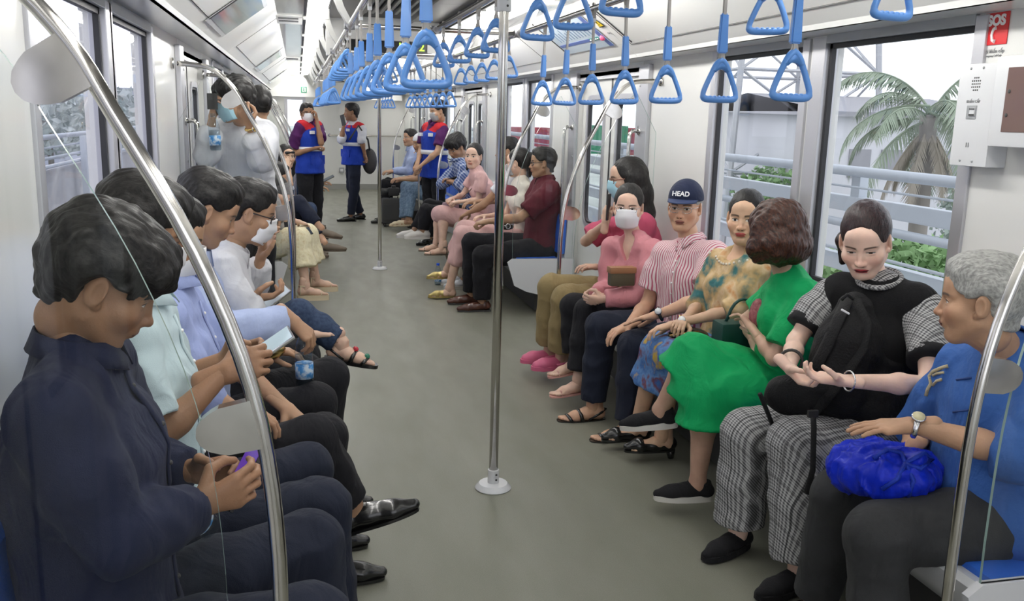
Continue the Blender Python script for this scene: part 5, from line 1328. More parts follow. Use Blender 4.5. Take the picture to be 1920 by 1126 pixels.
    if glasses:
        mb = MB(); fr = .0016 if glasses == 'wire' else .0026
        for sg in (-1, 1):
            mb.tube([(sg * .0325 + .024 * math.copysign(abs(math.cos(a)) ** .7, math.cos(a)), .0915 - .004 * abs(math.cos(a)) - .006 * (sg * math.cos(a) > 0), -.003 + .0155 * math.copysign(abs(math.sin(a)) ** .7, math.sin(a))) for a in [2 * PI * i / 20 for i in range(20)]], fr, 6, closed=True)
            mb.tube([(sg * .0565, .083, .004), (sg * .073, .04, .006), (sg * .080, -.004, .008), (sg * .081, -.02, -.006)], fr, 6)
        mb.tube([(-.009, .0935, .0), (0, .096, .003), (.009, .0935, .0)], fr, 6)
        head_part('glasses', mb, m_steel if glasses == 'wire' else mat('frame_dark', (.03, .02, .02), .3) if glasses == 'dark' else mat('frame_brown', (.16, .05, .03), .3))
    if hat == 'cap':
        s = SDF(.0035); s.ell((0, -.016, .044), (.089, .108, .100), k=.02); s.half(lambda P: P[..., 2] - .034 - .10 * np.maximum(0, P[..., 1]), (-.2, -.2, -.2), (.2, .2, .2), k=.004)
        v, ff = s.mesh(); mc = cloth('cap_navy', (.012, .018, .05), .7); o = link('cap', np_mesh('cap', v @ hm.T + V3(hc) + shift, ff, mc), None, root); 
        mb = MB(); N_ = 15; vs = []
        for j in range(6):
            for i in range(N_): a = -1.15 + 2.3 * i / (N_ - 1); r0 = 1 + .0 * j; q = j / 5; vs.append(((.086 - .004 * q) * math.sin(a), .088 * math.cos(a) + .062 * q * math.cos(a * .95), .046 - .004 * q + .010 * (math.cos(a) - .5) - .010 * q * q))
        mb.add(vs, [(j * N_ + i, j * N_ + i + 1, (j + 1) * N_ + i + 1, (j + 1) * N_ + i) for j in range(5) for i in range(N_ - 1)]); b_ = mb.build('visor', mat('cap_visor', (.02, .035, .10), .7), o, True); b_.matrix_local = HM4; sd = b_.modifiers.new('s', 'SOLIDIFY'); sd.thickness = .003
        MB().ball((0, -.016, .135), (.008, .008, .004)).build('cap_button', mc, o).matrix_local = HM4
        tx = text('lettering', 'HEAD', .034, (0, .0905, .062), basis((-1, 0, 0), (0, -.30, .954), (0, .954, .30)), m_white, None, bold=.0008)
        tx.parent = o; tx.matrix_local = HM4 @ Matrix.Translation((0, .0935, .078)) @ basis((-1, 0, 0), (0, -.30, .954), (0, .954, .30))
    root['_shift'] = 1; del root['_shift']
    return root, J, sk, HM4
def seated(side, Y, lean=.10, turn=0., hip=.27, splay=.10, z=.50, sw=.175, head=None, look=None, nk=(.04, .155), **ov):
    """default seated pose on the bench of that side; ov overrides joints with world vectors"""
    s = side; X0 = XL if s < 0 else XR; f = Vector((-s, 0, 0)); f = (Matrix.Rotation(turn, 4, 'Z') @ f.to_4d()).to_3d(); l = Vector((0, 0, 1)).cross(f)
    P = Vector(ov.get('pel', (X0 - s * hip, Y, z))); J = dict(pel=P); J['look'] = Vector(look).normalized() if look else f.copy()
    lk = Vector((J['look'].x, J['look'].y, 0)).normalized()
    if head is None:
        U = (Vector((0, 0, 1)) + f * lean).normalized(); J['neck'] = P + U * .53; J['head'] = J['neck'] + U * nk[1] + f * .05
    else:
        J['head'] = Vector(head); J['neck'] = J['head'] - Vector((0, 0, nk[1])) - lk * nk[0]
    if 'neck' in ov: J['neck'] = Vector(ov['neck'])
    U = (J['neck'] - P).normalized(); l = (l - U * l.dot(U)).normalized()
    for q, sg in (('L', 1), ('R', -1)):
        J['sh' + q] = J['neck'] - U * .055 + l * sg * sw; J['el' + q] = J['sh' + q] + Vector((0, 0, -.27)) + f * .09 + l * sg * .03; J['wr' + q] = J['el' + q] + f * .21 - l * sg * .07 + Vector((0, 0, -.01))
        J['hip' + q] = P + Vector((0, (1 if (s < 0) == (q == 'L') else -1) * .085, 0)); J['kn' + q] = Vector((P.x - s * .42, P.y + (1 if (s < 0) == (q == 'L') else -1) * splay, P.z + .03))
        if 'kn' + q in ov: J['kn' + q] = Vector(ov['kn' + q])
        J['an' + q] = Vector((J['kn' + q].x - s * .0, J['kn' + q].y, .085))
    J['toe'] = Vector((-s, 0, 0))
    for k, v in ov.items(): J[k] = Vector(v)
    return J
def standing(x, y, face, hgt=1.70, **ov):
    k = hgt / 1.70; f = Vector((math.cos(face), math.sin(face), 0)); l = Vector((0, 0, 1)).cross(f); P = Vector((x, y, .92 * k)); J = dict(pel=P, look=f, toe=f)
    J['neck'] = P + Vector((0, 0, .53 * k)); J['head'] = J['neck'] + Vector((0, 0, .145 * k)) + f * .025
    for q, sg in (('L', 1), ('R', -1)):
        J['sh' + q] = P + Vector((0, 0, .475 * k)) + l * sg * .18; J['el' + q] = J['sh' + q] + l * sg * .05 + Vector((0, 0, -.28 * k)); J['wr' + q] = J['el' + q] + f * .08 + Vector((0, 0, -.24 * k))
        J['hip' + q] = P + l * sg * .09 - Vector((0, 0, .02)); J['kn' + q] = Vector((x, y, .49 * k)) + l * sg * .10 + f * .01; J['an' + q] = Vector((x, y, .085)) + l * sg * .11 - f * .02
    for kk, v in ov.items(): J[kk] = Vector(v)
    return J

from mathutils.bvhtree import BVHTree
def surf(root, names):
    vs = []; fs = []; off = Vector(root.location)
    for o in root.children:
        if o.type == 'MESH' and o.name.split('.')[0] in names:
            n = len(vs); vs += [v.co + off for v in o.data.vertices]; fs += [[i + n for i in p.vertices] for p in o.data.polygons]
    return BVHTree.FromPolygons(vs, fs)
def onto(bvh, px, py, off=.003, fallback=None):
    """world point where the sight line of a photo pixel meets a garment, lifted off along its normal"""
    o = Vector((CX, 0, H)); d = (at(px, py, Y=5.) - o).normalized(); h = bvh.ray_cast(o, d)
    if h[0] is None: return fallback
    n = h[1] if h[1].dot(d) < 0 else -h[1]; return h[0] + n * off
def fit_to(o, root): o.matrix_parent_inverse = Matrix.Translation(-root.location); return o

# ================================================================== the passengers
def A(px, py, Y): return at(px, py, Y=Y)
SK1 = (.50, .30, .19); SK2 = (.40, .235, .145); SK3 = (.31, .17, .10); SKF = (.68, .46, .35); SKO = (.48, .285, .18)
navy = cloth('navy_shirt', (.012, .016, .045)); mint = cloth('mint_shirt', (.50, .62, .66)); lilac = cloth('lilac_shirt', (.30, .36, .62)); lblue = cloth('light_blue_shirt', (.38, .45, .66)); white = cloth('white_shirt', (.62, .63, .67)); blackc = cloth('black_cloth', (.012, .012, .014)); navyt = cloth('navy_trousers', (.014, .018, .034)); blackt = cloth('black_trousers', (.010, .010, .013)); chark = cloth('charcoal_trousers', (.035, .036, .038)); khaki = cloth('khaki_trousers', (.28, .21, .10)); jeans = blotch('denim', [(.02, .035, .075), (.045, .07, .13)], 60); jeansl = blotch('pale_denim', [(.10, .16, .24), (.20, .28, .38)], 40)
oldblue = cloth('mandarin_blue', (.045, .13, .40), bump=.4, bscale=40); pinkb = cloth('pink_blouse', (.60, .24, .27), .6); pinkt = cloth('rose_tee', (.52, .09, .16)); green = cloth('green_crepe', (.0, .34, .10), .7); maroon = cloth('maroon_shirt', (.10, .012, .022)); pinkd = cloth('pale_pink_dress', (.66, .42, .40)); cream = blotch('cream_skirt', [(.62, .55, .34), (.72, .67, .48), (.60, .50, .30)], 30)
strip = stripes('red_stripes', (.74, .62, .62), (.45, .10, .16), .0125, .38); hounds = plaid('grey_houndstooth', (.09, .09, .095), (.50, .50, .50), .0115, (.01, .01, .01), .05, .6, .5); bluep = plaid('blue_check', (.06, .10, .26), (.50, .56, .68), .036, None, 1, .5, .35)
batik = blotch('batik_dress', [(.02, .10, .11), (.05, .16, .16), (.50, .34, .16), (.62, .46, .28), (.55, .22, .05)], 8); batik2 = blotch('batik_skirt', [(.04, .12, .34), (.16, .05, .06), (.12, .25, .50), (.05, .14, .38), (.50, .33, .03)], 13)
leather = mat('shoe_leather_black', (.012, .012, .012), .25, coat=.4); sneakb = cloth('sneaker_black', (.015, .015, .017), .9, bscale=200); solew = mat('sole_white', (.62, .60, .56), .5); brownl = mat('leather_brown', (.08, .025, .015), .3, coat=.3); pinkp = mat('clog_pink', (.62, .13, .24), .5); nude = mat('strap_nude', (.60, .32, .28), .4); gold = mat('gold_leather', (.50, .40, .16), .3, .7); taupe = mat('taupe_leather', (.14, .11, .08), .6); creamp = mat('cream_platform', (.62, .52, .36), .6); purple = cloth('purple_polo', (.07, .012, .085)); vestb = cloth('vest_blue', (.012, .045, .36)); vestr = cloth('vest_red', (.52, .02, .03)); reflw = mat('reflective_tape', (.70, .72, .75), .4)
m_gold = mat('gold', (.75, .52, .20), .25, 1.); m_silver = mat('silver', (.7, .7, .72), .22, 1.)

def watch(root, J, q, m_strap, m_face, t=.93, r=.031, face_dir=(0, 0, 1)):
    wr, el = J['wr' + q], J['el' + q]; d = (wr - el).normalized(); c = lerp(el, wr, t) - Vector((root.location.x, root.location.y, 0)); n = Vector(face_dir); n = (n - d * n.dot(d)).normalized(); w = d.cross(n)
    pts = [c + (n * math.cos(a) + w * math.sin(a)) * r for a in [2 * PI * i / 20 for i in range(20)]]
    o = MB().tube(pts, .0085, 6, closed=True, flat=(.35, n)).build('watch', m_strap, root, True)
    p = c + n * (r + .003); MB().tube([p - n * .003, p + n * .005], .0165, 16).build('dial', m_face, o, True)
    MB().tube([p - n * .003, p + n * .0035], .0185, 16).build('case', m_silver, o, True)
    return o
def bracelet(root, J, q, m, t=.95, r=.028, th=.003, name='bracelet'):
    wr, el = J['wr' + q], J['el' + q]; d = (wr - el).normalized(); c = lerp(el, wr, t) - Vector((root.location.x, root.location.y, 0)); n = Vector((0, 0, 1)); n = (n - d * n.dot(d)).normalized(); w = d.cross(n)
    return MB().tube([c + (n * math.cos(a) + w * math.sin(a)) * r for a in [2 * PI * i / 20 for i in range(20)]], th, 6, closed=True).build(name, m, root, True)
def phone(label, c, nrm, up, m_body=None, scr=(.05, .06, .08), es=0., size=(.074, .154, .008), name='phone'):
    z = Vector(nrm).normalized(); y = Vector(up); y = (y - z * y.dot(z)).normalized(); x = y.cross(z); t = thing(name, label, 'phone'); t.matrix_world = mat4(x, y, z, c)
    w, h_, d = size; MB().box((-w / 2, -h_ / 2, -d / 2), (w / 2, h_ / 2, d / 2), .003).build('phone_body', m_body or m_black, t, 2)
    ms = mat('phone_screen_%s' % (scr,), scr, .08, emit=scr, es=es) if es else mat('phone_screen_%s' % (scr,), scr, .08)
    MB().box((-w / 2 + .004, -h_ / 2 + .004, d / 2), (w / 2 - .004, h_ / 2 - .004, d / 2 + .0008)).build('screen', ms, t)
    MB().box((w / 2 - .034, h_ / 2 - .036, -d / 2 - .0015), (w / 2 - .006, h_ / 2 - .008, -d / 2), .0005).build('camera_bump', m_dark, t)
    return t
m_pet = glass_mat('bottle_plastic', (.86, .90, .93), .08); m_water = glass_mat('bottle_water', (.80, .86, .90), .05); m_lab = blotch('bottle_label', [(.65, .72, .80), (.60, .70, .80), (.08, .30, .65), (.05, .22, .55)], 45); m_capb = mat('bottle_cap_blue', (.01, .08, .55), .4)
def bottle(label, base, axis, cap=m_capb, H_=.21):
    z = Vector(axis).normalized(); x = z.orthogonal().normalized(); y = z.cross(x); t = thing('water_bottle', label, 'bottle'); t.matrix_world = mat4(x, y, z, base)
    MB().lathe([(.026, 0), (.031, .006), (.032, .05), (.030, .07), (.032, .09), (.032, .13), (.026, .155), (.014, .185), (.0125, .195)], seg=20).build('bottle_body', m_pet, t, True)
    MB().lathe([(.0325, .030), (.0325, .085)], seg=20).build('wrapper', m_lab, t, True); MB().lathe([(.025, .003), (.0295, .008), (.0305, .05), (.0305, .115)], seg=20).build('water', m_water, t, True)
    MB().lathe([(.015, .188), (.0155, .205), (.014, .208)], seg=16).build('cap', cap, t, 2)
    return t
Zd = (0, 0, -1)

# ---- bench of the phone scrollers (faces +X)
Y = 1.78
J = seated(-1, Y, head=A(200, 527, Y), look=(.86, .10, -.55), hup=(.40, 0, .9), z=.52, hip=.26, sw=.19, neck=A(138, 662, Y),
           shR=A(98, 790, 1.60), elR=A(222, 1010, 1.58), wrR=A(372, 945, 1.72), elL=A(250, 870, 2.02), wrL=A(360, 882, 1.95), knR=(-.80, 1.70, .57), knL=(-.80, 2.06, .57), anR=(-.74, 1.68, .085), anL=(-.74, 2.06, .085))
r1, j1, s1, _ = person('seated person in dark navy shirt bent over a phone behind the glass', J, SK3, 'm', ('mop', HB), dict(m=navy, sleeve='long', placket=True, bm=m_dark), dict(m=navyt), dict(kind='dress', m=leather), h=.0075, hands=('hold', 'hold'), palm={'R': (.1, 1, .1), 'L': (.1, -1, -.2)}, handfwd={'R': (.9, .2, .25), 'L': (.8, -.3, .1)}, girth=1.16, eye=.0028, lip=(.22, .09, .07), seed=1)
phone('dark phone with a purple screen held by the navy shirted person', A(455, 890, 1.83), (-.75, -.25, .6), (.35, .35, .8), scr=(.10, .04, .30), es=.6)
bottle('small water bottle with blue cap tucked at the elbow of navy shirt', A(395, 985, 1.93), (A(290, 935, 1.84) - A(395, 985, 1.93)))
Y = 2.28
J = seated(-1, Y, head=A(272, 430, Y), look=(.9, .05, -.42), hup=(.35, 0, 1), neck=A(250, 570, Y), z=.52, elR=A(282, 835, 2.08), wrR=A(418, 700, 2.16), elL=A(330, 790, 2.5), wrL=A(415, 680, 2.40), knR=(-.76, 2.28, .57), knL=(-.80, 2.55, .57), anR=(-.72, 2.28, .085), anL=(-.72, 2.6, .085))
r2, j2, s2, _ = person('seated person in pale mint short sleeved shirt with white mask tapping a phone', J, SK3, 'm', ('short', HB), dict(m=mint, sleeve='short', sl=.72, placket=True, loose=.017, belly=.02), dict(m=navyt), dict(kind='dress', m=leather), h=.008, hands=('hold', 'grip'), palm={'R': (.3, .8, -.3), 'L': (.4, -.8, .1)}, handfwd={'R': (.9, .1, .35), 'L': (.9, 0, .3)}, mask='white', seed=2)
phone('silver phone held up by the person in mint shirt', A(498, 655, 2.24), (-.5, -.25, .8), (.85, .1, .5), m_silver, (.40, .50, .56), .3)
Y = 2.74
J = seated(-1, Y, head=A(318, 445, Y), look=(.95, 0, -.3), neck=A(318, 545, Y), elR=A(385, 750, 2.6), wrR=A(440, 765, 2.6), elL=(-1.05, 2.95, .82), wrL=(-.86, 2.85, .66), knR=(-.78, 2.72, .60), knL=(-.74, 2.86, .55), anR=A(662, 950, 2.80), anL=(-.74, 2.9, .085), toeR=(.92, -.05, .28), supR=(-.3, 0, 1))
r3, j3, s3, _ = person('seated person in lilac shirt with a pen in the pocket and crossed legs', J, SK2, 'm', ('short', HB), dict(m=lilac, sleeve='elbow', placket=True), dict(m=blackt, to=.90), dict(kind='dress', m=leather), h=.0085, hands=('relax', 'relax'), mask='white', seed=3)
pn = thing('ballpoint_pen', 'dark pen with silver clip standing in the lilac shirt pocket', 'pen'); pa = A(311, 648, 2.60); MB().tube([pa + Vector((-.01, 0, -.06)), pa + Vector((.0, 0, .04))], .005, 8).build('barrel', m_black, pn, True); MB().tube([pa + Vector((.006, -.006, .04)), pa + Vector((.002, -.006, .0))], .0022, 6).build('clip', m_silver, pn, True)
Y = 3.20
J = seated(-1, Y, head=A(392, 392, Y), look=(.88, .12, -.50), hup=(.38, 0, 1), neck=A(345, 475, Y), elR=A(400, 622, 3.0), wrR=A(548, 600, 3.12), elL=A(400, 590, 3.45), wrL=A(500, 655, 3.38), knR=(-.76, 3.15, .57), knL=(-.70, 3.48, .57), anR=(-.78, 3.15, .085), anL=(-.74, 3.5, .085))
r4, j4, s4, _ = person('seated person in light blue long sleeved shirt holding a water bottle by its neck', J, SK2, 'm', ('short', HB), dict(m=lblue, sleeve='long', to=.90, cuff=.008, loose=.016, belly=.01), dict(m=blackt), dict(kind='dress', m=leather), h=.0085, hands=('relax', 'droop'), palm={'R': (-.5, .3, -.6), 'L': (0, 0, -1)}, handfwd={'R': (.75, .12, -.75), 'L': (1, -.1, -.1)}, eye=.0026, girth=1.0, seed=4)
bottle('clear water bottle hanging from the hand of the light blue shirt', A(572, 722, 3.18), (-.02, 0, 1), glass_mat('cap_clear', (.8, .85, .9), .1))
tb = thing('snack_bag', 'blue and gold snack bag on the lap beside the light blue shirt', 'bag'); c_ = A(480, 645, 3.32)
MB().ball(tuple(c_), (.085, .05, .06), 16, 10).build('pouch', mat('foil_blue', (.02, .09, .38), .3), tb, True); MB().ball(tuple(c_ + Vector((.02, -.002, -.02))), (.086, .05, .045), 16, 10).build('gold_band', m_gold, tb, True)
Y = 3.68
J = seated(-1, Y, head=A(470, 398, Y), look=(.93, .05, -.28), neck=A(425, 470, Y), elR=A(462, 600, 3.5), wrR=A(470, 560, 3.56), elL=A(470, 560, 3.9), wrL=A(488, 487, 3.8), knR=(-.80, 3.62, .56), knL=(-.80, 3.85, .56))
r5, j5, s5, _ = person('seated person in white shirt with dark glasses and white pleated mask', J, SK2, 'm', ('short', HB), dict(m=white, sleeve='long', loose=.016), dict(m=blackt), dict(kind='dress', m=leather), h=.009, hands=('relax', 'hold'), palm={'R': (.2, .3, 1), 'L': (1, 0, .3)}, handfwd={'R': (.9, 0, .1), 'L': (.2, 0, 1)}, mask='pleat', glasses='dark', seed=5)
phone('pale phone held low by the white shirted masked person', A(512, 562, 3.62), (-.5, -.3, .75), (.85, .2, .45), m_silver, (.45, .52, .58), .2)
Y = 4.15
J = seated(-1, Y, head=A(478, 415, Y), look=(1, .1, -.1), hip=.30, knR=A(560, 592, 4.1), knL=(-.80, 4.28, .56), anR=A(640, 642, 4.05), anL=(-.78, 4.3, .085), toeR=(.92, -.28, -.14), supR=(.15, 0, 1))
r6, j6, s6, _ = person('seated person in black top and jeans with crossed legs and jewelled sandals', J, SKF, 'f', ('long', HB), dict(m=blackc, sleeve='long', collar=False), dict(m=jeans, to=.92), dict(kind='sandal', m=leather), h=.0095, hands=('relax', 'relax'), seed=6)
phone('small dark phone glowing near the knee of the jeans wearer', A(497, 585, 4.1), (-.5, -.4, .75), (.85, .2, .3))
sh6 = [q for q in r6.children if q.name.startswith('shoe')][-1]      # jewelled strap
MB().ball((-.018, .07, .064), .012, 8, 6).build('red_jewel', mat('jewel_red', (.5, .03, .05), .2), sh6, True); MB().ball((.0, .078, .066), .013, 8, 6).build('red_jewel', mat('jewel_red', (.5, .03, .05), .2), sh6, True)
MB().ball((.0, .138, .040), .015, 8, 6).build('green_jewel', mat('jewel_green', (.03, .2, .12), .2), sh6, True)

# ---- bench of the talking women (faces -X)
Y = 2.03
J = seated(1, Y, head=A(1835, 562, Y), look=(-.75, .62, -.10), neck=A(1900, 668, Y), sw=.19, hip=.22, z=.52, elL=A(1905, 850, 1.86), wrL=A(1712, 796, 2.02), elR=A(1730, 800, 2.3), wrR=A(1700, 850, 2.12), shR=A(1800, 690, 2.2), knL=A(1645, 1000, 1.98), knR=A(1575, 930, 2.30), anL=(.76, 1.95, .085), anR=(.80, 2.35, .085))
r7, j7, s7, _ = person('elderly grey haired person in blue embroidered mandarin shirt holding a blue bag', J, SKO, 'o', ('short', HG), dict(m=oldblue, sleeve='elbow', loose=.022, belly=.05, ch=.03, hem=.02), dict(m=chark, loose=.018), dict(kind='dress', m=leather), h=.0075, hands=('flat', 'grip'), palm={'L': (-.1, .1, -1), 'R': (0, .1, -1)}, handfwd={'L': (-.85, .45, -.15), 'R': (-.5, .2, -.8)}, girth=1.08, brow=(.12, .10, .09), lip=(.30, .12, .10), eye=.0036, mouth=.0008, seed=7)
watch(r7, j7, 'L', m_silver, mat('dial_gold', (.6, .55, .35), .2), t=.97, face_dir=(-.2, -.5, 1))
bv = surf(r7, ('shirt',)); m_emb = mat('embroidery_cream', (.60, .52, .33), .7, bump=.5, bscale=200); m_knot = mat('mandarin_dark', (.02, .06, .22), .7)
for nm_, pl_, rr_, m_ in (('embroidery', [(1737, 742), (1741, 729), (1747, 718), (1744, 704), (1750, 696), (1760, 692), (1768, 689), (1777, 686)], .0055, m_emb), ('embroidery', [(1750, 722), (1757, 714), (1766, 711)], .0045, m_emb), ('embroidery', [(1750, 704), (1758, 700), (1770, 698)], .004, m_emb), ('knot_button', [(1794, 712), (1822, 708)], .003, m_knot), ('knot_button', [(1788, 772), (1816, 768)], .003, m_knot)):
    q = [onto(bv, *p_, .002) for p_ in pl_]; q = [x_ for x_ in q if x_ is not None]
    if len(q) > 1: fit_to(MB().tube(q, rr_, 6).build(nm_, m_, r7, True), r7)
# the blue bag on the lap
m_bag = cloth('bag_blue', (.006, .025, .52), .35, bump=.6, bscale=22)
bg_ = thing('drawstring_bag', 'bright blue nylon drawstring bag on the lap of the grey haired person', 'bag', tuple(A(1660, 880, 2.12)))
s = SDF(.006); s.ell((0, 0, 0), (.105, .125, .062), k=.03).ell((-.06, .03, -.01), (.06, .08, .055), k=.03).ell((.055, -.03, -.005), (.07, .07, .05), k=.03); s.cone((.02, -.05, .03), (.035, -.075, .055), .04, .022, k=.02)
v, ff = s.mesh(); v = wrinkle(v, ff, .014, 3.3, (1.2, 3.2, 1.2)); v = wrinkle(v, ff, .006, 9.3, (3.4, 2.4, 2)) * np.array([1.18, 1.12, 1.2]); link('pouch', np_mesh('pouch', v, ff, m_bag), None, bg_)
bvk = surf(bg_, ('pouch',))
for pl_ in ([(1640, 862), (1665, 845), (1690, 850), (1700, 870)], [(1700, 870), (1730, 850), (1745, 862), (1722, 880), (1700, 872)], [(1700, 870), (1680, 895), (1655, 915), (1640, 940)], [(1700, 870), (1712, 900), (1700, 930)]):
    q = [onto(bvk, *p_, .006) for p_ in pl_]; q = [x_ - bg_.location for x_ in q if x_ is not None]
    if len(q) > 2: MB().tube(q, .0065, 6).build('drawstring', cloth('cord_blue', (.01, .04, .42), .4), bg_, True)
cd = MB()
for k in range(7):
    a = k * .9; cd.tube([(.03, -.07, .05), (.03 + .05 * math.cos(a), -.08 + .045 * math.sin(a), .045 + .02 * math.sin(k)), (.03 + .06 * math.cos(a + .5), -.09 + .05 * math.sin(a + .5), .0), (.03 + .035 * math.cos(a + .9), -.10, -.03)], .007, 6, flat=(.4, (0, 1, 0)))
cd.tube([(.02, -.08, .04), (-.03, -.09, .0), (-.04, -.10, -.06), (.0, -.105, -.09), (.05, -.10, -.04)], .006, 6).build('drawstring', m_bag, bg_, True)

Y = 2.72
J = seated(1, Y, head=A(1622, 452, Y), look=(-.62, -.68, -.42), hup=(-.10, .0, 1), neck=A(1652, 540, 2.70), sw=.185, hip=.20, shL=A(1745, 585, 2.54), shR=A(1550, 553, 2.86), elR=A(1492, 640, 2.84), wrR=A(1480, 690, 2.56), elL=A(1742, 722, 2.36), wrL=A(1580, 713, 2.36), knR=A(1400, 812, 2.86), knL=A(1490, 832, 2.62), anR=(.79, 2.86, .085), anL=(.86, 2.55, .085), toeR=(-.9, -.35, 0), toeL=(-.9, -.2, 0))
r8, j8, s8, _ = person('talking person with black ponytail in black bib and grey houndstooth outfit', J, (.82, .57, .46), 'f', ('pony', HR), dict(m=hounds, sleeve='short', sl=.66, collar=False, loose=.016, wr=.003), dict(m=hounds, to=.90, loose=.022, flare=.018, wr=.004), dict(kind='sneaker', m=sneakb, sm=sneakb), h=.0075, hands=('cup', 'hold'), palm={'L': (-.2, .0, 1), 'R': (.3, -.2, .9)}, handfwd={'L': (-.95, .28, .08), 'R': (.25, -.85, -.40)}, girth=1.14, lip=(.46, .05, .06), brow=(.05, .025, .02), eye=.0022, mouth=.0022, seed=8)
# black bib front with a knitted edge, as a second layer over the chest
def layer(root, J, s, name, m, wr=.002, lab=None):
    v, ff = s.mesh(); v = smooth(v, ff, 1); v = wrinkle(v, ff, wr, 2.) if wr else v; o = link(name, np_mesh(name, v - V3((root.location.x, root.location.y, 0)), ff, m), None, root)
    if lab: o['label'] = lab
    return o
def torso_frame(J): up = (J['neck'] - J['pel']).normalized(); lat = (J['shL'] - J['shR']).normalized(); fr = lat.cross(up).normalized(); return up, up.cross(fr).normalized(), fr
up, lat, fr = torso_frame(j8); ch = lerp(j8['pel'], j8['neck'], .66); B_ = np.array([lat, fr, up]).T
s = SDF(.0075); g = 1.14; o = .028
s.cone(lerp(j8['pel'], j8['neck'], .2), ch, .105 * g + o, .102 * g + o, k=.03, fl=(V3(lat), 1.30)).ell(ch, (.142 * g + o, .1 * g + o, .15 + o), B=B_, k=.03)
for sg in (-1, 1): s.ell(ch + lat * sg * .065 + fr * .075, (.06 + o, .05 + o, .06 + o), B=B_, k=.03)
s.cone(lerp(j8['shL'], j8['neck'], .30), lerp(j8['shR'], j8['neck'], .30), .050 + o, k=.03)
s.cone(lerp(ch, j8['neck'], .7), j8['neck'], .075 + o, .060 + o * .6, k=.03)
s.cone(j8['neck'] + fr * .012 + up * .034, j8['neck'] + up * .2 + fr * .03, .050, .066, k=.004, sub=True)
layer(r8, j8, s, 'bib', cloth('bib_black', (.008, .008, .009), .9, .3, 400))
cup = (j8['head'] - j8['neck']).normalized()
nk_ = MB().tube([j8['neck'] + up * .005 + lat * .070 * math.sin(a) + fr * (.026 + .068 * math.cos(a)) + up * (-.022 * math.cos(a) + .034) for a in [2 * PI * i / 28 for i in range(28)]], .0095, 8, closed=True).build('neck_band', hounds, r8, True); nk_.matrix_parent_inverse = Matrix.Translation((-r8.location.x, -r8.location.y, 0))
for q in 'LR':
    e_ = lerp(j8['sh' + q], j8['el' + q], .66); d_ = (j8['el' + q] - j8['sh' + q]).normalized(); cu_ = MB().tube([e_ - d_ * .022, e_ + d_ * .012], .0715, 24).build('sleeve_band', blackc, r8, True); cu_.matrix_parent_inverse = Matrix.Translation((-r8.location.x, -r8.location.y, 0))
bracelet(r8, j8, 'L', m_silver, t=.93, r=.031); bracelet(r8, j8, 'R', m_black, t=.72, r=.036, th=.0055, name='fitness_band')
bp_ = thing('backpack', 'big black fabric backpack lying on the lap of the houndstooth wearer', 'backpack', (1.0, 2.68, 0)); m_bp = cloth('backpack_black', (.009, .009, .010), .75, .35, 160)
a0, a1, a2 = A(1445, 745, 2.74), A(1640, 760, 2.62), A(1600, 560, 2.60); sh_ = Vector((-1.0, -2.68, 0))
s = SDF(.0075); cA = A(1565, 690, 2.60)
s.chain([A(1470, 740, 2.72), A(1560, 735, 2.66), A(1650, 765, 2.58)], [.065, .085, .075], k=.04); s.chain([A(1570, 710, 2.64), A(1590, 640, 2.64), A(1603, 575, 2.66)], [.105, .100, .055], k=.04); s.cone(A(1660, 640, 2.6), A(1660, 730, 2.58), .06, .07, k=.04)
v, ff = s.mesh(); v = wrinkle(v, ff, .010, 5.5); link('bag_body', np_mesh('bag_body', v + V3(sh_), ff, m_bp), None, bp_)
def strapband(pts, w=.018, th=.004, m=m_bp, nm='shoulder_strap', parent=bp_, sh=sh_, nd=(-1, -.3, .3)):
    mb = MB().tube([Vector(p) + sh for p in pts], w, 8, flat=(th / w, Vector(nd).normalized())); return mb.build(nm, m, parent, True)
_bb = bpy.data.objects; bvb = surf(bp_, ('bag_body',)); bvl = surf(r8, ('trousers', 'bag_body'))
def bagstrap(pl_, w, off=.004, b=None, nm='shoulder_strap', extra=()):
    q = [onto(b or bvb, *p_, off) for p_ in pl_]; q = [x_ for x_ in q if x_ is not None] + list(extra)
    if len(q) > 1: strapband(q, w, nm=nm)
bagstrap([(1588, 566), (1572, 600), (1555, 640), (1535, 680), (1515, 715)], .026); bagstrap([(1602, 566), (1622, 610), (1615, 650), (1590, 690), (1560, 730), (1530, 765)], .026)
strapband([A(1425, 738, 2.70), A(1440, 775, 2.70), A(1452, 805, 2.72)], .010); strapband([A(1524, 772, 2.52), A(1526, 800, 2.48), A(1524, 880, 2.46), A(1512, 925, 2.46)], .0115)
strapband([A(1578, 562, 2.52), A(1588, 552, 2.52), A(1600, 560, 2.52)], .006, nm='top_loop')
MB().box((-.018, -.006, -.012), (.018, .006, .012), .003).xf(lambda v: v + A(1524, 775, 2.485) + sh_).build('buckle', m_black, bp_)
MB().tube([A(1578, 580, 2.50) + sh_, A(1592, 588, 2.50) + sh_], .0035, 6).build('white_tag', m_white, bp_)

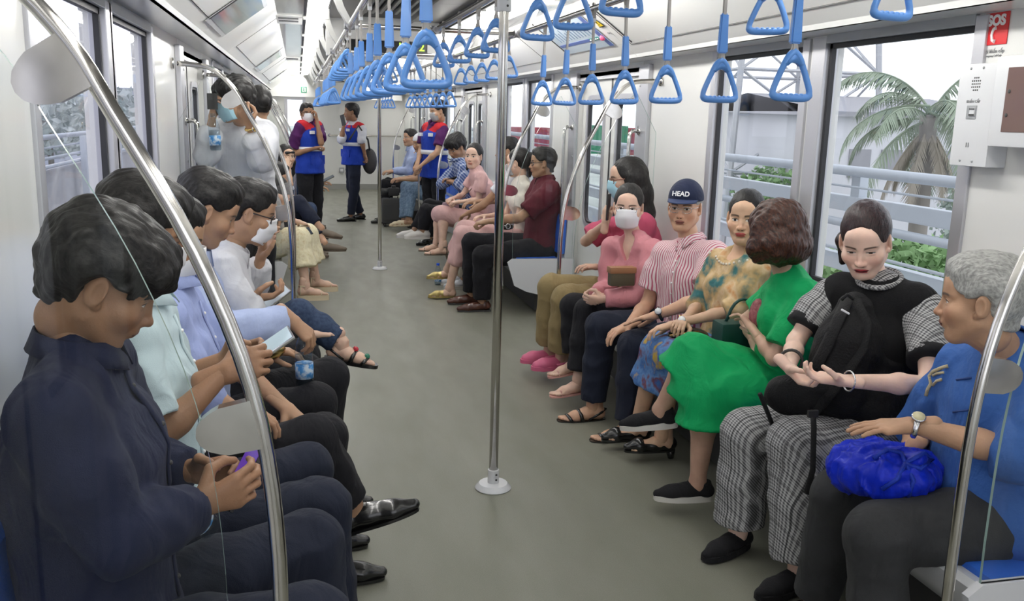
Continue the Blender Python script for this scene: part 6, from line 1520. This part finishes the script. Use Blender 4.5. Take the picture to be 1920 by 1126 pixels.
Y = 3.28
J = seated(1, Y, head=A(1450, 438, Y), look=(-.38, .92, -.12), neck=A(1478, 520, 3.26), turn=-.55, sw=.165, hip=.20, shL=A(1515, 555, 3.12), elL=A(1452, 672, 3.10), wrL=A(1412, 618, 3.26), elR=A(1400, 600, 3.46), wrR=A(1420, 655, 3.32), knL=A(1325, 745, 3.20), knR=A(1300, 665, 3.34), anL=A(1308, 903, 3.20), anR=A(1238, 768, 3.40), toeR=(-.80, .35, -.12), toeL=(-.94, .2, 0))
r9, j9, s9, _ = person('person seen from behind with brown bob hair in vivid green top and culottes', J, (.55, .34, .25), 'f', ('bob', HBR), dict(m=green, sleeve='short', sl=.80, collar=False, loose=.014), dict(kind='culottes', m=green, to=.30, flare=.035, loose=.02), dict(kind='sneaker', m=sneakb, sm=solew), h=.0075, hands=('relax', 'grip'), palm={'L': (-.5, 0, -.6)}, girth=1.05, seed=9)
sc9 = MB().ball(tuple(A(1422, 590, 3.30)), (.035, .05, .07), 12, 8).build('red_scarf', blotch('scarf_red', [(.20, .04, .06), (.38, .16, .16)], 60), r9, True); sc9.matrix_parent_inverse = Matrix.Translation((-r9.location.x, -r9.location.y, 0))
Y = 3.80
J = seated(1, Y, head=A(1398, 408, Y), look=(-.62, -.76, -.06), neck=A(1392, 480, 3.82), hip=.20, sw=.165, shR=A(1345, 490, 3.96), elR=A(1312, 570, 3.98), wrR=A(1282, 600, 3.74), elL=A(1380, 580, 3.66), wrL=A(1262, 608, 3.74), knR=A(1235, 655, 3.88), knL=A(1262, 668, 3.70), anR=(.80, 3.95, .13), anL=(.86, 3.78, .13), toeL=(-.97, .1, 0))
j10o = J; r10, j10, s10, _ = person('smiling person in ochre and teal batik dress with pearls and a gold watch', J, (.62, .40, .27), 'f', ('bun', HB), dict(m=batik, sleeve='elbow', collar=False, loose=.018, scoop=True), dict(kind='skirt', m=batik2, to=.42, flare=.02, loose=.015), dict(kind='pump', m=leather), h=.008, hands=('relax', 'hold'), palm={'L': (-.2, -.1, -1), 'R': (-.3, -.2, -1)}, lip=(.50, .10, .10), seed=10)
up, lat, fr = torso_frame(j10); prl = MB(); bv = surf(r10, ('shirt', 'body'))
for i in range(26):
    a = 2 * PI * i / 26; dd = lat * math.sin(a) + fr * math.cos(a); c0 = j10['neck'] + up * (.012 - .055 * max(0, math.cos(a))) + fr * .02; h_ = bv.ray_cast(c0 + dd * .25, -dd)
    if h_[0] is not None: prl.ball(tuple(h_[0] + dd * .003), .0065, 8, 6)
po = fit_to(prl.build('pearl_necklace', mat('pearl', (.75, .68, .58), .25, coat=.5), r10, True), r10); po['kind'] = 'stuff'
watch(r10, j10, 'L', m_gold, m_white, t=.86, r=.029, face_dir=(-.5, -.8, .6))
hb = thing('handbag', 'dark green handbag with a curved handle between the batik and green dresses', 'handbag'); c_ = A(1385, 625, 3.52)
MB().box((c_.x - .11, c_.y - .06, c_.z - .06), (c_.x + .11, c_.y + .05, c_.z + .06), .02).build('bag_body', mat('bag_green', (.006, .05, .042), .5), hb, 2)
MB().tube([(c_.x - .07 , c_.y, c_.z + .05)] + [(c_.x - .07 * math.cos(a), c_.y - .02, c_.z + .05 + .11 * math.sin(a)) for a in [PI * i / 10 for i in range(1, 10)]] + [(c_.x + .07, c_.y, c_.z + .05)], .007, 8).build('bag_handle', mat('bag_green', (.006, .05, .042), .5), hb, True)
hp_ = thing('clutch_bag', 'small black purse with gold frame under the clasped hands', 'purse'); c_ = A(1290, 628, 3.72)
MB().ball(tuple(c_), (.10, .07, .035), 16, 10).build('purse_body', leather, hp_, True); MB().tube([c_ + Vector((-.10, -.02, .005)), c_ + Vector((-.04, -.045, .02)), c_ + Vector((.03, -.05, .025))], .007, 8).build('frame', m_gold, hp_, True)
Y = 4.27
J = seated(1, Y, head=A(1284, 388, Y), look=(-.62, -.78, -.05), neck=A(1298, 462, 4.24), hip=.20, turn=.35, sw=.20, shR=A(1243, 478, 4.38), shL=A(1345, 480, 4.06), elR=A(1215, 568, 4.40), wrR=A(1178, 610, 4.24), elL=A(1318, 560, 3.98), wrL=A(1232, 590, 4.08), knR=A(1128, 612, 4.42), knL=A(1190, 650, 4.12), anR=(.72, 4.40, .085), anL=(.80, 4.08, .085))
r11, j11, s11, _ = person('seated person in navy cap and wire glasses with red striped short sleeved shirt', J, (.60, .36, .24), 'm', ('crew', HG), dict(m=strip, sleeve='short', sl=.70, placket=True, loose=.018, belly=.015, wr=.004), dict(m=navyt, loose=.018), dict(kind='sandal', m=leather), h=.008, hands=('flat', 'relax'), palm={'L': (-.1, -.3, -1), 'R': (-.1, 0, -1)}, handfwd={'L': (-.93, .25, -.25), 'R': (-.9, -.2, -.3)}, glasses='wire', hat='cap', girth=1.04, lip=(.35, .14, .12), eye=.0042, mouth=.0006, seed=11)
watch(r11, j11, 'L', leather, m_seat, t=.93, r=.032, face_dir=(-.4, -.7, .6))
Y = 4.76
J = seated(1, Y, head=A(1178, 388, Y), look=(-.45, -.88, -.06), neck=A(1192, 452, 4.76), hip=.20, lean=.3, turn=.35, sw=.165, shR=A(1140, 462, 4.92), shL=A(1225, 468, 4.60), elR=A(1140, 540, 4.86), wrR=A(1118, 552, 4.66), elL=A(1205, 555, 4.52), wrL=A(1130, 560, 4.56), knR=A(1075, 575, 4.86), knL=A(1100, 585, 4.70), anR=A(1078, 672, 4.82), anL=A(1085, 710, 4.62), toeR=(-.92, -.1, -.12), toeL=(-.95, -.15, -.05))
r12, j12, s12, _ = person('seated person in pink wrap blouse with white mask and clasped hands', J, (.70, .47, .36), 'f', ('bun', HB), dict(m=pinkb, sleeve='long', collar=False, vneck=True, loose=.018, cuff=.006), dict(m=blackt, to=.88, flare=.012), dict(kind='heel', m=nude), h=.008, hands=('grip', 'grip'), palm={'L': (-.2, .6, .2), 'R': (-.2, -.6, -.2)}, mask='white', glasses='wire', seed=12)
cr = thing('crossbody_bag', 'small olive brown crossbody bag at the waist of the pink blouse', 'bag'); c_ = A(1165, 518, 4.52); MB().box((c_.x - .07, c_.y - .03, c_.z - .05), (c_.x + .07, c_.y + .03, c_.z + .05), .015).build('bag_body', mat('bag_olive', (.09, .075, .045), .6), cr, 2); MB().box((c_.x - .075, c_.y - .034, c_.z + .02), (c_.x + .075, c_.y + .034, c_.z + .055), .01).build('flap', mat('bag_tan', (.32, .15, .07), .5), cr, 2)
Y = 5.12
J = seated(1, Y, head=A(1172, 335, 5.14), look=(-.92, .12, -.12), neck=A(1190, 400, 5.16), hip=.17, sw=.17, elR=A(1098, 452, 5.28), wrR=A(1135, 418, 5.0), elL=(1.05, 5.0, .72), wrL=A(1120, 500, 5.0), knR=A(1035, 540, 5.24), knL=A(1062, 560, 5.04), anR=A(1030, 655, 5.30), anL=A(1052, 668, 5.10), shR=A(1130, 430, 5.26))
r13, j13, s13, _ = person('long haired person in rose tee and khaki trousers raising a phone by the door', J, (.58, .38, .28), 'f', ('long', HB), dict(m=pinkt, sleeve='short', sl=.72, collar=False, loose=.018), dict(m=khaki, to=.88, loose=.02, flare=.012), dict(kind='clog', m=pinkp, sm=pinkp), h=.0085, hands=('relax', 'grip'), palm={'R': (.3, .2, .2)}, handfwd={'R': (.1, 0, 1)}, mask='blue', glasses='brown', girth=1.12, seed=13)
bv = surf(r13, ('shirt',)); pt_ = onto(bv, 1112, 405, .004)
if pt_ is not None:
    nrm_ = Vector((-.35, -.93, .1)).normalized(); xx_ = Vector((0, 0, 1)).cross(nrm_).normalized(); tx_ = text('lettering', 'PINK', .05, pt_, basis(xx_, nrm_.cross(xx_), nrm_), m_white, None); tx_.parent = r13; fit_to(tx_, r13)
phone('dark phone held upright beside the blue mask', A(1141, 388, 4.98), (-.75, .5, 0), (.05, 0, 1), scr=(.03, .03, .04))

# ---- second bench, same side
def far(label, Y, hx, hy, side=1, **k):
    jo = k.pop('J', {}); J = seated(side, Y, head=A(hx, hy, Y), **jo); return person(label, J, h=.0115 if Y < 9 else .0135, **k)
GR = 'passengers on the second bench'
far('seated person with dark glasses in maroon short sleeved shirt behind the glass', 7.3, 1016, 305, J=dict(look=(-1, .1, -.05), sw=.2, hip=.20, lean=.1, elL=A(975, 408, 7.1), wrL=A(915, 415, 7.15), knL=A(905, 480, 7.15), knR=A(885, 455, 7.45)), skin=SK2, hair=('short', HB), top=dict(m=maroon, sleeve='short', sl=.8, loose=.02), bottom=dict(m=blackt, loose=.02), shoes=dict(kind='dress', m=brownl, sm=m_dark), glasses='dark', girth=1.08, hands=('grip', 'grip'), seed=21)
far('seated person with ponytail and grey mask in cream blouse and pale pink trousers', 7.78, 970, 305, J=dict(look=(-.85, .5, -.15), hip=.17, knL=A(868, 440, 7.7), knR=A(872, 430, 7.85), anL=A(842, 540, 7.7), anR=A(838, 505, 7.95)), skin=SKF, sex='f', hair=('pony', HB), top=dict(m=cloth('cream_blouse', (.66, .62, .55)), sleeve='short', collar=False), bottom=dict(m=pinkd, to=.55, loose=.02), shoes=dict(kind='flat', m=gold), mask='grey', seed=22)
far('seated person in white tee and black watch leaning beside the cream blouse', 8.25, 950, 283, J=dict(look=(-1, .2, -.1), elL=A(905, 385, 8.1), wrL=A(880, 398, 8.2)), skin=SK2, hair=('short', HB), top=dict(m=white, sleeve='short', collar=False), bottom=dict(m=cloth('stone_trousers', (.36, .33, .27))), shoes=dict(kind='sneaker', m=white, sm=solew), seed=23)
far('seated person with tied back hair in pale pink dress and strappy heels', 8.75, 888, 293, J=dict(look=(-.55, -.85, 0), neck=A(893, 320, 8.75), lean=.12, wrL=A(862, 378, 8.6), wrR=A(848, 372, 8.75), elL=A(897, 375, 8.6), elR=A(868, 365, 8.95), knL=A(832, 400, 8.7), knR=A(824, 402, 8.85), anL=A(829, 462, 8.65), anR=A(818, 455, 8.8)), skin=SKF, sex='f', hair=('pony', HB), top=dict(m=pinkd, sleeve='short', collar=False), bottom=dict(kind='skirt', m=pinkd, to=0, loose=.015), shoes=dict(kind='heel', m=taupe), hands=('grip', 'grip'), seed=24)
far('seated person in blue checked shirt looking down at a phone', 9.3, 855, 276, J=dict(look=(-.75, -.5, -.55), hup=(-.3, -.2, 1), wrL=A(852, 342, 9.15), wrR=A(842, 340, 9.3), elL=A(868, 350, 9.1), elR=A(828, 345, 9.5), knL=A(800, 395, 9.2), knR=A(805, 385, 9.45), anL=A(793, 432, 9.2), anR=A(778, 430, 9.4)), skin=SK2, hair=('mop', HB), top=dict(m=bluep, sleeve='long'), bottom=dict(m=blackt), shoes=dict(kind='sneaker', m=solew, sm=solew), hands=('hold', 'hold'), seed=25)
phone('black phone in the hands of the blue checked shirt', A(846, 335, 9.2), (-.3, .3, .9), (-.9, 0, .3))
pb = thing('crossbody_bag', 'small mauve bag on the lap of the pale pink dress', 'bag'); c_ = A(845, 385, 8.72); MB().box((c_.x - .08, c_.y - .04, c_.z - .05), (c_.x + .08, c_.y + .04, c_.z + .03), .02).build('bag_body', mat('bag_mauve', (.30, .20, .24), .6), pb, 2); MB().tube([c_ + Vector((.06, 0, .02)), A(893, 345, 8.68), A(893, 322, 8.70)], .004, 6).build('bag_strap', taupe, pb, True)
bottle('water bottle with blue cap standing on the floor beside the strappy heels', (A(829, 490, 8.1).x, 8.35, 0), (0, 0, 1))
bb = thing('key_holder', 'black pouch with silver keys on the lap of the maroon shirt', 'pouch'); c_ = A(950, 425, 7.1); MB().ball(tuple(c_), (.06, .05, .025), 12, 8).build('pouch_body', leather, bb, True); MB().tube([c_ + Vector((.02 * math.cos(a) , -.05, .01 + .02 * math.sin(a))) for a in [2 * PI * i / 12 for i in range(12)]], .003, 6, closed=True).build('key_ring', m_silver, bb, True)
# ---- far bench, suitcase side
far('seated person in pale blue shirt and black trousers in front of the end wall', 13.3, 768, 258, J=dict(look=(-.9, -.4, 0), hip=.45, knL=A(722, 345, 13.2), knR=A(728, 342, 13.5)), skin=SK1, hair=('short', HB), top=dict(m=lblue, sleeve='long'), bottom=dict(m=blackt), shoes=dict(kind='dress', m=leather), glasses='wire', seed=26)
far('seated person with white cap in pale jeans and sandals behind the standing vest', 12.35, 787, 268, J=dict(look=(-.9, -.4, -.2), hip=.40, knL=A(770, 355, 12.3), knR=A(762, 350, 12.5), anL=A(765, 410, 12.2), anR=A(757, 412, 12.4)), skin=SK2, hair=('hat', white), top=dict(m=blackc, sleeve='short', collar=False), bottom=dict(m=jeansl, loose=.02), shoes=dict(kind='flat', m=creamp), seed=27)
sc_ = thing('suitcase', 'small black wheeled suitcase standing in the aisle', 'suitcase', (A(738, 405, 12.9).x, 12.9, 0)); MB().box((-.17, -.11, .05), (.17, .11, .40), .03).build('case_body', m_dark, sc_, 2); MB().tube([(-.06, 0, .40), (-.06, 0, .44), (.06, 0, .44), (.06, 0, .40)], .01, 8).build('case_handle', m_black, sc_, True)
for x_ in (-.13, .13):
    for y_ in (-.08, .08): MB().tube([(x_ - .012, y_, .025), (x_ + .012, y_, .025)], .025, 12).build('wheel', m_black, sc_, True)
MB().box((-.15, -.118, .1), (.15, -.11, .32), .004).build('front_pocket', m_dark, sc_)
cm = thing('camera', 'black photo camera resting on top of the suitcase', 'camera', (A(738, 362, 12.9).x, 12.9, .44)); MB().box((-.08, -.05, 0), (.08, .05, .11), .02).box((-.03, -.04, .10), (.03, .04, .14), .01).build('camera_body', m_black, cm, 2); MB().tube([(-.07, -.0, .055), (-.14, -.02, .055), (-.17, -.025, .055)], [.045, .045, .052], 16).build('lens', m_black, cm, True)
bx = thing('camera_bag', 'low black case on the floor under the camera', 'case', (.80, 12.75, 0)); MB().box((-.12, -.1, 0), (.12, .1, .25), .03).build('case_body', m_dark, bx, 2)

# ---- opposite second bench (faces +X)
far('seated person in cream patterned skirt and wedge sandals holding a dark phone', 7.35, 520, 360, -1, J=dict(look=(.9, -.2, -.3), hip=.30, wrR=A(558, 415, 7.2), elR=A(520, 405, 7.1), knR=A(560, 448, 7.15), knL=A(575, 440, 7.4), anR=A(573, 535, 7.05), anL=A(592, 520, 7.35), shR=A(512, 375, 7.2)), skin=SKF, sex='f', hair=('long', HB), top=dict(m=cloth('grey_print_top', (.25, .24, .24)), sleeve='elbow', collar=False), bottom=dict(kind='skirt', m=cream, to=.62, flare=.03, loose=.02), shoes=dict(kind='wedge', m=creamp, sm=creamp), hands=('relax', 'relax'), seed=31)
phone('dark phone on the cream patterned skirt', A(567, 436, 7.15), (.2, -.6, .7), (.7, 0, .5))
far('seated person in white socks and brown loafers with crossed legs', 8.9, 522, 330, -1, J=dict(look=(1, 0, -.3), knR=A(560, 380, 8.8), anR=A(602, 428, 8.7), toeR=(.95, -.1, -.1), knL=A(575, 400, 9.0), anL=A(608, 455, 8.6)), skin=SK1, hair=('short', HB), top=dict(m=blackc, sleeve='long'), bottom=dict(m=navyt, to=.80), shoes=dict(kind='dress', m=taupe), seed=32)
far('young person with black hair resting the chin on a hand', 10.1, 537, 293, -1, J=dict(look=(.45, -.88, -.05), hip=.35, wrL=A(540, 312, 9.95), elL=A(545, 345, 9.9), wrR=A(535, 350, 10)), skin=(.60, .40, .28), sex='f', hair=('fringe', HB), top=dict(m=white, sleeve='short', collar=False), bottom=dict(m=jeans), shoes=dict(kind='dress', m=taupe), seed=33)
far('seated person mostly hidden behind the blue vest, hand holding a small phone', 12.6, 565, 285, -1, J=dict(look=(1, 0, -.4), hip=.38, wrR=A(600, 342, 12.4), elR=A(575, 335, 12.3)), skin=SK1, hair=('short', HB), top=dict(m=blackc, sleeve='short', collar=False), bottom=dict(m=jeans), shoes=dict(kind='dress', m=taupe), seed=34, handfwd={'R': (1, 0, .1)})
phone('tiny dark phone pointing out from behind the blue vest', A(616, 334, 12.35), (-.4, -.4, .8), (.9, 0, .5))

# ---- standing people
hd = A(438, 188, 5.55)
J = standing(-1.12, 5.75, .15, 1.72, head=hd, look=(-.72, -.28, -.12), neck=hd + Vector((.05, .03, -.16)), pel=(-1.05, 5.75, .93), shL=hd + Vector((.02, -.16, -.20)), shR=hd + Vector((.08, .22, -.20)))
f_ = Vector((-.8, -.35, 0)).normalized()
J['shL'] = A(500, 250, 5.62); J['shR'] = A(405, 250, 5.75); J['neck'] = A(458, 232, 5.68); J['elL'] = A(490, 300, 5.42); J['wrL'] = A(468, 232, 5.36); J['elR'] = A(388, 290, 5.55); J['wrR'] = A(398, 222, 5.50)
J['pel'] = A(460, 372, 5.75); J['hipL'] = J['pel'] + Vector((.08, -.02, -.02)); J['hipR'] = J['pel'] + Vector((-.08, .03, -.02)); J['knL'] = Vector((J['pel'].x + .09, 5.72, .48)); J['knR'] = Vector((J['pel'].x - .09, 5.78, .48)); J['anL'] = Vector((J['pel'].x + .1, 5.74, .085)); J['anR'] = Vector((J['pel'].x - .1, 5.8, .085)); J['toe'] = Vector((-.2, -1, 0)); J['look'] = Vector((-.78, -.45, -.14))
r20, j20, s20, _ = person('standing person in white shirt and blue mask gripping the curved tube at the door', J, SK2, 'm', ('mop', HB), dict(m=white, sleeve='long', to=.45, cuff=.012, loose=.028, placket=False), dict(m=blackt), dict(kind='dress', m=leather), h=.0085, hands=('grip', 'hold'), palm={'L': (.2, .9, 0), 'R': (.9, -.1, .1)}, handfwd={'L': (-.3, -.3, .85), 'R': (.1, -.1, 1)}, mask='blue', glasses='wire', seed=41)
watch(r20, j20, 'L', m_gold, m_gold, t=.88, r=.031, face_dir=(.6, -.8, 0)); ring = None
phone('dark phone raised to the ear side of the standing masked person', A(398, 190, 5.45), (.3, .9, 0), (0, 0, 1), scr=(.05, .05, .06), size=(.06, .09, .008))
bottle('water bottle with blue label hanging under the raised hand', A(405, 282, 5.42), (-.05, 0, 1), glass_mat('cap_clear2', (.8, .85, .9), .1))
hd = A(485, 195, 6.7); J = standing(hd.x - .05, 6.75, -.3, 1.66, head=hd, look=(-.3, .95, 0))
person('dark haired person standing just behind the white shirted one', J, SK2, 'f', ('bun', HB), dict(m=white, sleeve='short', collar=False), dict(m=blackt), dict(kind='dress', m=leather), h=.0125, seed=42)
def vest(root, J, g=1., strap_red=True):
    up, lat, fr = torso_frame(J); sh = Vector((-root.location.x, -root.location.y, 0)); B_ = np.array([lat, fr, up]).T; ch = lerp(J['pel'], J['neck'], .66); o = .028
    s = SDF(.011); s.ell(lerp(J['pel'], J['neck'], .06), (.165 * g + o, .115 * g + o, .12 + o), B=B_, k=.035).cone(lerp(J['pel'], J['neck'], .08), ch, .108 * g + o, .112 * g + o, k=.035, fl=(V3(lat), 1.32)).ell(ch, (.168 * g + o, .108 * g + o, .14 + o), B=B_, k=.035)
    s.cone(J['pel'], J['pel'] - up * .09, .158, .165, k=.03, fl=(V3(lat), 1.25), cut=2)
    for q in 'LR': s.cone(lerp(J['shL'], J['shR'], .5) + up * .4, J['neck'] + up * .02, .05, .06, k=.01, sub=True)
    yk = J['neck'] - up * .16
    v, ff = s.mesh(); v = wrinkle(smooth(v, ff), ff, .006, 4.); link('vest', np_mesh('vest', v + V3(sh), ff, vestb), None, root)
    s = SDF(.011); s.ell(ch, (.172 * g + o, .112 * g + o, .144 + o), B=B_, k=.035); s.cone(lerp(J['shL'], J['neck'], .25), lerp(J['shR'], J['neck'], .25), .062 + o * .5, k=.035); s.cone(J['neck'], J['neck'] + up * .2, .06, .07, k=.008, sub=True)
    u_, y_ = V3(up), V3(yk + up * .07); s.half(lambda P: ((P - y_) @ u_), V3(yk) - .6, V3(yk) + .6, k=.004)
    v, ff = s.mesh(); link('vest_yoke', np_mesh('vest_yoke', smooth(v, ff) + V3(sh), ff, vestr), None, root)
    for hgt, nm in ((.235, 'reflective_band'), (-.0, None)):
        if nm is None: continue
        c = lerp(J['pel'], J['neck'], .40); n = 28
        pts = [c + lat * (.152 * g + o + .012) * math.sin(a) * 1.02 + fr * (.116 * g + o + .012) * math.cos(a) + sh for a in [2 * PI * i / n for i in range(n)]]
        mb = MB(); m_ = len(pts); mb.add([p - up * .026 for p in pts] + [p + up * .026 for p in pts], [(i, (i + 1) % m_, m_ + (i + 1) % m_, m_ + i) for i in range(m_)]); b_ = mb.build(nm, reflw, root, True); sd = b_.modifiers.new('s', 'SOLIDIFY'); sd.thickness = .006
    for sg in (-1, 1):
        c = J['neck'] - up * .115 + lat * sg * .10 + fr * (.112 * g + o) + sh; mb = MB().box((-.035, -.012, -.02), (.035, .012, .02), .004); mb.xf(lambda v: c + lat * v.x + fr * v.y + up * v.z); mb.build('shoulder_tape', reflw, root)
    for sg in (-1, 1):
        c = J['pel'] + up * .08 + lat * sg * .075 + fr * (.098 * g + o) + sh; mb = MB().box((-.05, -.014, -.055), (.05, .014, .055), .006); mb.xf(lambda v: c + lat * v.x + fr * v.y + up * v.z); mb.build('vest_pocket', vestb, root)
hd = A(576, 212, 11.6); J = standing(hd.x + .02, 11.62, -.75, 1.70, head=hd, look=(.22, -.97, -.02), elR=A(545, 290, 11.5), wrR=A(590, 278, 11.40), elL=A(602, 268, 11.45), wrL=A(594, 225, 11.50))
r21, j21, *_ = person('masked staff member in purple polo and blue vest with a hand at the ear', J, SK3, 'm', ('short', HB), dict(m=purple, sleeve='short', sl=.75), dict(m=blackt, loose=.02), dict(kind='dress', m=leather), h=.0115, mask='white', glasses='dark', hands=('grip', 'grip'), handfwd={'L': (-.1, 0, 1)}, seed=43); vest(r21, j21)
hd = A(658, 210, 13.5); J = standing(hd.x + .03, 13.55, PI + .15, 1.70, head=hd, look=(-.98, -.1, -.05), elL=A(678, 262, 13.35), wrL=A(684, 290, 13.4), elR=A(640, 262, 13.4), wrR=A(645, 232, 13.35), anL=(hd.x - .02, 13.45, .085), anR=(hd.x + .14, 13.7, .085), shL=A(680, 243, 13.4))
r22, j22, *_ = person('staff member in white shirt and blue vest talking on a phone by the end wall', J, SK3, 'm', ('short', HB), dict(m=white, sleeve='elbow'), dict(m=navyt), dict(kind='dress', m=leather), h=.0125, hands=('grip', 'grip'), handfwd={'R': (0, 0, 1)}, seed=44); vest(r22, j22)
phone('black phone held to the face by the staff member at the end wall', A(643, 225, 13.3), (.7, .7, 0), (-.4, 0, 1))
sb = thing('shoulder_bag', 'black shoulder bag hanging at the back of the phoning staff member', 'bag'); c_ = A(693, 302, 13.55)
MB().ball(tuple(c_), (.11, .07, .19), 14, 10).build('bag_body', m_dark, sb, True); MB().tube([c_ + Vector((0, -.03, .16)), A(690, 262, 13.4), A(672, 235, 13.3), A(655, 262, 13.25)], .014, 8, flat=(.4, (0, 1, 0))).build('bag_strap', m_dark, sb, True)
hd = A(820, 208, 10.85); J = standing(hd.x - .02, 10.9, PI + .5, 1.72, head=hd, look=(-.92, -.35, -.22), wrL=A(790, 310, 10.7), wrR=A(782, 308, 10.8), elL=A(820, 285, 10.65), elR=A(790, 280, 11.05))
r23, j23, *_ = person('standing staff member in purple polo with red and blue vest, hands folded', J, SK1, 'm', ('short', HB), dict(m=purple, sleeve='short', sl=.75), dict(m=blackt), dict(kind='dress', m=leather), h=.0115, mask='grey', hands=('grip', 'grip'), seed=45); vest(r23, j23)
